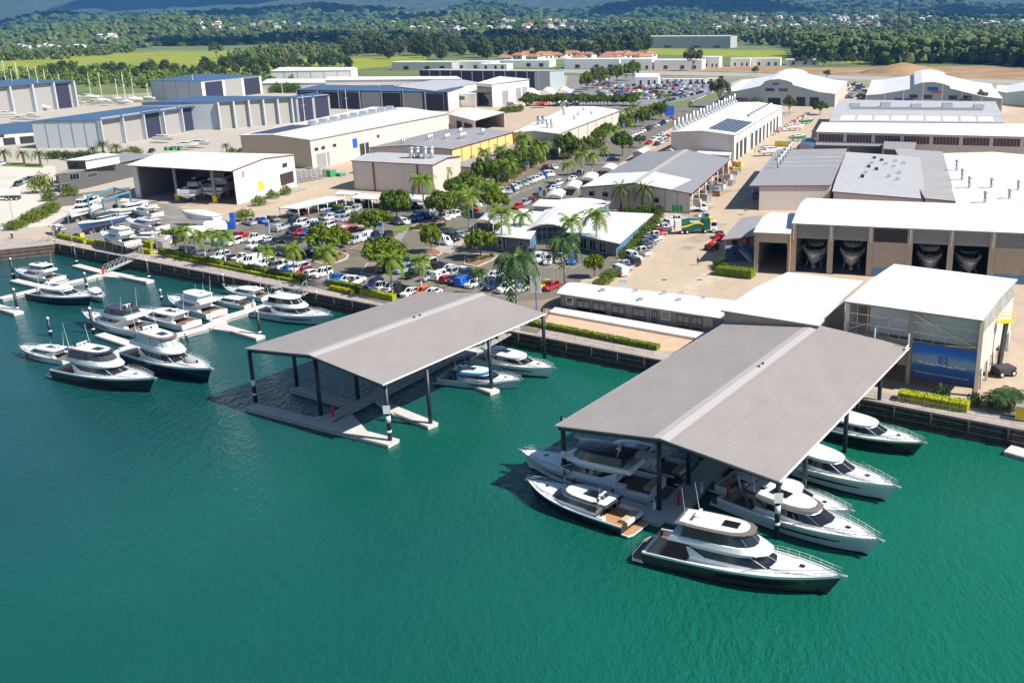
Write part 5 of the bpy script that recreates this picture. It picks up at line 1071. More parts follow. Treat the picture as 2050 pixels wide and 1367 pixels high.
def row(where,hp,cars,group='cars parked in the marina car park',lod=1,flip=''):
    """hp: pixel pair tail->nose giving the heading; cars: 'x,y,ct[-]' with - for a reversed car"""
    a,b_=G(*hp[0]),G(*hp[1]); h0=math.atan2((b_-a).y,(b_-a).x)
    L=[]
    for tkn in cars.split():
        q=tkn.split(','); L.append((float(q[0]),float(q[1]),q[2]))
    L.sort(key=lambda e:e[0])
    for i,(x,y,cd) in enumerate(L):
        rz=h0+(math.pi if cd.endswith('-') else 0)+R.uniform(-.04,.04)
        lab='%s %s, %s from left %s'%(CC[cd[0]][0],TN[cd[1]][1],ordn(i),where)
        put_car(x,y,cd,rz,lab,group,lod)
row('in the front row by the quay hedge',((660,546),(618,560)),'370,507,kU- 395,512,gC 424,511,gH 441,519,wS 455,525,kH 487,522,wU- 503,529,wV 533,533,wS 548,540,gU 568,536,wU- 575,545,bC 599,543,wS 608,549,rH 626,552,wH- 645,553,wS 672,563,bC 695,566,wC 711,569,wU- 748,576,nS 762,582,wU 782,584,wK 806,587,kS- 822,591,wC 846,590,oH 864,592,wC',)
row('in the middle block near the hedge',((560,494),(520,507)),'340,488,wU- 357,484,kS- 432,484,wU 444,489,bH 468,490,wS 481,475,rC- 509,482,wU 532,486,wC 512,496,wS 527,500,nS 552,488,kH 563,484,kC 578,484,kC 592,488,kC 552,506,kC 572,509,kC 588,511,kC 613,514,kS- 626,500,nC')
row('in the row beside the left street sign',((640,452),(600,466)),'563,461,sK- 585,450,kS 602,452,wS 621,455,wK 637,457,nS- 656,458,wS 588,467,kS 603,469,rC 618,470,bC 640,470,nC 686,466,wH 700,468,rK- 712,464,rH- 718,471,oH 703,487,sH 714,486,sV 731,481,wV 750,479,nS 772,479,kS')
row('in the short row behind the cream carport',((700,428),(668,442)),'647,438,gC 662,439,wC 679,435,nS 676,442,sH 688,443,sS 697,427,wU 711,424,sK 735,434,nU 748,434,gS')
row('parked by the cream carport',((575,424),(610,434)),'500,449,sU- 525,446,bC 548,443,gH 587,431,wU 607,429,rH 638,422,sU 653,421,bH 668,417,gC 682,412,kS 716,412,sU 736,410,gC 790,412,nC 830,416,kH')
row('in the curved row under the round trees',((790,440),(818,448)),'795,449,kS 809,448,wH 818,443,gH 834,440,bC 842,436,nS 851,436,nS 857,430,wV- 887,440,wU 899,436,wS 908,432,wS- 921,427,gH 933,422,gU- 947,421,rH 952,413,wS 964,403,nH 968,400,wS 978,396,wS')
row('in the bay by the drive path',((870,478),(905,488)),'890,489,wV 906,481,kS 922,475,lC')
row('in the back row left of the palms',((840,532),(795,546)),'777,543,kU 800,533,nS 809,545,lS 824,532,nU 857,534,wS 879,539,kS- 899,544,wC 914,549,sS- 926,551,wU 939,552,nS- 988,557,wC')
row('in the near row left of the white sign',((910,548),(868,563)),'829,554,kU- 861,559,sU 884,557,wK- 897,564,rH- 912,566,nH 933,569,bK- 950,573,wC 978,569,nC 987,578,nS 1012,583,wS 1039,585,sC 1035,560,kH 1047,567,bC 1063,574,nU 1086,577,yH 1103,579,rH')
row('in front of the reception building',((1066,508),(1060,524)),'1013,524,kS 1035,525,sC 1063,512,gK 1078,523,wS 1097,526,wK 1122,523,wU 1145,526,bS')
row('along the left side of the drive',((1030,378),(1045,388)),'992,392,wH 1004,387,wU 1017,386,sU 1024,382,nC 1031,379,wH 1038,375,sS 1050,371,sU 1060,367,sS 1067,364,wU 1075,361,wC 1082,358,wU 1088,355,bU 1095,353,wS 1103,352,wS 1092,340,kU- 1110,338,wC')
row('along the right side of the drive',((1055,404),(1030,416)),'1037,417,rC 1051,411,sU 1058,407,nC 1063,404,rH 1072,399,kS 1082,395,kS 1109,380,wC 1117,384,wC 1106,374,nC 1118,371,wS 1146,361,wC 1150,355,nC 1160,350,nC 1098,412,kH')
row('against the leafy hedge of the concrete yard',((1270,500),(1310,514)),'1240,549,wV- 1250,537,sU- 1263,529,kK- 1268,519,wS 1285,509,wU- 1291,494,gU 1299,489,gS 1305,484,nH 1311,477,wU- 1320,469,rC 1330,461,wU 1336,451,wK- 1356,445,wU',group='cars parked along the concrete yard')
row('in the far street row by the factory',((1290,262),(1302,268)),'1257,278,rH 1263,275,wC 1269,272,wS 1276,270,wH 1282,267,wC 1288,264,wS 1295,262,nS 1302,259,gS 1309,256,sU 1316,253,wC 1322,251,nC 1328,248,nS 1334,245,wH 1340,243,sC 1345,240,rH',group='cars on the far street',lod=0)
row('in the double row beside the long factory',((1322,278),(1306,284)),'1299,289,rH 1308,283,wK 1317,278,wS 1324,273,wC 1331,268,wC 1315,291,nC 1324,288,wC 1333,283,sC 1328,279,wS 1336,276,rC',group='cars on the far street',lod=0)
row('near the leafy corner of the far street',((1110,322),(1130,322)),'1102,318,gC 1108,312,wS 1228,322,nC 1112,308,wH 1095,316,kH',lod=0)
row('on the pale paving by the round shrub',((30,360),(15,366)),'36,372,kH 45,368,sC 52,365,nC 60,362,nC 15,388,wS 6,391,wC 3,331,wC 304,305,kC 268,308,kC',group='cars on the pale paving',lod=1)
row('beside the blue office of the yard',((1440,474),(1445,484)),'1441,478,nU 1413,440,sU-',group='cars parked along the concrete yard')
# far vehicle yard: small cars, boats and trailers
rf=random.Random(11); n=0
def far_item(x,y,code,rz,lab='small car among the packed vehicles of the far yard'): return put_car(x,y,code,rz,lab,'vehicles of the far yard',0)
for k in range(9):
    y0=160+k*6.2; x0=1180+k*2; x1=1440-k*17
    if x1<x0: continue
    x=x0
    while x<x1:
        x+=rf.uniform(9,15); y=y0+(x-x0)*.01+rf.uniform(-1,1)
        if x>1150 and n<110 and not(1215<x<1300 and y<168): far_item(x,y,rf.choice('wwwwsgknbr')+rf.choice('SCHUV'),rf.choice((0,1.57))+rf.uniform(-.1,.1)-.5); n+=1
for i in range(34):
    t=i/33; x=1330+t*130; y=205-t*33; far_item(x,y,rf.choice('wnnbkws')+'C',1.1+.5,'small car in the long kerbside line beyond the lawn strip')
for i in range(10): t=i/9; far_item(1385+t*45,204-t*18,rf.choice('wws')+'C',1.2,'small car parked right of the lawn strip')
for i in range(26):
    far_item(1010+rf.uniform(0,150),203+rf.uniform(-4,12),rf.choice('wwwsgk')+rf.choice('SCV'),rf.uniform(0,3),'small car beyond the dark hedge of the far yard')
for i in range(34): far_item(1695+rf.uniform(0,38),168+rf.uniform(0,36),rf.choice('wnnbkws')+rf.choice('CSU'),rf.uniform(0,3),'small car between the two wavy halls')
# lorries
def bogey(r,x,y,rad=.5,wd=.35):
    b=MB(); b.tube((x,y-wd/2,rad),(x,y+wd/2,rad),rad,12,0); b.tube((x,y-wd/2-.01,rad),(x,y+wd/2+.01,rad),rad*.5,8,1); b.build('wheel',[M_rubber,M_white],r)
p=G(1392,466); r=thing('refuse_truck','green and white refuse truck with yellow swoosh in the concrete yard','truck',p,math.radians(8))
gd=mat('dark_green_body',(.01,.10,.075),.4)
b=MB(); rs=[]
for x,hh,ww in ((-3.9,1.5,1.15),(-3.4,2.35,1.2),(-1.5,2.75,1.22),(.6,2.6,1.22),(1.4,2.3,1.2)): rs.append([(x,ww*math.cos(a)*1.0,.95+hh*max(0,math.sin(a))**.55) for a in [math.pi*i/8 for i in range(9)]])
b.loft(rs,0,closed=False); b.face(rs[-1][::-1]); b.build('hopper_body',gd,r,smooth=False)
b=MB(); b.prism([(-5.1,-1.2),(-3.6,-1.2),(-3.6,1.2),(-5.1,1.2)],.9,3.3); b.build('tailgate',M_ww,r)
b=MB(); b.prism([(1.6,-1.2),(3.1,-1.2),(3.1,1.2),(1.6,1.2)],.95,3.5); b.build('front_arm_box',gd,r)
b=MB(); b.loft([rr(3.3,5.1,1.2,.6),rr(3.3,5.15,1.2,1.7),rr(3.35,4.9,1.15,2.9)],0,cap1=True); b.build('cab',M_white,r)
b=MB(); b.loft([rr(3.5,5.16,1.21,1.7),rr(3.5,4.97,1.18,2.6)],0); b.build('windscreen',M_glass,r)
b=MB(); b.box((3.3,-1,2.9),(4.2,1,3.6)); b.build('roof_fairing',M_yelp,r)
for sg in(-1,1):
    b=MB(); pts=[(-3.6,1.5),(-2.2,1.75),(-.5,2.35),(.9,2.4),(1.6,2.0)]
    b.loft([[(x,sg*1.245,z) for x,z in pts],[(x,sg*1.245,z+.42) for x,z in pts]],closed=False); b.build('yellow_swoosh',M_yelp,r)
    b=MB(); b.box((-1.6,sg*1.24-.02,2.8),(.6,sg*1.24+.02,3.15)); b.build('white_panel',M_white,r)
b=MB(); b.box((-4.9,-.5,.7),(5,.5,.95)); b.build('chassis',M_charc,r)
for x in (-3.4,-2.2,2.2,4.2):
    for sg in(-1,1): bogey(r,x,sg*1.05)
p=G(-5,402); r=thing('tanker_truck','long white tanker trailer at the left edge on the pale paving','truck',p,math.radians(14))
b=MB(); b.tube((-8,0,2.3),(6.3,0,2.3),1.15,14); b.build('tank',M_white,r,smooth=True)
b=MB(); b.box((-8,-.5,.9),(6.2,.5,1.2)); b.build('chassis',M_charc,r)
for x in (5.4,4.1,2.8,-4,-5.3):
    for sg in(-1,1): bogey(r,x,sg*1.05)
def truck(px,py,rz,label,cab=M_white,box=M_white,name='truck'):
    r=thing(name,label,'truck',G(px,py),rz); b=MB(); b.loft([rr(1.6,3.4,1.1,.5),rr(1.6,3.4,1.1,1.5),rr(1.7,3.1,1.0,2.5)],0,cap1=True); b.build('cab',cab,r)
    b=MB(); b.loft([rr(1.9,3.42,1.11,1.5),rr(1.9,3.17,1.03,2.2)],0); b.build('windscreen',M_glass,r)
    b=MB(); b.box((-3.4,-1.1,.9),(1.4,1.1,1.3)); b.build('tray',box,r)
    for x in (-2.3,2.5):
        for sg in(-1,1): bogey(r,x,sg*.95,.42,.3)
    return r
truck(1388,424,math.radians(10),'white truck just behind the green refuse truck')
truck(1513,395,math.radians(-95),'blue and white truck in the shade left of the workshop hall',cab=M_bluew)
def caravan(px,py,rz,L,label,m_=M_white,nm='caravan'):
    r=thing(nm,label,nm,G(px,py),rz); b=MB(); b.loft([rr(-L/2,L/2,1.15,.6),rr(-L/2,L/2,1.15,1.5),rr(-L/2+.2,L/2-.5,1.1,2.5),rr(-L/2+.5,L/2-.9,.9,2.7)],0,cap1=True,cap0=True); b.build('shell',m_,r,smooth=False)
    for sg in(-1,1): bogey(r,-.2,sg*1.05,.35,.25)
    b=MB(); b.beam((L/2,0,.6),(L/2+1.3,0,.5),.1,.1); b.build('drawbar',M_charc,r)
caravan(391,475,math.radians(20),5,'white domed caravan in the car park near the shrink wrapped boat')
caravan(432,464,math.radians(15),5.5,'long white trailer beside the blue gate pump',nm='trailer')
# skips, cabinets, small yard items
def crate(px,py,sx,sy,sz,m_,name,label,rz=None,cat=None,group=None,lid=True,z=GZ):
    r=thing(name,label,cat or name.replace('_',' '),G(px,py,z),AV if rz is None else rz,group); b=MB(); b.box((-sx/2,-sy/2,0.05),(sx/2,sy/2,sz)); b.build('body',m_,r)
    b=MB()
    for x in(-sx/2,sx/2):
        for y in(-sy/2,sy/2): b.box((x-.05,y-.05,0),(x+.05,y+.05,sz+.04))
    b.box((-sx/2-.05,-sy/2-.05,sz),(sx/2+.05,sy/2+.05,sz+.06)) if lid else None
    b.build('frame',M_galv if m_ is not M_galv else M_trimg,r)
crate(327,497,2.6,1.8,1.7,M_galv,'equipment_cabinet','grey metal cabinet on the asphalt left of the first palm','' and 0 or None,'cabinet')
crate(660,353,4,2.4,2.2,M_grnp,'skip_bin','bright green skip bin between the open shed and the box hall',cat='skip')
crate(678,352,4.5,2.4,1.0,M_grnp,'skip_bin','low open green skip bin right of the taller green one',cat='skip')
for i,x in enumerate((335,347,361)): crate(x,301,2,1.2,1.3,M_grnp,'wheelie_skip',['left','middle','right'][i]+' one of three small green bins behind the open boat shed',cat='bin')
crate(2048,838,1.6,1.6,1.8,M_yelp,'yellow_bin','bright yellow bin on the quay at the right edge',cat='bin')
crate(1560,292,3,1.6,1.8,M_yelp,'lift_basket','yellow platform in the far yard, left one',cat='platform'); crate(1573,293,3,1.6,1.8,M_yelp,'lift_basket','yellow platform in the far yard, right one',cat='platform')
crate(163,477,1.2,1.0,1.3,M_yelp,'yellow_bin','yellow bin behind the short yellow hedge',cat='bin')
# stacked racks
r=thing('steel_racking','stacked grey steel racks between the open boat shed and the green skips','racking',G(615,362),AU); b=MB()
for i in range(7):
    for j in range(6): b.box((-6+i*2,-2.2,.2+j*.6),(-6+i*2+.15,2.2,.32+j*.6)); 
for j in range(7):
    b.box((-6,-2.2,j*.6),(6.2,-2.05,j*.6+.12)); b.box((-6,2.05,j*.6),(6.2,2.2,j*.6+.12))
b.build('rack_frame',M_galv,r)
r=thing('stacked_beams','stack of long grey beams lying in the yard in front of the open boat shed','beams',G(565,388),AU+.05); b=MB()
for i in range(5): b.box((-9,-1.2+i*.55,.1),(9-.4*i,-.8+i*.55,.45)); 
b.build('beams',M_galv,r)
# goods beside the grey warehouse
GS='goods stacked beside the grey warehouse'; rg=random.Random(5)
cols=[('white',M_ww),('cardboard brown',mat('cardboard',(.40,.26,.14),.8)),('grey steel',M_galv),('orange',M_orgp),('blue',M_blup),('yellow',M_yelp),('grey',M_char)]
loc_=[(1395,414),(1403,410),(1412,405),(1398,402),(1420,398),(1408,396),(1428,392),(1416,387),(1436,385),(1424,380),(1444,378),(1432,372),(1452,372),(1440,364),(1459,364),(1448,356),(1466,356),(1456,348),(1472,350),(1464,340),(1478,342),(1470,334),(1482,334),(1424,370),(1406,420),(1437,392),(1463,371),(1450,345)]
seen={}
for i,(x,y) in enumerate(loc_):
    cn,cm=(cols[5],cols[3])[i%2] if y<350 else cols[[0,1,2,0,2,1,3,6,2,4,0,1,2,6][i%14]]
    k_=['nearest','next','further','far','farther','distant','last','hindmost'][min(7,seen.get(cn,0))]; seen[cn]=seen.get(cn,0)+1
    crate(x,y,rg.uniform(1.2,2.6),rg.uniform(1.1,2),rg.uniform(.8,2.4),cm,'stacked_goods','%s %s crate of the goods beside the grey warehouse'%(k_,cn),rz=AV+rg.uniform(-.3,.3),cat='crate',group=GS)
crate(1400,432,3.2,1.2,.5,M_ww,'stacked_goods','long white boat mould lying beside the white truck',rz=AU,cat='mould')
def yardboat(px,py,label,col,rz,L=8):
    make_boat('trailer_boat',label,'boat',L,loc=G(px,py)+Vector((0,0,1.5)),rz=rz,kind='small',hull=col,domes=0,antennas=0,rail=False,hullwin=False,keel=True,detail=0,group='boats on trailers in the far yard')
yardboat(1545,312,'white hulled boat at the foot of the workshop hall vents',H_white,.3,10); yardboat(1592,262,'white boat on a cradle below the green ones',H_white,.3,9)
yardboat(1598,283,'green and white boat near the yellow platforms',hullmat('hull_green',(.01,.30,.08)),.3,8); yardboat(1615,249,'bright green boat farthest up the yard',hullmat('hull_green',(.01,.30,.08)),.4,8)
for i,(x,y,rz) in enumerate([(395,424,0)]*0): pass
for i in range(14):
    x=1545+i*5.5; y=272-i*3.2; crate(x,y,rg.uniform(1,2.5),rg.uniform(1,2),rg.uniform(.6,1.6),(M_ww,M_ww,M_redp)[i%3],'yard_item','%s piece in the line of small goods along the long factory'%ordn(i),rz=rg.uniform(0,3),cat='goods',group='goods along the long factory')
# masts and boats of the far left yard
GM='sailing boats with tall bare masts ashore at the left'
for i,(x,yb,yt) in enumerate([(20,212,120),(44,210,124),(84,222,134),(97,205,138),(124,200,148),(182,200,147),(205,208,148),(236,205,157),(268,205,155),(390,200,150),(33,216,140),(66,204,131),(113,214,157),(148,199,163),(252,211,146),(297,203,167)]):
    p=G(x,yb); r=thing('sailing_boat','','sailing boat',(p.x,p.y,GZ+1.6),R.uniform(-.4,.4),GM); r['label']='sailing boat ashore with a bare pale mast, %s from the left'%ordn(i)
    b=MB(); L=11; rings=[]
    for k in range(8):
        s=k/7; hw=1.7*max(.02,1-(abs(s-.4)/.62)**2.2); rings.append([(s*L-L/2,-hw,1.1),(s*L-L/2,-hw*.8,.2),(s*L-L/2,0,-.5),(s*L-L/2,hw*.8,.2),(s*L-L/2,hw,1.1)])
    b.loft(rings,closed=False); b.loft([[q[0],q[4]] for q in rings],closed=False); b.build('hull',M_white,r,smooth=False)
    b=MB(); b.loft([ringplan(-2,2.6,1.0,1.1,.5,5),ringplan(-1.8,2.2,.8,1.6,.5,5)],cap1=True); b.build('cabin',M_white,r)
    zt_=ZT((x,yb),(x,yt))-GZ-1.6; b=MB(); b.tube((.5,0,1),(.5,0,zt_),.16,5); b.tube((.5,-1.2,zt_*.6),(.5,1.2,zt_*.6),.07,4); b.tube((.5,0,2.4),(-3.6,0,2.3),.12,5); b.build('mast',M_white,r)
for i,(x,y0,yt) in enumerate([(571,235,160),(611,245,190),(695,225,180)]):
    p=G(x,y0); r=thing('lone_mast','tall pale mast standing before the navy sheds, %s from the left'%ordn(i),'mast',p,0,'masts before the navy sheds'); b=MB(); zt_=ZT((x,y0),(x,yt))-GZ; b.tube((0,0,0),(0,0,zt_),.2,6,r2=.12); b.build('spar',M_white,r); b=MB(); b.tube((-1.4,0,zt_*.62),(1.4,0,zt_*.62),.08,4); b.build('spreader',M_white,r)
for i,(x,y) in enumerate([(160,212),(190,211),(217,212),(250,208),(270,204),(228,206),(42,245),(66,240),(15,235),(330,286),(375,300),(402,296)]):
    make_boat('cruiser_ashore','white cruiser ashore among the left sheds, %s in order from the left'%ordn(sorted([160,190,217,250,270,228,42,66,15,330,375,402]).index(x)),'boat ashore',10,loc=G(x,y)+Vector((0,0,1.5)),rz=R.uniform(-.6,.2),kind='small',domes=0,antennas=0,rail=False,hullwin=False,detail=0,group='cruisers ashore among the left sheds')
# travel lift
r=thing('travel_lift','blue steel travel lift frame straddling boats on the hardstand','travel lift',G(225,425),0)
P4=[G(x,y,GZ) for x,y in ((182,428),(215,432),(268,420),(240,408))]
P4=[G(183,440),G(213,446),G(266,428),G(236,420)]
zt_=GZ+6.2
b=MB()
for q in P4: b.box(q-Vector((.18,.18,0)),Vector((q.x+.18,q.y+.18,zt_)))
b.build('legs',mat('faded_teal',(.10,.25,.30),.5),r,world=True)
b=MB(); tp=[Vector((q.x,q.y,zt_)) for q in P4]; b.beam(tp[1],tp[2],.45,.5); b.beam(tp[0],tp[3],.45,.5); b.beam(tp[2],tp[3],.4,.4); b.build('top_beams',mat('faded_teal',(.10,.25,.30),.5),r,world=True)
for q in P4: b=MB(); b.tube(q+Vector((-.5,-.25,.8)),q+Vector((-.5,.25,.8)),.8,10); b.build('wheel',M_rubber,r,world=True)
# blue pump, boom lift
r=thing('blue_pump','tall blue pump cabinet at the car park corner by the palms','pump',G(468,458),0); b=MB(); b.box((-.5,-.5,0),(.5,.5,4)); b.build('column',M_blup,r); b=MB(); b.box((-1.8,-.6,0),(-.5,.6,1.6)); b.build('cabinet',M_blup,r)
r=thing('boom_lift','orange red boom lift parked left of the yard office','boom lift',G(1425,500),0.9); b=MB(); b.box((-1.4,-1,.4),(1.4,1,1.3)); b.build('base',mat('dark_red',(.18,.02,.02),.5),r); b=MB(); b.beam((-1,0,1.8),(3,0,2.6),.4,.4); b.box((3,-.8,1.8),(4,.8,3)); b.build('boom_arm',M_redp,r)
for x in(-1,1):
    for y in(-1,1): bogey(r,x,y*.95,.45,.3)
r=thing('yellow_boom_lift','yellow boom lift with ladder rails right of the launch hall','boom lift',G(2008,750),0.3); b=MB(); b.box((-1.4,-1,.4),(1.4,1,1.3)); b.build('base',M_charc,r); b=MB(); b.beam((-1,0,1.8),(-.6,0,8),.5,.5,up=(0,1,0)); b.build('mast_arm',M_charc,r); b=MB(); b.box((-1.6,-.7,8),(.4,.7,8.1)); 
for z in(8.5,9.1): 
    for p_,q_ in (((-1.6,-.7),(.4,-.7)),((.4,-.7),(.4,.7)),((.4,.7),(-1.6,.7)),((-1.6,.7),(-1.6,-.7))): b.tube((*p_,z),(*q_,z),.05,4)
b.build('basket',M_yelp,r)
for x in(-1,1):
    for y in(-1,1): bogey(r,x,y*.95,.45,.3)
# ================= vegetation =================
def leafmat(key,c,c2,ns=.9,ns2=None):
    q=mat(key,c,.55,noise=.5,ns=ns,col2=c2,spec=.25); b=q.node_tree.nodes['Principled BSDF']
    b.inputs['Transmission Weight'].default_value=0; b.inputs['Sheen Weight'].default_value=.0; b.inputs['Subsurface Weight'].default_value=0
    return q
L_bright=leafmat('leaf_bright',(.16,.21,.008),(.07,.11,.006)); L_mid=leafmat('leaf_mid',(.12,.175,.012),(.045,.09,.008)); L_dark=leafmat('leaf_dark',(.05,.10,.018),(.02,.05,.012)); L_gum=leafmat('leaf_gum',(.13,.15,.05),(.06,.08,.03))
L_palm=leafmat('palm_leaf',(.17,.24,.01),(.07,.13,.01),2.); L_palmd=leafmat('palm_leaf_dark',(.05,.10,.02),(.025,.06,.015),2.); L_date=leafmat('date_palm_leaf',(.10,.14,.02),(.05,.08,.015),2.)
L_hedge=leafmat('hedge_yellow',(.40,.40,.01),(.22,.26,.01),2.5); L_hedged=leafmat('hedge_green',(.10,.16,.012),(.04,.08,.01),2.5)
L_hedgem=leafmat('hedge_lime',(.17,.22,.01),(.08,.12,.01),2.5)
M_bark=mat('bark',(.20,.16,.12),.9,noise=.3,ns=3); M_ptrunk=mat('palm_trunk',(.42,.40,.38),.85,noise=.15,ns=2); M_shaft=mat('crownshaft',(.33,.42,.03),.5); M_dtrunk=mat('date_trunk',(.13,.09,.06),.95,noise=.4,ns=4)
rv=random.Random(21)
def rdir(g): 
    z=g.uniform(-1,1); a=g.uniform(0,2*math.pi); q=math.sqrt(1-z*z); return Vector((q*math.cos(a),q*math.sin(a),z))
def leaves(b,c,r,rz,n,ls,g,m=0,fill=.55):
    for _ in range(n):
        d=rdir(g); k=g.uniform(fill,1.03); p=Vector((c[0]+d.x*r*k,c[1]+d.y*r*k,c[2]+d.z*rz*k)); nn=(d+rdir(g)*.8).normalized(); u=nn.orthogonal().normalized(); u=(Matrix.Rotation(g.uniform(0,6.28),3,nn)@u); v=nn.cross(u); s=ls*g.uniform(.6,1.2)
        b.face([p-u*s*.5,p+v*s*.32,p+u*s*.5,p-v*s*.32],m)
def tree_proto(kind,seed):
    g=random.Random(seed); r=thing('tree','','tree'); cr=MB(); tr=MB()
    if kind=='full':
        for i in range(26):
            a=2.4*i; t=(i+.5)/26; u=math.sin(math.pi*(.12+.8*t))*.55*g.uniform(.6,1); z=.16+.72*t*g.uniform(.85,1.1); rad=g.uniform(.2,.32); leaves(cr,(u*math.cos(a),u*math.sin(a),z),rad,rad*.5,85,.12,g)
        tr.tube((0,0,0),(0,0,.6),.03,5); cm=L_gum if seed%2 else L_gumd
    elif kind in('round','dark','gum'):
        nc={'round':32,'dark':32,'gum':20}[kind]; Z0={'round':.48,'dark':.5,'gum':.5}[kind]; top=[]
        for i in range(nc):
            a=2.4*i+g.uniform(-.5,.5); u=math.sqrt((i+.5)/nc)*.74; z=Z0+.34*(1-u*u*.9)*g.uniform(.45,1.12)+(0 if i%2 else -.14*u)
            rad=g.uniform(.12,.26)*(1 if kind!='gum' else .85); top.append(Vector((u*math.cos(a)*.95,u*math.sin(a)*.95,z))); leaves(cr,top[-1],rad*1.1,rad*.8,150 if kind!='gum' else 105,.115,g)
        tr.tube((0,0,0),(g.uniform(-.03,.03),0,.28),.035,6,r2=.026)
        for i in range(0,nc,2): q=top[i]; m_=Vector((q.x*.35,q.y*.35,.38+.1*g.random())); tr.tube((0,0,.26),m_,.018,4,r2=.012); tr.tube(m_,q,.012,4,r2=.005)
        cm={'round':L_bright,'dark':L_mid,'gum':L_gum}[kind]
    else:   # bush
        for i in range(9):
            a=2.4*i; u=math.sqrt(i/9)*.62; rad=g.uniform(.28,.42); leaves(cr,(u*math.cos(a),u*math.sin(a),.42*(1.25-u)),rad,rad*.85,100,.12,g)
        for i in range(5): a=i*1.3; tr.tube((0,0,0),(.4*math.cos(a),.4*math.sin(a),.5),.02,4)
        cm={'bush':L_mid,'bushb':L_bright,'bushd':L_dark}[kind]
    cr.build('crown',cm,r); tr.build('trunk',M_bark,r); r['u']=0; return r
def frond(b,a,L,lift,droop,n,w_,g,m=0,z0=0,hang=.55):
    ca,sa=math.cos(a),math.sin(a); P=[]
    for i in range(n+1):
        t=i/n; rad=L*(math.sin(t*1.45)/math.sin(1.45)); z=z0+L*(lift*t-droop*t*t); P.append(Vector((rad*ca,rad*sa,z)))
    sd=Vector((-sa,ca,0))
    for i in range(n):
        t=(i+.5)/n; ll=w_*(.35+math.sin(math.pi*min(1,t*.92+.06))**.7*.8)
        for sg in(-1,1):
            p=P[i];q=P[i+1]; o=sd*sg*ll*(.85+.2*g.random())+Vector((0,0,-ll*hang*(.6+.8*g.random())))+(q-p)*.7; b.face([p,p.lerp(q,.85),p.lerp(q,.7)+o,p.lerp(q,.3)+o*.95],m)
    for i in range(0,n): b.tube(P[i],P[i+1],.045*(1-i/n)+.015,3,m)
def palm_proto(kind,seed):
    g=random.Random(seed); r=thing('palm_tree','','palm tree'); H=1.0
    f=MB(); t=MB(); s=MB()
    if kind=='royal':     # unit: trunk height 8, fronds 3.4
        t.tube((0,0,0),(.1,0,3),.30,9,r2=.24); t.tube((.1,0,3),(.05,0,7.2),.24,9,r2=.15); s.tube((.05,0,7.2),(0,0,9.0),.19,8,r2=.09)
        for i in range(18):
            a=i*2.4+g.uniform(-.2,.2); k=i/15; frond(f,a,3.5*g.uniform(.88,1.1),1.6-1.35*k,1.2+.1*k,13,.85,g,0,8.7,.4)
        f.build('fronds',L_palm,r); s.build('crownshaft',M_shaft,r,smooth=True); t.build('trunk',M_ptrunk,r,smooth=True)
    elif kind=='dark':
        t.tube((0,0,0),(0,0,8.4),.27,8,r2=.17)
        for i in range(18): a=i*2.4; k=i/18; frond(f,a,4.0*g.uniform(.9,1.1),1.2-1.2*k,1.15+.2*k,14,1.0,g,0,8.5,.6)
        s.tube((0,0,8.3),(0,0,9.2),.2,8,r2=.1); f.build('fronds',L_palmd,r); s.build('crownshaft',M_shaft,r); t.build('trunk',M_ptrunk,r,smooth=True)
    else:  # date
        t.tube((0,0,0),(0,0,6.2),.5,9,r2=.38); t.sphere((0,0,6.2),.7,8,5)
        for i in range(34): a=i*2.4; k=i/34; frond(f,a,3.7*g.uniform(.9,1.1),1.25-1.5*k,.75+.25*k,11,.42,g,0,6.4,.15)
        f.build('fronds',L_date,r); t.build('trunk',M_dtrunk,r)
    r['u']=0; return r
L_gumd=leafmat('leaf_gum_dark',(.085,.115,.03),(.035,.055,.015))
PR={'full':[tree_proto('full',i) for i in (11,12,13,14)],'round':[tree_proto('round',i) for i in(1,2,3)],'dark':[tree_proto('dark',i) for i in (4,5)],'gum':[tree_proto('gum',i) for i in(6,7)],'bush':[tree_proto('bush',8)],'bushb':[tree_proto('bushb',9)],'bushd':[tree_proto('bushd',10)],'royal':[palm_proto('royal',i) for i in(1,2,3)],'pdark':[palm_proto('dark',4)],'date':[palm_proto('date',5)]}
CNT={}
def plant(kind,x,y,scale,label,group=None,z=GZ,name=None,cat=None):
    L=PR[kind]; k=CNT.get(kind,0); CNT[kind]=k+1; pr=L[k%len(L)]; p=G(x,y,z); rz=rv.uniform(0,6.28)
    sc_=scale if isinstance(scale,tuple) else (scale,scale,scale)
    if pr['u']==0: pr['u']=1; o=pr; o.location=p; o.rotation_euler=(0,0,rz); o.scale=sc_; o['label']=label; 
    else: o=dup(pr,p,rz,label,None,sc_)
    if group: o['group']=group
    if name: o.name=name
    if cat: o['category']=cat
    return o
def palm(bx,by,tx,ty,label,kind='royal',k=1):
    h=ZT((bx,by),(tx,ty))-GZ; base={'royal':8.9,'pdark':8.9,'date':6.6}[kind]; s=h/base
    plant(kind,bx,by,(s*k*1.0,s*k*1.0,s),label,'palm trees')
for i,(a,b_,c,d) in enumerate([(374,516,370,462),(412,521,411,468),(453,533,450,470),(537,545,533,497),(591,555,586,497),(658,571,651,501),(786,593,780,517),(845,585,841,519)]):
    palm(a,b_,c,d,'royal palm in the line behind the quay hedge, %s from the left'%ordn(i),k=1.0)
palm(960,592,957,540,'dark fronded palm at the far corner of the left canopy','pdark',.9)
palm(1036,640,1025,512,'tallest dark fronded palm, rising behind the ridge of the left canopy','pdark',.8)
palm(1131,572,1129,480,'dark fronded palm in front of the reception entrance','pdark',.85)
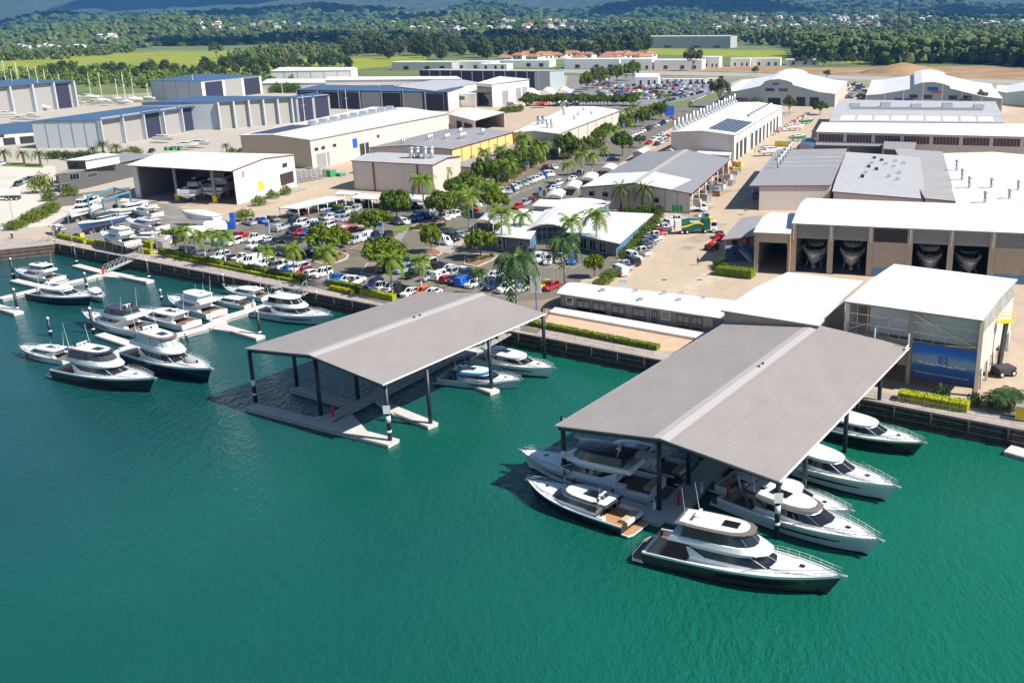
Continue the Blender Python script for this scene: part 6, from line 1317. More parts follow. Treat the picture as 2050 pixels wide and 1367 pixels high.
for a,b_,c,d,l in [(1007,504,1004,424,'at the left end of the reception front'),(1049,482,1049,430,'left of the reception arch'),(1146,509,1145,440,'right of the reception arch'),(1195,506,1196,429,'before the right wing of the reception'),(940,464,940,392,'at the mouth of the drive'),(988,429,987,372,'behind the arched white canopy'),(1138,367,1138,328,'beside the second white arch'),(1165,352,1165,309,'at the crossing, left one'),(1186,350,1187,310,'at the crossing, middle one'),(1210,331,1210,299,'at the crossing, right one'),(971,340,972,302,'before the white annex wall, left one'),(1004,340,1006,297,'before the white annex wall, middle one'),(1049,330,1048,274,'before the white annex wall, right one'),(850,424,850,358,'in front of the tall box hall, left one'),(894,378,896,338,'against the end wall of the tall box hall'),(1156,277,1156,257,'against the far white hall, left one'),(1178,276,1178,240,'against the far white hall, tall one'),(1216,254,1217,234,'against the far white hall, right one'),(1238,255,1237,222,'behind the far white hall, left'),(1257,248,1256,219,'behind the far white hall, middle'),(1272,246,1271,212,'behind the far white hall, right'),(1323,212,1322,189,'by the far lawn strip, left'),(1337,214,1337,192,'by the far lawn strip, right'),(1283,206,1282,187,'among the far yard vehicles'),(1067,208,1066,192,'by the wavy white marquee, left'),(1112,208,1111,192,'by the wavy white marquee, right'),(1383,224,1383,207,'beside the exhaust stacks'),(1493,430,1493,419,'small one in the shade of the workshop hall')]:
    palm(a,b_,c,d,'royal palm '+l,k=1.0 if d>350 else .95)
for i,(x,y,hh) in enumerate([(905,436,44),(925,420,46),(958,400,40),(1020,372,46),(1078,338,40),(1092,326,38),(1120,300,34),(1215,296,32),(1232,286,30),(1262,268,26),(1290,246,24),(1305,236,24)]): palm(x,y,x,y-hh,'royal palm standing in the garden belt of the drive, %s from the left'%ordn(i))
palm(1243,424,1243,376,'left of the two big date palms before the grey warehouse','date',.8); palm(1288,426,1286,376,'right of the two big date palms before the grey warehouse','date',.8)
for i,(a,b_,c,d) in enumerate([(12,328,11,304),(49,329,46,306),(82,332,80,306),(188,316,188,297),(208,312,207,287),(235,314,232,292),(266,312,266,296),(454,306,454,290)]): palm(a,b_,c,d,'stout date palm before the blue sheds, %s from the left'%ordn(i),'date',1.1)
def tr(kind,x,y,rpx,hpx,label,group='trees of the marina'):
    p=G(x,y); kk=FP/((Vector((p.x,p.y,0))-Vector((0,0,0))).length+10); rad=rpx/kk*1.12; h=hpx/kk*1.04
    plant(kind,x,y,(rad,rad,h),label,group,name='tree' if 'bush' not in kind else 'shrub',cat='tree' if 'bush' not in kind else 'shrub')
for k,x,y,rp,hp,l in [('dark',795,440,33,58,'round dense tree before the wide white carport'),('dark',884,444,33,60,'round tree at the left start of the drive'),('round',752,470,34,50,'pale green tree beside the blue street sign'),('round',660,514,46,62,'large spreading tree on the curved mulch island'),('round',690,496,18,34,'small yellowish tree at the right of the mulch island'),('round',773,548,46,72,'biggest round tree in the middle of the car park'),('round',864,506,24,56,'slim tree by the round corner bed'),('round',963,518,32,60,'tree with pale forked trunk left of the reception'),('round',991,434,30,58,'spreading tree behind the arched white canopy'),('dark',972,376,30,58,'dense tree at the corner of the white annex'),('dark',932,392,26,44,'dense tree right of the tall box hall'),('dark',1136,318,28,50,'large dark tree before the far cream hall'),('dark',1246,312,24,46,'rounded dark tree at the far crossing'),('dark',1322,240,15,34,'dark conical tree by the blue hoarding'),('dark',1213,280,17,32,'dark tree against the far white hall'),('round',1197,288,16,30,'tree left of the far white hall corner'),('dark',1287,254,17,32,'dark tree along the far street'),('gum',1281,296,14,26,'small gum at the end of the far street cars'),('gum',1440,215,26,60,'tall ragged gum left of the wavy halls'),('gum',1580,228,15,34,'airy tree before the left wavy hall'),('dark',1642,230,18,26,'round topped tree before the left wavy hall'),('round',1190,556,22,50,'bright yellow green tree right of the reception parking'),('bushd',1884,800,22,38,'round dark shrub in front of the blue poster'),('bushd',1952,808,20,30,'dark shrub at the lower right of the blue poster'),('bush',712,447,15,30,'round dark bush on the small car park island'),('bush',140,392,18,24,'shrub cluster by the charcoal office, right part'),('bushb',86,386,24,44,'large round shrub by the parked dark cars'),('bush',100,402,16,22,'grey green shrub left of the charcoal office stairs'),('bushb',518,412,16,26,'bush at the corner of the open boat shed'),('bush',545,398,14,22,'dull bush along the open boat shed wall'),('bushb',573,390,14,24,'bright bush along the open boat shed wall'),('bushb',490,442,22,30,'big bush beside the blue pump'),('gum',1963,222,14,40,'thin gum in front of the right wavy hall'),('dark',1930,226,16,26,'dark tree at the right of the wavy halls'),('gum',1270,92,8,25,'x')][:-1]:
    tr(k,x,y,rp,hp,l)
# leafy clumps of bushes
def clump(n,f,rp,hp,kinds,label,group):
    for i in range(n):
        x,y=f((i+.5)/n); k=kinds[i%len(kinds)]; tr(k,x+rv.uniform(-2,2),y+rv.uniform(-1.5,1.5),rp*rv.uniform(.8,1.25),hp*rv.uniform(.8,1.25),label+', %s from the left'%ordn(i),group)
clump(16,lambda t:(888+225*t,424-112*t),15,22,['bush','bushb','bushd'],'garden bush along the left side of the drive','bushes along the drive')
clump(18,lambda t:(900+215*t,404-110*t),18,34,['dark','bush','round'],'leafy tree in the belt before the white annex','belt of trees along the drive')
clump(14,lambda t:(1248+72*t,520-82*t),15,24,['bushb','bush'],'tall bamboo like bush between the reception and the concrete yard','bushes beside the concrete yard')
clump(4,lambda t:(1190+45*t,580-30*t),20,26,['bushb'],'bright bush at the corner of the quayside office','bushes by the quayside office')
clump(7,lambda t:(1250+75*t,432-4*t),15,22,['bushd','bush'],'dark bush at the foot of the date palms','bushes under the date palms')
clump(9,lambda t:(268+118*t,492-22*t),17,24,['bushb','bush','bushd'],'shrub between the hardstand and the car park','shrubs of the hardstand edge')
clump(8,lambda t:(20+95*t,462-38*t),16,22,['bush','bushb'],'shrub in the belt left of the hardstand','shrubs left of the hardstand')
clump(10,lambda t:(96+150*t,318+4*t),13,18,['bushd'],'dark bush along the foot of the nearest blue shed','bushes below the blue shed')
clump(5,lambda t:(205+75*t,322-10*t),13,16,['bush','bushb'],'bush behind the white penthouse','bushes behind the penthouse')
clump(14,lambda t:(1050+75*t,212),12,20,['dark'],'dark clipped tree in the hedge of the far yard, left run','dark trees of the far yard hedge')
clump(18,lambda t:(1142+130*t,212),12,20,['dark'],'dark clipped tree in the hedge of the far yard, right run','dark trees of the far yard hedge, right')
clump(7,lambda t:(1165+110*t,185-25*t),15,34,['round','gum'],'yellowish tree in the far yard','trees in the far yard')
clump(16,lambda t:(1205+130*t,272-50*t),14,24,['bush','dark','bushb'],'bush along the far street','bushes along the far street')
clump(6,lambda t:(1470+75*t,210),13,18,['bushb','bush'],'bush before the left wavy hall','bushes before the left wavy hall')
clump(6,lambda t:(1880+50*t,222),10,12,['bushb'],'bush before the right wavy hall','bushes before the right wavy hall')
clump(5,lambda t:(1435+18*t,530+18*t),12,24,['bush','bushb'],'flowering bush left of the yard office stairs','bushes by the yard office')
clump(8,lambda t:(820+75*t,460-8*t),9,10,['bushd','bush'],'low shrub on the planted island','low shrubs of the planted island')
clump(7,lambda t:(622+72*t,524-8*t-12*t*t),5,6,['bush'],'small tuft on the rim of the mulch island','tufts of the mulch island')
clump(6,lambda t:(1840+190*t,800+20*t),14,14,['bushb'],'low bright shrub behind the yellow hedge under the poster','low shrubs under the poster')
for i,(x,y,s) in enumerate([(2002,822,.5),(2018,816,.55),(1990,818,.45),(2030,824,.5)]): plant('pdark',x,y,(s,s,s*.5),'bushy dark palm of the clump at the right quay edge, %s from left'%['second','third','first','last'][i],'palm clump at the right quay')
clump(9,lambda t:(1000+60*t,352-26*t),16,26,['dark','bushb'],'leafy bush in front of the white annex wall','bushes at the annex wall')
clump(7,lambda t:(1125+80*t,322-30*t),15,26,['bushb','dark','bush'],'leafy bush around the far crossing','bushes of the far crossing')
clump(8,lambda t:(455+150*t,306-8*t),9,12,['bush','bushd'],'dull bush behind the open boat shed roof','bushes behind the open boat shed')
clump(9,lambda t:(700+95*t,446-4*t),8,9,['bush','bushb'],'small garden plant by the carport row','plants by the carport row')
clump(6,lambda t:(930+60*t,528-14*t),7,8,['bush','bushd'],'small garden plant below the forked tree','plants below the forked tree')
clump(7,lambda t:(545+60*t,186-1*t),12,20,['bushb','bush'],'green bush before the plain white shed','bushes before the plain white shed')
clump(8,lambda t:(1000+45*t,228-6*t),10,14,['bushb','bush'],'bush before the showroom','bushes before the showroom')
# hedges
def hedge(a,c,w_,h,top,body,label,z=GZ):
    A,B_=G(*a,z),G(*c,z); d=(B_-A).normalized(); sd=Vector((-d.y,d.x,0)); r=thing('hedge',label,'hedge',(A.x,A.y,z),0,'clipped hedges'); g=random.Random(int(a[0]*7+a[1])); L=(B_-A).length
    b=MB(); b.beam(A+Vector((0,0,h*.93)),B_+Vector((0,0,h*.93)),w_*.9,h*.9); n=int(L*55)
    for _ in range(n):
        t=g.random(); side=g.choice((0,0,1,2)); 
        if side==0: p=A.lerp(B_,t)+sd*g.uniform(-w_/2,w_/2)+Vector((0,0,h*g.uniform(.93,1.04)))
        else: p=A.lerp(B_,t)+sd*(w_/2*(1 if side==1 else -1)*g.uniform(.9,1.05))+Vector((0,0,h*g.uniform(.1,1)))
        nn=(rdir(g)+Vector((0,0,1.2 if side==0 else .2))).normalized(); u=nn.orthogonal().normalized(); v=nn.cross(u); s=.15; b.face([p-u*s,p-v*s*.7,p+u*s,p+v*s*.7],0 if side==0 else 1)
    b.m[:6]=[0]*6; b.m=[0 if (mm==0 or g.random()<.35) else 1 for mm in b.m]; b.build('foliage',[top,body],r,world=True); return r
Yl,Gn=L_hedge,L_hedged
hedge((118,475),(172,487),1.2,1.0,Yl,Gn,'short bright yellow hedge at the left start of the quay'); hedge((178,488),(305,509),1.1,1.0,Yl,Gn,'long bright yellow hedge below the hardstand'); hedge((262,487),(307,497),1.2,1.5,Yl,Gn,'short taller hedge behind the long one by the hardstand')
hedge((332,513),(448,537),.6,.55,Yl,Gn,'front low yellow hedge below the first three palms'); hedge((450,537),(600,567),.6,.55,Yl,Gn,'front low yellow hedge below the middle palms')
for i,(a,c) in enumerate([((322,507),(370,517)),((375,518),(448,534)),((455,534),(488,542)),((494,541),(536,549)),((540,549),(588,559)),((594,558),(614,565))]): hedge(a,c,1.4,1.2,L_hedgem,Gn,'taller rear hedge block behind the low hedge, %s from the left'%ordn(i))
hedge((663,579),(707,589),1.,.8,Yl,Gn,'front low hedge just left of the left canopy'); hedge((662,571),(722,583),1.4,1.2,L_hedgem,Gn,'taller hedge block right of the sixth palm'); hedge((725,590),(790,602),1.2,1.2,Yl,Gn,'low hedge beside the top corner of the left canopy')
hedge((1062,650),(1318,700),1.2,.8,L_hedgem,Gn,'long low hedge in front of the sandstone terrace'); hedge((1800,797),(1938,822),2.0,1.2,Yl,Gn,'broad bright yellow hedge on the quay below the blue poster')
hedge((1436,548),(1508,556),3.,1.7,L_bright,L_mid,'thick clipped green hedge by the yard office stairs'); hedge((665,420),(700,428),1.4,1.6,L_bright,L_mid,'bright green hedge block at the end of the cream carport')
# street lamps, signs, people
def lamp(x,y,hpx,label,arm=True):
    h=min(9,ZT((x,y),(x,y-hpx))-GZ); r=thing('street_lamp',label,'street lamp',G(x,y),0,'slim pole lamps'); b=MB(); b.tube((0,0,0),(0,0,h),.09,6,r2=.06); b.build('pole',M_galv,r)
    b=MB(); b.path([Vector((0,0,h)),Vector((-.5,0,h+.4)),Vector((-1.4,0,h+.5))],.05,4); b.build('arm',M_galv,r); b=MB(); b.box((-2.0,-.16,h+.42),(-1.3,.16,h+.54)); b.build('lamp_head',M_white,r)
for x,y,hp,l in [(145,486,60,'lamp at the short yellow hedge'),(233,500,72,'lamp before the green striped boat'),(315,500,62,'lamp at the end of the hardstand hedge'),(307,506,42,'curved lamp by the grey cabinet'),(615,568,34,'lamp by the sport fisher gangway'),(903,362,44,'lamp over the garden belt'),(742,452,56,'lamp beside the carport row'),(1108,580,70,'lamp left of the quayside office'),(972,458,54,'lamp at the mouth of the drive'),(949,470,78,'tall lamp beside the arched canopy'),(1238,205,85,'very tall lamp of the far yard'),(1306,225,45,'tall lamp by the blue hoarding'),(28,450,60,'lamp at the far left by the tanker')]: lamp(x,y,hp,l)
def sign(x,y,hpx,w_,hh,mt,label,txt=None,post=M_blup):
    h=min(9,ZT((x,y),(x,y-hpx))-GZ); r=thing('sign',label,'sign',G(x,y),math.radians(-10),'signs on posts'); b=MB(); b.tube((0,0,0),(0,0,h-.05),.1,6); b.build('post',post,r); b=MB(); b.box((-w_/2,-.08,h-hh),(w_/2,.08,h)); b.build('panel',mt,r)
    b=MB(); b.box((-w_/2,-.1,h-hh*.35),(w_/2,-.085,h-hh*.05)); b.build('blue_field',M_blup,r) if mt is not M_white else None
sign(1074,620,66,2.0,2.9,M_white,'tall blank white sign on a blue post beside the quayside office'); 
M_pan=mat('sign_panel',(.50,.55,.62),.5)
for x,y,hp,l in [(765,484,40,'left of the zebra crossing'),(880,492,30,'by the white van'),(539,490,46,'among the middle car rows'),(1083,406,32,'on the drive before the first arch'),(998,372,34,'in the garden belt left'),(1057,352,28,'in the garden belt right'),(1138,384,20,'x'),(1249,268,26,'on the far street, left'),(1277,258,22,'on the far street, middle'),(1302,248,22,'on the far street, right'),(1160,310,26,'blue banner by the dark tree'),(1183,302,26,'blue banner right of the dark tree'),(930,388,26,'in the garden belt by the box hall')]:
    if l!='x': sign(x,y,hp,1.0,2.8,M_pan,'blue and white banner sign '+l,post=M_galv)
r=thing('hoarding','square blue hoarding by the far street','hoarding',G(1340,232),0.2); b=MB(); b.box((-2.4,-.4,0),(2.4,.4,5)); b.build('panel',M_blup,r); b=MB(); b.box((-3.4,-.3,0),(-2.4,.3,4.4)); b.build('side_panel',M_pan,r)
SK=mat('skin',(.45,.27,.19),.6); HAIR=mat('hair',(.03,.02,.015),.8)
def person(x,y,shirt,trouser,label,z=GZ,rz=0,lean=0,hat=None):
    r=thing('person',label,'person',G(x,y,z),rz)
    me=bpy.data.meshes.new('body'); V=[(0,0,.95),(0,.0,1.15),(lean*.1,0,1.42),(lean*.14,0,1.55),(lean*.18,0,1.68),(0,.10,.90),(.03,.12,.50),(-.03,.12,.08),(.10,.12,.03),(0,-.10,.90),(-.04,-.12,.50),(-.10,-.12,.08),(.03,-.12,.03),(lean*.08,.20,1.40),(.06,.25,1.12),(.18,.22,.92),(lean*.08,-.20,1.40),(.04,-.25,1.12),(.14,-.24,.90),(.22,.21,.86),(.18,-.23,.84)]
    Ed=[(0,1),(1,2),(2,3),(3,4),(0,5),(5,6),(6,7),(7,8),(0,9),(9,10),(10,11),(11,12),(2,13),(13,14),(14,15),(15,19),(2,16),(16,17),(17,18),(18,20)]
    rad=[.15,.15,.13,.06,.10,.10,.07,.05,.04,.10,.07,.05,.04,.07,.05,.04,.07,.05,.04,.03,.03]
    me.from_pydata(V,Ed,[]); o=bpy.data.objects.new('body',me); C.objects.link(o); md=o.modifiers.new('s','SKIN'); sv=me.skin_vertices[0].data
    for i,q in enumerate(rad): sv[i].radius=(q,q*(1.25 if i in(0,1,2) else 1))
    sv[0].use_root=True; o.modifiers.new('d','SUBSURF').levels=1
    dg=bpy.context.evaluated_depsgraph_get(); dg.update(); m2=bpy.data.meshes.new_from_object(o.evaluated_get(dg)); o.modifiers.clear(); o.data=m2
    for q in (SK,shirt,trouser): m2.materials.append(q)
    for p in m2.polygons:
        c=p.center; p.material_index=0 if (c.z>1.5 or (abs(c.y)>.17 and c.z<1.15 and c.z>.75)) else (1 if c.z>.97 else 2)
    o.parent=r
    b=MB(); b.sphere((lean*.18,0,1.70),.115,8,6,sz=1.2); b.build('head',SK,r,smooth=True) if False else b.build('hair' if hat is None else 'cap',hat or HAIR,r,smooth=True)
navy_c=mat('dark_cloth',(.03,.035,.06),.9); pale_c=mat('pale_cloth',(.55,.52,.5),.9); red_c=mat('red_cloth',(.6,.03,.02),.9)
person(1397,531,navy_c,navy_c,'person in dark clothes standing in the shade by the yard office',rz=2)
person(1458,1000,red_c,navy_c,'person in a red shirt on the taupe topped yacht',z=1.5,rz=1)
person(1131,968,navy_c,pale_c,'person in dark top seated side of the bow of the black hulled sport yacht',z=1.7,rz=.5); person(1149,972,pale_c,navy_c,'person bending beside the other on the foredeck of the black hulled yacht',z=1.7,rz=2.5,lean=2)
person(1425,322,pale_c,navy_c,'person in pale top walking in the far yard near the boat at the vents'); person(1511,309,pale_c,pale_c,'person in white near the cradle boat in the far yard',rz=1)
person(1548,269,red_c,navy_c,'person in red by the long factory wall')
# ================= far landscape =================
rh=random.Random(99)
for p in ((('field',),[(-200,140),(-60,118),(140,111),(300,104),(470,102),(452,110),(640,120),(860,112),(850,124),(700,142),(420,150),(120,148),(0,152)]),(('field',),[(1260,96),(1330,98),(1570,102),(1580,118),(1380,112),(1262,106)]),(('field',),[(1700,118),(1810,120),(1800,130),(1690,128)])):
    psheet('field',p[1],mat('bright_field',(.30,.31,.014),.95,noise=.3,ns=.02,col2=(.17,.22,.018)),GZ+.05)
psheet('river',[(-300,112),(-100,104),(120,109),(60,116),(-200,124)],mat('river_water',(.06,.10,.12),.1),GZ+.08)
psheet('river',[(255,92),(300,92),(305,97),(258,97)],MATS['river_water'],GZ+.08)
BL={'dk':leafmat('far_trees_dark',(.022,.038,.014),(.010,.02,.008),.1),'gum':leafmat('far_trees_gum',(.13,.15,.04),(.055,.08,.022),.06),'gr':leafmat('far_trees_green',(.09,.145,.025),(.035,.075,.016),.06),'lm':leafmat('far_scrub',(.16,.20,.02),(.07,.11,.015),.05)}  # dk holds the cloud shade of the far wood band in its leaf colour
def _ico1():
    bm=bmesh.new(); bmesh.ops.create_icosphere(bm,subdivisions=1,radius=1); r=([tuple(v.co) for v in bm.verts],[[v.index for v in f.verts] for f in bm.faces]); bm.free(); return r
ICO1=_ico1()
def inpoly(x,y,P):
    c=False; j=len(P)-1
    for i in range(len(P)):
        if (P[i][1]>y)!=(P[j][1]>y) and x<(P[j][0]-P[i][0])*(y-P[i][1])/(P[j][1]-P[i][1])+P[i][0]: c=not c
        j=i
    return c
def tuft(b,c,r,rz,g,m=0):
    I=ICO1; off=len(b.v)
    for p in I[0]: k=1+g.uniform(-.35,.3); b.v.append((c[0]+p[0]*r*k,c[1]+p[1]*r*k,c[2]+p[2]*rz*k))
    for f in I[1]: b.f.append([off+i for i in f]); b.m.append(m)
def forest(name,poly,n,h,col,seed,zf=None):
    g=random.Random(seed); b=MB(); xs=[p[0] for p in poly]; ys=[p[1] for p in poly]; k=0; t=0
    while k<n and t<n*40:
        t+=1; x=g.uniform(min(xs),max(xs)); y=g.uniform(min(ys),max(ys))
        if not inpoly(x,y,poly): continue
        p=G(x,y); hh=h*g.uniform(.55,1.25); r=hh*g.uniform(.28,.42); k+=1
        z0=p.z
        m_=0 if g.random()<.65 else 1
        for q in range(8): tuft(b,(p.x+g.uniform(-.8,.8)*r,p.y+g.uniform(-.8,.8)*r,z0+hh*g.uniform(.4,.88)),r*g.uniform(.28,.5),hh*.13,g,m_)
        tuft(b,(p.x,p.y,z0+hh*.3),r*.8,hh*.33,g,m_)
    o=b.build(name,[BL[c] for c in col]); tag(o,kind='stuff'); return o
forest('forest',[(1585,96),(1700,88),(2200,84),(2200,142),(1900,128),(1780,132),(1740,126),(1590,118)],1500,24,('gum','gr'),1)
forest('forest',[(1150,62),(1500,66),(2200,58),(2200,88),(1700,92),(1590,98),(1480,88),(1280,90)],1000,24,('gum','gr'),2)
forest('cloud_shaded_woods',[(190,72),(500,64),(900,66),(1300,68),(1300,84),(900,80),(560,90),(400,86),(190,86)],1100,22,('dk','gr'),3)  # cloud shadow over this band is put into the dark tree colour
forest('scrub',[(-60,150),(60,144),(130,134),(200,136),(380,152),(540,160),(600,138),(700,146),(520,186),(270,178),(0,166)],520,7,('lm','gr'),4)
forest('tree_belt',[(455,124),(560,100),(900,94),(880,104),(640,112),(520,128)],300,13,('gum','gr'),5)
forest('tree_belt',[(-80,106),(60,112),(270,98),(270,106),(120,120),(-60,124)],260,13,('gum','gr'),6)
forest('tree_belt',[(-100,62),(250,60),(800,56),(1250,52),(2100,50),(2100,64),(1300,66),(500,70),(-100,92)],900,18,('gr','gum'),7)
# single trees one can tell apart in the middle distance
def far_tree(x,y,hpx,kind,label,group='tall trees of the middle distance'):
    p=G(x,y); kk=FP/Vector((p.x,p.y)).length; h=hpx/kk*1.02; plant(kind,x,y,(h*(.62 if kind=='full' else .5),)*2+(h,),label,group,name='tree')
for i in range(46):
    x=690+i*13.2+rh.uniform(-9,9); y=110-abs(i-20)*.2+rh.uniform(-8,12); far_tree(x,y,rh.uniform(26,44),'full','gum tree in the belt before the far green field')
for i in range(26):
    x=400+i*12+rh.uniform(-5,5); far_tree(x,150+rh.uniform(-14,4)-i*.5,rh.uniform(16,26),'full','dark tree in the belt behind the field','trees behind the left field')
for i in range(22):
    x=110+i*20+rh.uniform(-6,6); far_tree(x,150+rh.uniform(-4,6),rh.uniform(16,26),'full','dark bushy tree in the scrub behind the blue sheds','trees behind the blue sheds')
for i in range(16): far_tree(1600+i*10+rh.uniform(-4,4),132+rh.uniform(-3,3),rh.uniform(14,24),'gum','thin pale tree before the brown mound','thin trees before the brown mound')
for x,y,hp,l in [(434,118,30,'lone tall gum standing in the bright field'),(1388,142,46,'tall lone gum before the white industrial units'),(1655,160,20,'dark tree at the right of the left wavy hall'),(1512,152,18,'bush tree before the earth works')]: far_tree(x,y,hp,'gum',l)
# industrial units of the middle distance
def shed(x0,x1,yb,hpx,dpx,label,wm=M_awn,rm=None,g1_=0,name='industrial_unit',group='industrial units of the middle distance'):
    p=G((x0+x1)/2,yb); h=ZT(((x0+x1)/2,yb),((x0+x1)/2,yb-hpx)); A,B_=G(x0,yb),G(x1,yb); d=(B_-A); n=Vector((-d.y,d.x,0)).normalized(); n=n if n.y>0 else -n; D=n*dpx
    r=thing(name,label,'industrial unit',(p.x,p.y,GZ),0,group); b=MB(); b.prism([(q.x,q.y) for q in (A,B_,B_+D,A+D)],GZ,h-.3); b.build('wall',wm,r,world=True)
    b=MB(); q=[A-d*.01,B_+d*.01,B_+D,A+D]; mm=(q[0]+q[3])/2; m2=(q[1]+q[2])/2; z0=h-.3
    b.face([Vector((*q[0][:2],z0)),Vector((*q[1][:2],z0)),Vector((*m2[:2],z0+g1_+.3)),Vector((*mm[:2],z0+g1_+.3))]); b.face([Vector((*mm[:2],z0+g1_+.3)),Vector((*m2[:2],z0+g1_+.3)),Vector((*q[2][:2],z0)),Vector((*q[3][:2],z0))]); b.build('roof',rm or M_wr2,r,world=True)
    for a in (.2,.55,.8):
        b=MB(); pa=A.lerp(B_,a)-n*.06; pb=A.lerp(B_,a+.08)-n*.06; b.beam(Vector((*pa[:2],GZ+min(4,h*.5))),Vector((*pb[:2],GZ+min(4,h*.5))),.1,3.2); b.build('door',M_glass,r,world=True)
shed(1298,1462,97,24,50,'big pale grey hangar beyond the playing field',M_lgr,M_lgr,1)
for x0,x1,yb,hp,dp,l,m_ in [(785,905,141,17,25,'low grey block with a curved roof, left of the orange roofs',M_lgr),(905,985,139,16,25,'white block beside the low grey block',M_awn),(1000,1100,135,14,25,'white block with small square windows',M_awn),(1130,1240,138,20,30,'long white unit with dark glazed front',M_awn),(1243,1305,140,22,30,'plain white unit right of the glazed one',M_awn),(1310,1405,140,20,30,'bright white unit left of the lone gum',M_awn),(1406,1440,136,22,25,'narrow white unit right of the lone gum',M_awn),(1462,1502,134,17,20,'white cube unit with a blue door',M_awn),(1506,1562,133,16,20,'white unit with a grey wall',M_awn),(1572,1640,131,12,20,'low grey unit near the bare trees',M_lgr),(541,590,185,10,15,'low white unit left of the navy sheds',M_awn),(960,1015,140,12,20,'low pale unit in front of the orange roofs',M_awn)]: shed(x0,x1,yb,hp,dp,l,m_)
# wavy white marquee and far yard tent
r=thing('marquee','white wavy marquee roof behind the dark hedge','marquee',G(1100,205),0); A,B_=G(1050,205),G(1150,198); b=MB(); P=[];Qs=[]
for i in range(25): t=i/24; z=GZ+5+1.3*math.sin(t*6*math.pi); p=A.lerp(B_,t); P.append(Vector((p.x,p.y,z))); Qs.append(Vector((p.x,p.y+18,z+1)))
b.loft([P,Qs],closed=False); b.build('roof',M_wr2,r,world=True); b=MB(); b.beam(Vector((A.x,A.y,GZ+3.6)),Vector((B_.x,B_.y,GZ+3.6)),.2,3.5); b.build('wall',M_navy,r,world=True)
shed(1272,1318,172,18,12,'bright white tent in the far vehicle yard',M_awn,M_awn,2,'tent'); shed(1325,1372,167,9,6,'left of the low white site cabins in the far yard'); shed(1374,1412,167,9,6,'middle low white site cabin in the far yard'); shed(1414,1450,166,9,6,'right low white site cabin in the far yard')
r=thing('parasol_pair','red parasol left of the far yard hedge','parasol',G(1078,216),0); b=MB(); b.tube((0,0,2.4),(0,0,3.4),2.8,8,r2=.1); b.build('canvas',M_redp,r); b=MB(); b.tube((0,0,0),(0,0,2.5),.06,5); b.build('pole',M_galv,r)
r=thing('parasol_pair','red parasol right of its twin by the far yard hedge','parasol',G(1090,216),0); b=MB(); b.tube((0,0,2.4),(0,0,3.4),2.8,8,r2=.1); b.build('canvas',M_redp,r); b=MB(); b.tube((0,0,0),(0,0,2.5),.06,5); b.build('pole',M_galv,r)
# earth mound
b=MB(); c=G(1806,147); rg2=random.Random(4); rings=[]
for k in range(5): f=1-k/4.2; rings.append([(c.x+40*f*math.cos(a)*rg2.uniform(.85,1.1),c.y+18*f*math.sin(a),GZ+9*(k/4)**.8) for a in [2*math.pi*i/18 for i in range(18)]])
b.loft(rings,cap1=True); tag(b.build('earth_mound',MATS['bare_earth'],loc=(c.x,c.y,GZ)),kind='structure')
# tall crane mast at the right
r=thing('tower_mast','very tall dark mast rising out of the right forest past the top of the photo','mast',G(1797,90),0); b=MB(); b.tube((0,0,0),(0,0,130),1.5,8,r2=1.1); b.build('mast_tube',M_charc,r)
# light masts
for i,x in enumerate((1243,1253,1290,1612,1628,1638,1722,1730,1712)): 
    y=92 if x<1500 else 118; r=thing('floodlight_mast','thin floodlight mast of the playing fields, %s from the left'%ordn(sorted((1243,1253,1290,1612,1628,1638,1722,1730,1712)).index(x)),'floodlight mast',G(x,y),0,'floodlight masts'); b=MB(); b.tube((0,0,0),(0,0,22),.35,5); b.build('pole',M_galv,r); b=MB(); b.box((-2,-.4,21),(2,.4,22.6)); b.build('lamp_bank',M_galv,r)
# houses
M_terr=mat('terracotta',(.40,.19,.11),.8,noise=.2,ns=.3); M_rgrey=mat('grey_tiles',(.28,.27,.27),.8)
HP={}
def house(x,y,z,s,rm,label,group,obj=True):
    k=rm.name
    if k not in HP:
        r=thing('house','','house'); b=MB(); b.box((-7,-5,-3),(7,5,3)); b.build('wall',M_ww,r); b=MB(); A=[(-7.6,-5.6,3),(7.6,-5.6,3),(7.6,5.6,3),(-7.6,5.6,3)]; t0,t1=(-3,0,5.8),(3,0,5.8)
        b.face([A[0],A[1],t1,t0]); b.face([A[1],A[2],t1]); b.face([A[2],A[3],t0,t1]); b.face([A[3],A[0],t0]); b.build('roof',rm,r)
        b=MB(); b.box((-3,-5.08,.2),(-1,-5.02,1.9)); b.build('window',M_glass,r); b=MB(); b.box((2,-5.08,.2),(4.5,-5.02,1.9)); b.build('window',M_glass,r)
        HP[k]=r; r.location=(x,y,z); r['label']=label; r['group']=group; r.scale=(s,s,s); return r
    return dup(HP[k],(x,y,z),rh.uniform(-.8,.8),label,group,s)
for i in range(30):
    x=1012+i*10+rh.uniform(-4,4); 
    if 1290<x<1345 and False: continue
    p=G(x,121+rh.uniform(-7,5)); house(p.x,p.y,GZ+2,1.15,M_terr,'orange tiled house of the estate behind the white industrial units','orange roofed houses')
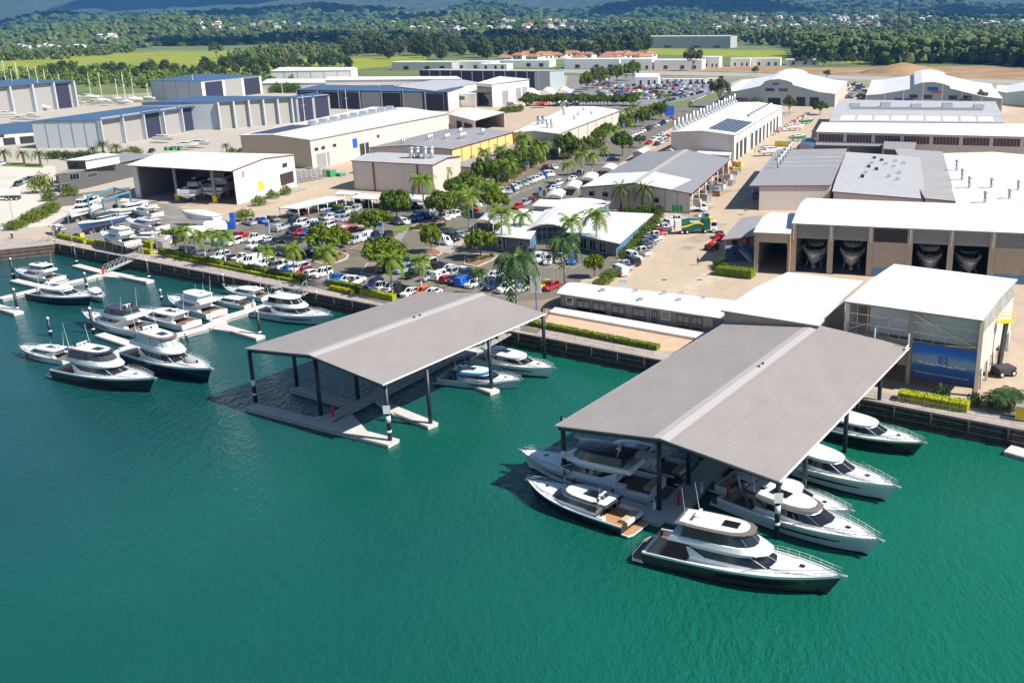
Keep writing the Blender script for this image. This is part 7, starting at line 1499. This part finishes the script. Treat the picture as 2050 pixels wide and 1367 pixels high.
# ridges
def prof(P,x):
    for (a,ya),(b_,yb) in zip(P,P[1:]):
        if a<=x<=b_: t=(x-a)/(b_-a); t=t*t*(3-2*t); return ya+(yb-ya)*t
    return P[-1][1]
def hillmat(key,c,c2,s):
    q=mat(key,c,.95,noise=.5,ns=s,col2=c2,bump=1.0,bs=s*4); nd=q.node_tree.nodes; nd['Bump'].inputs['Distance'].default_value=22
    for n in nd:
        if n.type=='TEX_NOISE': n.inputs['Detail'].default_value=14; n.inputs['Roughness'].default_value=.78
    return q
def ridge(name,D,Wf,crest,m_,amp,seed,nx=150,ny=14,x0=-500,x1=2550):
    b=MB(); rows=[]
    from mathutils import noise as N
    for j in range(ny+1):
        t=j/ny; row=[]
        for i in range(nx+1):
            px=x0+(x1-x0)*i/nx; d=CR*(px-PCX)+CF*FP; d.z=0; d.normalize()
            y=prof(crest,px); zc=max(12,HC+(34-y)/1944*D)
            u=min(1,t/.62); hh=(u**1.25) if t<=.62 else 1-(t-.62)/.38*.5
            dist=D-Wf*(1-t/.62) if t<=.62 else D+Wf*(t-.62)
            p=d*dist/ max(.5,d.y)*max(.5,d.y); nz=N.fractal(Vector((p.x,p.y,seed))/(D*.07),.9,2.1,5); z=GZ-8+(zc-GZ+8)*hh*(1+.0*nz)+amp*nz*min(1,u*1.6)*(1-.3*(t>.6))
            row.append((p.x,p.y,z))
        rows.append(row)
    b.loft(rows,closed=False); o=b.build(name,m_,smooth=True); tag(o,kind='structure'); return rows
near=[(-500,62),(-100,60),(0,58),(90,54),(150,50),(240,36),(330,30),(430,28),(560,36),(690,48),(800,40),(900,33),(960,24),(1010,22),(1070,32),(1200,40),(1330,40),(1420,33),(1520,36),(1640,40),(1800,34),(1950,40),(2100,44),(2550,40)]
mid=[(-500,30),(0,38),(130,34),(230,14),(330,20),(470,20),(620,14),(700,4),(790,12),(900,18),(1000,2),(1150,20),(1250,6),(1330,-8),(1480,2),(1600,10),(1700,0),(1800,10),(1950,16),(2050,24),(2550,10)]
farr=[(-500,-60),(0,-30),(200,-24),(420,-60),(700,-90),(1000,-60),(1300,-90),(1700,-60),(2100,-40),(2550,-70)]
HN=ridge('foothills',3600,1500,near,hillmat('foothill_forest',(.10,.13,.04),(.02,.045,.014),.03),16,3.1)
HM=ridge('hills',6200,2000,mid,hillmat('hill_forest',(.10,.14,.045),(.015,.032,.014),.016),30,7.7)
HF=ridge('mountains',10500,3600,farr,hillmat('mountain_forest',(.10,.15,.08),(.02,.04,.03),.009),70,12.3)
b=MB(); g=random.Random(5)
for _ in range(3800):
    i=g.randrange(10,len(HN[0])-10); j=g.randrange(1,9); a,c=HN[j][i],HN[j+1][i+1]; t,u=g.random(),g.random(); x=a[0]+(c[0]-a[0])*t; y=a[1]+(c[1]-a[1])*u; z=a[2]+(c[2]-a[2])*u; r_=g.uniform(6,12); tuft(b,(x,y,z+4),r_,r_*.8,g,0 if g.random()<.6 else 1)
tag(b.build('hill_woods',[BL['gr'],BL['gum']]),kind='stuff')
b=MB()
for _ in range(6500):
    i=g.randrange(10,len(HM[0])-10); j=g.randrange(2,9); a,c=HM[j][i],HM[j+1][i+1]; t,u=g.random(),g.random(); x=a[0]+(c[0]-a[0])*t; y=a[1]+(c[1]-a[1])*u; z=a[2]+(c[2]-a[2])*(t+u)/2; r_=g.uniform(12,26); tuft(b,(x,y,z+3),r_,r_*.6,g,0 if g.random()<.6 else 1)
tag(b.build('hill_woods',[BL['gr'],BL['dk']]),kind='stuff')
# suburbs: houses one can tell apart near by, then a mass of specks
def onhill(px,py):
    best=None
    d=CR*(px-PCX)+CD*(py-PCY)+CF*FP; d.normalize(); o=Vector((0,0,HC))
    for k in range(200):
        t=1200+k*14; q=o+d*t
        # local height of foothills
        rr_=Vector((q.x,q.y)).length; i=(px+500)/3050*150; i0=int(max(0,min(149,i))); col=[HN[j][i0] for j in range(15)]; rad=[Vector(c[:2]).length for c in col]
        h=GZ
        for j in range(14):
            if rad[j]<=rr_<=rad[j+1]: h=col[j][2]+(col[j+1][2]-col[j][2])*(rr_-rad[j])/(rad[j+1]-rad[j])
        if q.z<=max(h,GZ): return Vector((q.x,q.y,max(h,GZ)))
    return None
SUB=[((0,240),(66,100),70),((0,250),(48,62),20),((720,1260),(42,64),80),((1430,1760),(38,66),75),((1540,1900),(33,44),34),((1900,2050),(40,58),30),((380,620),(46,62),12),((620,900),(74,84),10)]
nn_=0
for (xa,xb),(ya,yb),n in SUB:
    for i in range(int(n*.8)):
        q=onhill(rh.uniform(xa,xb),rh.uniform(ya,yb))
        if q and nn_<250: nn_+=1; house(q.x,q.y,q.z+4,rh.uniform(.6,1.0)*(1 if q.y<2400 else 1.2),rh.choice((M_wr2,M_wr2,M_rgrey,M_terr)),'tiny pale house of the far suburbs among the trees','houses of the far suburbs')
b=MB()
for (xa,xb),(ya,yb),n in SUB:
    for i in range(int(n*.7)):
        q=onhill(rh.uniform(xa,xb),rh.uniform(ya,yb))
        if q: s=rh.uniform(3.5,6)*(1 if q.y<2400 else 1.3); b.box(q-Vector((s,s*.7,2)),q+Vector((s,s*.7,s*.55+3)),0 if rh.random()<.75 else 1)
tag(b.build('suburb_roofs',[M_wr2,M_terr]),kind='stuff')
# clouds above the hills, out of the picture, whose shade falls on the slopes
M_cloud=mat('cloud',(.9,.9,.9),1)
for i,(px,D,s) in enumerate([(420,8600,900),(150,6000,360),(650,6000,560),(1010,5000,420),(1330,5700,600),(1700,9000,700),(1500,5400,450),(1900,5200,520),(700,2350,330),(1000,2300,300),(1900,3400,300),(1180,2500,220)]):
    d=CR*(px-PCX)+CF*FP; d.z=0; d.normalize(); p=d*D; zc=1500; off=(zc-60)/math.tan(SEL); c=p+Vector((math.cos(SAZ)*off,math.sin(SAZ)*off,zc)); b=MB(); g=random.Random(i)
    for k in range(7): b.blob((g.uniform(-.7,.7)*s,g.uniform(-.35,.35)*s,g.uniform(-.03,.08)*s),s*g.uniform(.3,.55),s*.12,g)
    o=b.build('cloud',M_cloud,smooth=True); o.location=c; tag(o,kind='structure')
# air between the camera and the hills
b=MB(); b.box((-16000,-400,-3),(16000,16000,900)); o=b.build('haze',[])
q=bpy.data.materials.new('air'); q.use_nodes=True; t=q.node_tree; t.nodes.remove(t.nodes['Principled BSDF']); pv=t.nodes.new('ShaderNodeVolumePrincipled'); pv.inputs['Color'].default_value=(.14,.46,1,1); pv.inputs['Density'].default_value=.00006; pv.inputs['Anisotropy'].default_value=.1
t.links.new(pv.outputs[0],t.nodes['Material Output'].inputs['Volume']); o.data.materials.append(q); tag(o,kind='stuff')
# ================= sub-parts: fittings carried by a part =================
SUB={'sunroof':'hardtop','radar_dome':'hardtop','radar_scanner':'hardtop','antenna':'hardtop','window_pillar':'window_band','frame_post':'flybridge_enclosure','quarter_panel':'cabin','deck_hatch':'coachroof','ridge_cap':'roof_sheet','gutter':'roof_sheet','ridge_vent':'roof_sheet','exhaust':'roof','chimney':'roof','roof_vent':'roof','vent_pipe':'roof','air_handler':'roof','exhaust_stack':'roof','roof_fan':'roof','solar_array':'roof','rooftop_unit':'roof','roof_duct':'roof','skylight_panel':'roof','air_conditioner':'roof','roof_pipe':'roof','roof_handrail':'roof','white_roof_sheeting':'roof'}
for o in list(C.objects):
    if o.type=='EMPTY' and o.parent is None and o.children:
        by={}
        for ch in o.children: by.setdefault(ch.name.split('.')[0],ch)
        for ch in list(o.children):
            k=ch.name.split('.')[0]
            if k in SUB and SUB[k] in by: ch.parent=by[SUB[k]]
for o in C.objects:
    if 'used' in o: del o['used']
    if 'u' in o: del o['u']
